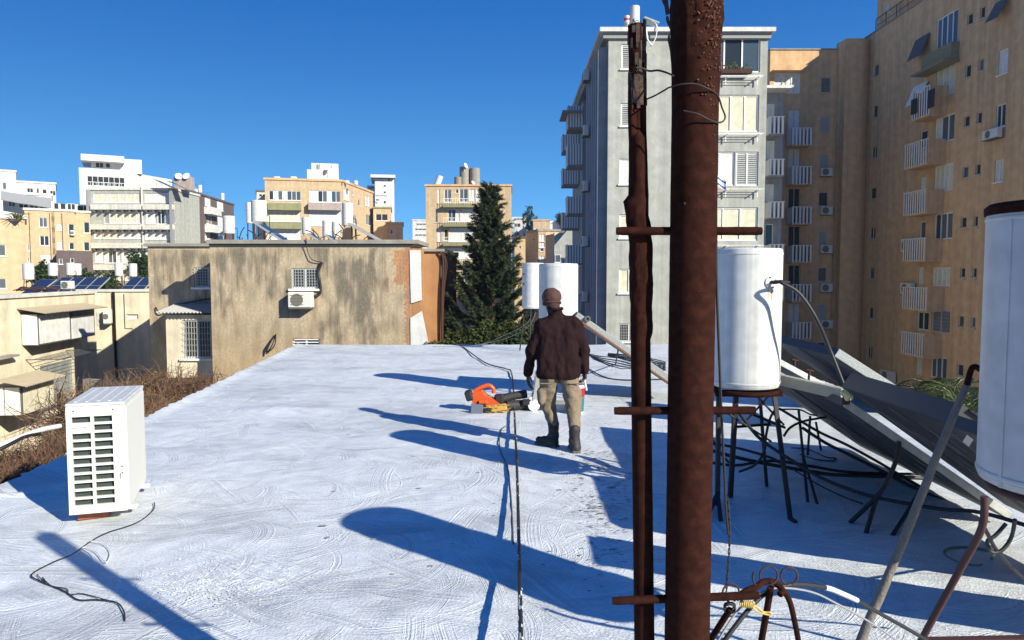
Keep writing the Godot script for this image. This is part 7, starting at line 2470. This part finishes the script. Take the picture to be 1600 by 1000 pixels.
func make_crumbs() -> void:
	# crumbs and clots of dried coating
	var b := MB.new()
	b.lathe(Vector3.ZERO, [Vector2(0, -0.4), Vector2(0.8, -0.2), Vector2(1.0, 0.1), Vector2(0.6, 0.5), Vector2(0, 0.65)], 7)
	mat("crumb_white", lin(0.68, 0.68, 0.67), 0.7)
	var xf := []
	for k in 1700:
		var p: Vector3
		var s := absf(rng.randfn(0.0, 0.0018)) + 0.0012
		if k < 700:
			p = gnd(rng.randfn(325, 62), rng.randfn(915, 22))
			s *= 1.1
		elif k < 1100: p = gnd(rng.randfn(250, 120), rng.randfn(985, 50))
		else: p = Vector3(rng.randf_range(-4.3, 4.0), 0, -rng.randf_range(2.5, 13.0))
		p.y = 0.004
		xf.append(Transform3D(Basis.from_euler(Vector3(0, rng.randf() * 6, 0)).scaled(Vector3(s * rng.randf_range(0.8, 2.0), s * 0.6, s * rng.randf_range(0.8, 1.6))), p))
	var m := swarm("coating_crumbs", b.mesh(), M.crumb_white, xf, self)
	tag(m, "white crumbs of dried coating scattered on the roof in front", "crumbs", "", "stuff")
	var xd := []
	for k in 620:
		var p := gnd(rng.randfn(945, 32), rng.randfn(760, 62)) if k < 520 else gnd(rng.randf_range(500, 1000), rng.randf_range(600, 900))
		var s := absf(rng.randfn(0.0, 0.005)) + 0.002
		p.y = 0.006
		xd.append(Transform3D(Basis.from_euler(Vector3(0, rng.randf() * 6, 0)).scaled(Vector3(s * rng.randf_range(1, 3.5), 0.002, s * rng.randf_range(0.6, 1.4))), p))
	var m2 := swarm("roof_grit", b.mesh(), M.mid_grey, xd, self)
	tag(m2, "grey specks and scuffs on the roof between the worker and the mast", "grit", "", "stuff")

# ---------- people: a distance field of tapered limbs, meshed with surface nets ----------
func skin_field(b: MB, bones: Array, cell: float, k := 0.03, fold := 0.0, freq := Vector3.ONE, cut := -1e9) -> void:
	var lo := Vector3.INF; var hi := -Vector3.INF
	for q in bones:
		var r: float = maxf(q[2], q[3])
		lo = lo.min(q[0] - Vector3.ONE * r).min(q[1] - Vector3.ONE * r)
		hi = hi.max(q[0] + Vector3.ONE * r).max(q[1] + Vector3.ONE * r)
	var pad := cell * 3.0 + absf(fold) * 2.0
	lo -= Vector3.ONE * pad; hi += Vector3.ONE * pad
	var nx := int((hi.x - lo.x) / cell) + 2
	var ny := int((hi.y - lo.y) / cell) + 2
	var nz := int((hi.z - lo.z) / cell) + 2
	var f := PackedFloat32Array()
	f.resize(nx * ny * nz)
	f.fill(1.0)
	for q in bones:
		var a: Vector3 = q[0]; var d: Vector3 = q[1] - q[0]
		var ra: float = q[2]; var rb: float = q[3]
		var dd := maxf(d.length_squared(), 1e-9)
		var m := Vector3.ONE * (maxf(ra, rb) + pad + k)
		var p0 := (a.min(a + d) - m - lo) / cell
		var p1 := (a.max(a + d) + m - lo) / cell
		for z in range(maxi(int(p0.z), 0), mini(int(p1.z) + 1, nz)):
			for y in range(maxi(int(p0.y), 0), mini(int(p1.y) + 1, ny)):
				var i := (z * ny + y) * nx
				for x in range(maxi(int(p0.x), 0), mini(int(p1.x) + 1, nx)):
					var p := lo + Vector3(x, y, z) * cell
					var t := clampf((p - a).dot(d) / dd, 0, 1)
					var v := (p - a - d * t).length() - lerpf(ra, rb, t)
					var o := f[i + x]
					var h := maxf(k - absf(o - v), 0.0) / k
					f[i + x] = minf(o, v) - h * h * k * 0.25
	if fold > 0.0 or cut > -1e8:
		var nn := FastNoiseLite.new()
		nn.seed = 77
		nn.frequency = 1.0
		nn.fractal_octaves = 3
		for z in nz:
			for y in ny:
				var i := (z * ny + y) * nx
				for x in nx:
					var v := f[i + x]
					if absf(v) < pad:
						var p := lo + Vector3(x, y, z) * cell
						v += nn.get_noise_3dv(p * freq) * fold
						f[i + x] = maxf(v, cut - p.y)
	var ids := PackedInt32Array()
	ids.resize(nx * ny * nz)
	ids.fill(-1)
	var off := [0, 1, nx, nx + 1, nx * ny, nx * ny + 1, nx * ny + nx, nx * ny + nx + 1]
	var edges := [[0, 1], [2, 3], [4, 5], [6, 7], [0, 2], [1, 3], [4, 6], [5, 7], [0, 4], [1, 5], [2, 6], [3, 7]]
	var cor := [Vector3(0, 0, 0), Vector3(1, 0, 0), Vector3(0, 1, 0), Vector3(1, 1, 0), Vector3(0, 0, 1), Vector3(1, 0, 1), Vector3(0, 1, 1), Vector3(1, 1, 1)]
	for z in nz - 1:
		for y in ny - 1:
			for x in nx - 1:
				var i := (z * ny + y) * nx + x
				var v0 := f[i]
				if absf(v0) > cell * 4.0: continue
				var ins := 0
				for q in 8:
					if f[i + off[q]] < 0: ins += 1
				if ins == 0 or ins == 8: continue
				var s := Vector3.ZERO
				var n := 0
				for e in edges:
					var fa := f[i + off[e[0]]]; var fb := f[i + off[e[1]]]
					if (fa < 0) != (fb < 0):
						s += (cor[e[0]] as Vector3).lerp(cor[e[1]], fa / (fa - fb))
						n += 1
				s /= n
				var g := Vector3(f[i + 1] + f[i + off[3]] + f[i + off[5]] + f[i + off[7]] - f[i] - f[i + off[2]] - f[i + off[4]] - f[i + off[6]],
					f[i + off[2]] + f[i + off[3]] + f[i + off[6]] + f[i + off[7]] - f[i] - f[i + 1] - f[i + off[4]] - f[i + off[5]],
					f[i + off[4]] + f[i + off[5]] + f[i + off[6]] + f[i + off[7]] - f[i] - f[i + 1] - f[i + off[2]] - f[i + off[3]]).normalized()
				ids[i] = b.v.size()
				b.v.append(lo + (Vector3(x, y, z) + s) * cell); b.n.append(g); b.uv.append(Vector2(s.x, s.y)); b.c.append(b.col)
	var st := [1, nx, nx * ny]
	for z in range(1, nz - 1):
		for y in range(1, ny - 1):
			for x in range(1, nx - 1):
				var i := (z * ny + y) * nx + x
				if absf(f[i]) > cell * 2.0: continue
				for ax in 3:
					var v0 := f[i] < 0
					if v0 == (f[i + st[ax]] < 0): continue
					var s1: int = st[(ax + 1) % 3]; var s2: int = st[(ax + 2) % 3]
					var a := ids[i]; var c := ids[i - s1]; var d := ids[i - s1 - s2]; var e := ids[i - s2]
					if a < 0 or c < 0 or d < 0 or e < 0: continue
					if v0: b.i.append_array([a, d, c, a, e, d])
					else: b.i.append_array([a, c, d, a, d, e])

func hand_bones(w: Vector3, dir: Vector3, side_v: Vector3, curl: float) -> Array:     # palm, four fingers, thumb; dir towards the knuckles, side_v towards the thumb
	var back := dir.cross(side_v).normalized()
	var r := []
	for k in 4:
		var o := w + side_v * (0.026 - 0.0175 * k)
		var kn := w + dir * 0.085 + side_v * (0.032 - 0.021 * k)
		r.append([w + side_v * (0.015 - 0.01 * k), kn, 0.017, 0.0125])
		var l: float = [0.044, 0.05, 0.046, 0.036][k]
		var d1 := (dir * cos(curl) + back * sin(curl)).normalized()
		var d2 := (dir * cos(curl * 2.1) + back * sin(curl * 2.1)).normalized()
		var d3 := (dir * cos(curl * 3.0) + back * sin(curl * 3.0)).normalized()
		var p1 := kn + d1 * l
		var p2 := p1 + d2 * l * 0.62
		r.append([kn, p1, 0.0105, 0.0095]); r.append([p1, p2, 0.0095, 0.0088]); r.append([p2, p2 + d3 * l * 0.5, 0.0088, 0.0075])
	var t0 := w + dir * 0.025 + side_v * 0.03
	var t1 := t0 + (dir * 0.6 + side_v * 0.7 + back * 0.35).normalized() * 0.042
	var t2 := t1 + (dir * 0.9 + back * (0.2 + curl * 0.5)).normalized() * 0.032
	r.append([w + dir * 0.01 + side_v * 0.012, t0, 0.016, 0.013]); r.append([t0, t1, 0.013, 0.0108]); r.append([t1, t2, 0.0108, 0.009])
	return r

func make_person() -> void:
	var D := 7.76
	var lf := gnd(862, 698); var rf := gnd(899, 706)
	var t := thing("person", "person in dark brown jacket, cap and khaki trousers walking away across the white roof", "person", (lf + rf) * 0.5)
	var shl := at(846, 511, D); var shr := at(899, 508, D)
	var ell := at(831, 548, D + 0.02); var elr := at(911, 546, D + 0.02)
	var wrl := at(825, 582, D + 0.12); var wrr := at(914, 578, D - 0.02)
	var hipl := at(858, 588, D); var hipr := at(889, 588, D)
	var knl := at(857, 632, D + 0.14); var knr := at(896, 636, D - 0.04)
	var anl := lf + Vector3(0.02, 0.11, -0.02); var anr := rf + Vector3(-0.01, 0.11, 0.0)
	var neck := at(868, 492, D + 0.02)
	var head := at(862, 469, D + 0.09)
	var chest := at(871, 530, D)
	# body under the clothes, with head and hands on finer grids
	var body := MB.new()
	skin_field(body, [[neck + Vector3(0, -0.06, 0), head + Vector3(0.01, -0.06, 0.01), 0.058, 0.055], [chest, neck, 0.07, 0.05], [shl, chest, 0.05, 0.06], [shr, chest, 0.05, 0.06], [chest, (hipl + hipr) * 0.5, 0.07, 0.07], [hipl, hipr, 0.07, 0.07], [shl, ell, 0.045, 0.038], [ell, wrl, 0.038, 0.027], [shr, elr, 0.045, 0.038], [elr, wrr, 0.038, 0.027], [hipl, knl, 0.075, 0.05], [knl, anl, 0.05, 0.038], [hipr, knr, 0.075, 0.05], [knr, anr, 0.05, 0.038]], 0.014, 0.03)
	var fwd := Vector3(-0.28, -0.22, -0.93).normalized()          # looks ahead, a little left and down
	var rt := fwd.cross(Vector3.UP).normalized()
	var hu := rt.cross(fwd)
	skin_field(body, [[head + hu * 0.03 - fwd * 0.02, head + hu * 0.03 + fwd * 0.03, 0.082, 0.078], [head - hu * 0.03 + fwd * 0.05, head - hu * 0.075 + fwd * 0.07, 0.055, 0.04], [head - hu * 0.05 - fwd * 0.03, neck, 0.056, 0.056],
		[head + hu * 0.015 + fwd * 0.1, head - hu * 0.022 + fwd * 0.118, 0.012, 0.016], [head - hu * 0.055 + fwd * 0.098 - rt * 0.018, head - hu * 0.055 + fwd * 0.098 + rt * 0.018, 0.012, 0.012],
		[head - rt * 0.078 + hu * 0.015 - fwd * 0.005, head - rt * 0.08 - hu * 0.025, 0.014, 0.010], [head + rt * 0.078 + hu * 0.015 - fwd * 0.005, head + rt * 0.08 - hu * 0.025, 0.014, 0.010]], 0.006, 0.02)
	skin_field(body, hand_bones(wrl + Vector3(0, -0.015, 0), Vector3(0.02, -0.97, -0.22).normalized(), Vector3(0.25, -0.15, -0.95).normalized(), 0.3), 0.0045, 0.008)
	skin_field(body, hand_bones(wrr + Vector3(0, -0.01, 0), Vector3(0.0, -0.95, -0.3).normalized(), Vector3(-0.25, -0.25, -0.93).normalized(), -0.75), 0.0045, 0.008)
	part("body", body, mat("skin", lin(0.075, 0.034, 0.024), 0.6), t)
	var ey := MB.new()
	for s in [-1.0, 1.0]:
		ey.lathe(head + hu * 0.012 + fwd * 0.097 + rt * 0.032 * s, [Vector2(0, -0.012), Vector2(0.012, 0), Vector2(0, 0.012)], 10)
	part("eyes", ey, M.white_plaster, t)
	var ja := MB.new()
	skin_field(ja, [[neck + Vector3(0, 0.02, 0.0), neck + Vector3(0, -0.05, 0), 0.072, 0.085], [shl + Vector3(0.03, 0.012, 0), shr + Vector3(-0.03, 0.012, 0), 0.082, 0.082], [neck + Vector3(0, -0.05, 0), shl, 0.075, 0.07], [neck + Vector3(0, -0.05, 0), shr, 0.075, 0.07],
		[at(854, 520, D), at(855, 582, D), 0.108, 0.120], [at(888, 520, D), at(889, 582, D), 0.108, 0.120], [at(871, 516, D + 0.02), at(871, 582, D), 0.12, 0.125],
		[shl, ell, 0.074, 0.06], [ell, wrl, 0.06, 0.046], [shr, elr, 0.074, 0.06], [elr, wrr + Vector3(0, 0.0, 0), 0.06, 0.046]], 0.0125, 0.028, 0.022, Vector3(8.0, 4.5, 8.0), at(871, 584, D).y - 0.05)
	var jm := mat("jacket", lin(0.026, 0.0135, 0.015), 0.85, T.fine, 3.0)
	jm.metallic_specular = 0.12
	part("jacket", ja, jm, t)
	var co := MB.new()       # the turned-up collar
	var cp := []
	for k in 15:
		var a := TAU * k / 14.0
		cp.append(neck + Vector3(cos(a) * 0.07, 0.066 + 0.006 * sin(a * 3), sin(a) * 0.078))
	co.tube(cp, 0.017, 7)
	part("collar", co, jm, t)
	var gt := MB.new()       # snood drawn up round the neck
	skin_field(gt, [[neck + Vector3(0, -0.02, 0), head - hu * 0.045 - fwd * 0.026, 0.068, 0.07]], 0.008, 0.02, 0.012, Vector3(12, 16, 12))
	part("snood", gt, mat("snood_cloth", lin(0.05, 0.021, 0.019), 0.9, T.fine, 5.0), t)
	var tr := MB.new()
	skin_field(tr, [[hipl + Vector3(0.01, 0.035, 0), hipr + Vector3(-0.01, 0.035, 0), 0.094, 0.094], [hipl, knl, 0.103, 0.078], [knl, anl + Vector3(0, 0.13, 0), 0.078, 0.06], [hipr, knr, 0.103, 0.078], [knr, anr + Vector3(0, 0.13, 0), 0.078, 0.06],
		[hipl + Vector3(-0.085, -0.17, 0.0), hipl + Vector3(-0.08, -0.27, 0.0), 0.045, 0.045], [hipr + Vector3(0.085, -0.17, 0.0), hipr + Vector3(0.085, -0.27, 0.0), 0.05, 0.05]], 0.0125, 0.03, 0.014, Vector3(9.0, 9.0, 9.0))
	part("trousers", tr, mat("khaki", lin(0.215, 0.165, 0.11), 0.9, T.blotch, 6.0), t)
	var pk := MB.new()
	for s in [[hipl, -0.05, 0.0], [hipr, 0.05, 0.0]]:
		pk.cbox(s[0] + Vector3(s[1], -0.06, 0.118), Vector3(0.12, 0.012, 0.01), 0.003)
	part("pocket_seam", pk, M.khaki, t)
	for q in [[anl, lf, Vector3(-0.75, 0, -0.66)], [anr, rf, Vector3(-0.1, 0, -1)]]:
		var bo := MB.new()
		var a: Vector3 = q[0]; var f: Vector3 = q[1]; var dr: Vector3 = q[2].normalized()
		skin_field(bo, [[a + Vector3(0, 0.13, 0), a, 0.06, 0.055], [a, f + Vector3(0, 0.05, 0) - dr * 0.03, 0.055, 0.05], [f + Vector3(0, 0.045, 0) - dr * 0.03, f + Vector3(0, 0.045, 0) + dr * 0.17, 0.046, 0.042], [f + Vector3(0, 0.06, 0), f + dr * 0.1 + Vector3(0, 0.06, 0), 0.05, 0.042]], 0.009, 0.025, 0.008, Vector3(14, 14, 14), 0.022)
		var bt := part("boot", bo, mat("boot_leather", lin(0.022, 0.021, 0.02), 0.7, T.blotch, 6.0) if not M.has("boot_leather") else M.boot_leather, t)
		var so := MB.new()
		var sx := Vector3.UP.cross(dr)
		so.cbox(f + dr * 0.065 + Vector3(0, 0.016, 0), Vector3(0.095, 0.028, 0.3), 0.012, Basis(sx, Vector3.UP, dr))
		part("sole", so, M.dark_grey, bt)
	# cap, peak, glasses
	var ca := MB.new()
	skin_field(ca, [[head + hu * 0.03 - fwd * 0.025, head + hu * 0.045 + fwd * 0.03, 0.097, 0.092]], 0.007, 0.01, 0.006, Vector3(14, 14, 14), (head - hu * 0.045).y)
	var cm := mat("cap_cloth", lin(0.085, 0.036, 0.031), 0.9, T.fine, 5.0)
	var cap := part("cap", ca, cm, t)
	var bd := MB.new()
	var bp := []
	for k in 25:
		var a := TAU * k / 24.0
		bp.append(head - hu * 0.034 + rt * cos(a) * 0.092 + fwd * (0.003 + sin(a) * 0.1))
	bd.tube(bp, 0.012, 6)
	part("band", bd, cm, cap)
	var pe := MB.new()
	for k in 8:
		var x0 := -0.07 + k * 0.0175; var x1 := x0 + 0.0175
		var c0 := 0.06 * sqrt(maxf(0.0, 1.0 - pow(x0 / 0.075, 2.0))); var c1 := 0.06 * sqrt(maxf(0.0, 1.0 - pow(x1 / 0.075, 2.0)))
		var o := head + hu * 0.0 + fwd * 0.085
		pe.quad(o + rt * x0, o + rt * x1, o + rt * x1 + fwd * c1 - hu * c1 * 0.3, o + rt * x0 + fwd * c0 - hu * c0 * 0.3)
		pe.quad(o + rt * x1 - hu * 0.004, o + rt * x0 - hu * 0.004, o + rt * x0 + fwd * c0 - hu * (c0 * 0.3 + 0.004), o + rt * x1 + fwd * c1 - hu * (c1 * 0.3 + 0.004))
	part("peak", pe, cm, cap)
	var gl := MB.new()
	for s in [-1.0, 1.0]:
		gl.tube([head + rt * 0.086 * s + hu * 0.008 - fwd * 0.02, head + rt * 0.084 * s + hu * 0.01 + fwd * 0.06, head + rt * 0.06 * s + hu * 0.008 + fwd * 0.105], 0.004, 5)
		gl.box(head + rt * 0.034 * s + hu * 0.006 + fwd * 0.118, Vector3(0.05, 0.034, 0.004), Basis(rt, hu, -fwd))
	part("glasses", gl, M.black_rubber, t)
	# white handle in the right hand
	var hb := MB.new()
	var h0 := wrr + Vector3(-0.01, -0.04, -0.045)
	hb.tube([h0 + Vector3(-0.02, 0.08, 0.03), h0 + Vector3(0.0, -0.03, -0.01), h0 + Vector3(0.035, -0.19, -0.04)], 0.013, 10)
	solo("brush_handle", hb, M.white_metal, "white brush handle held in the worker's right hand", "handle", h0)
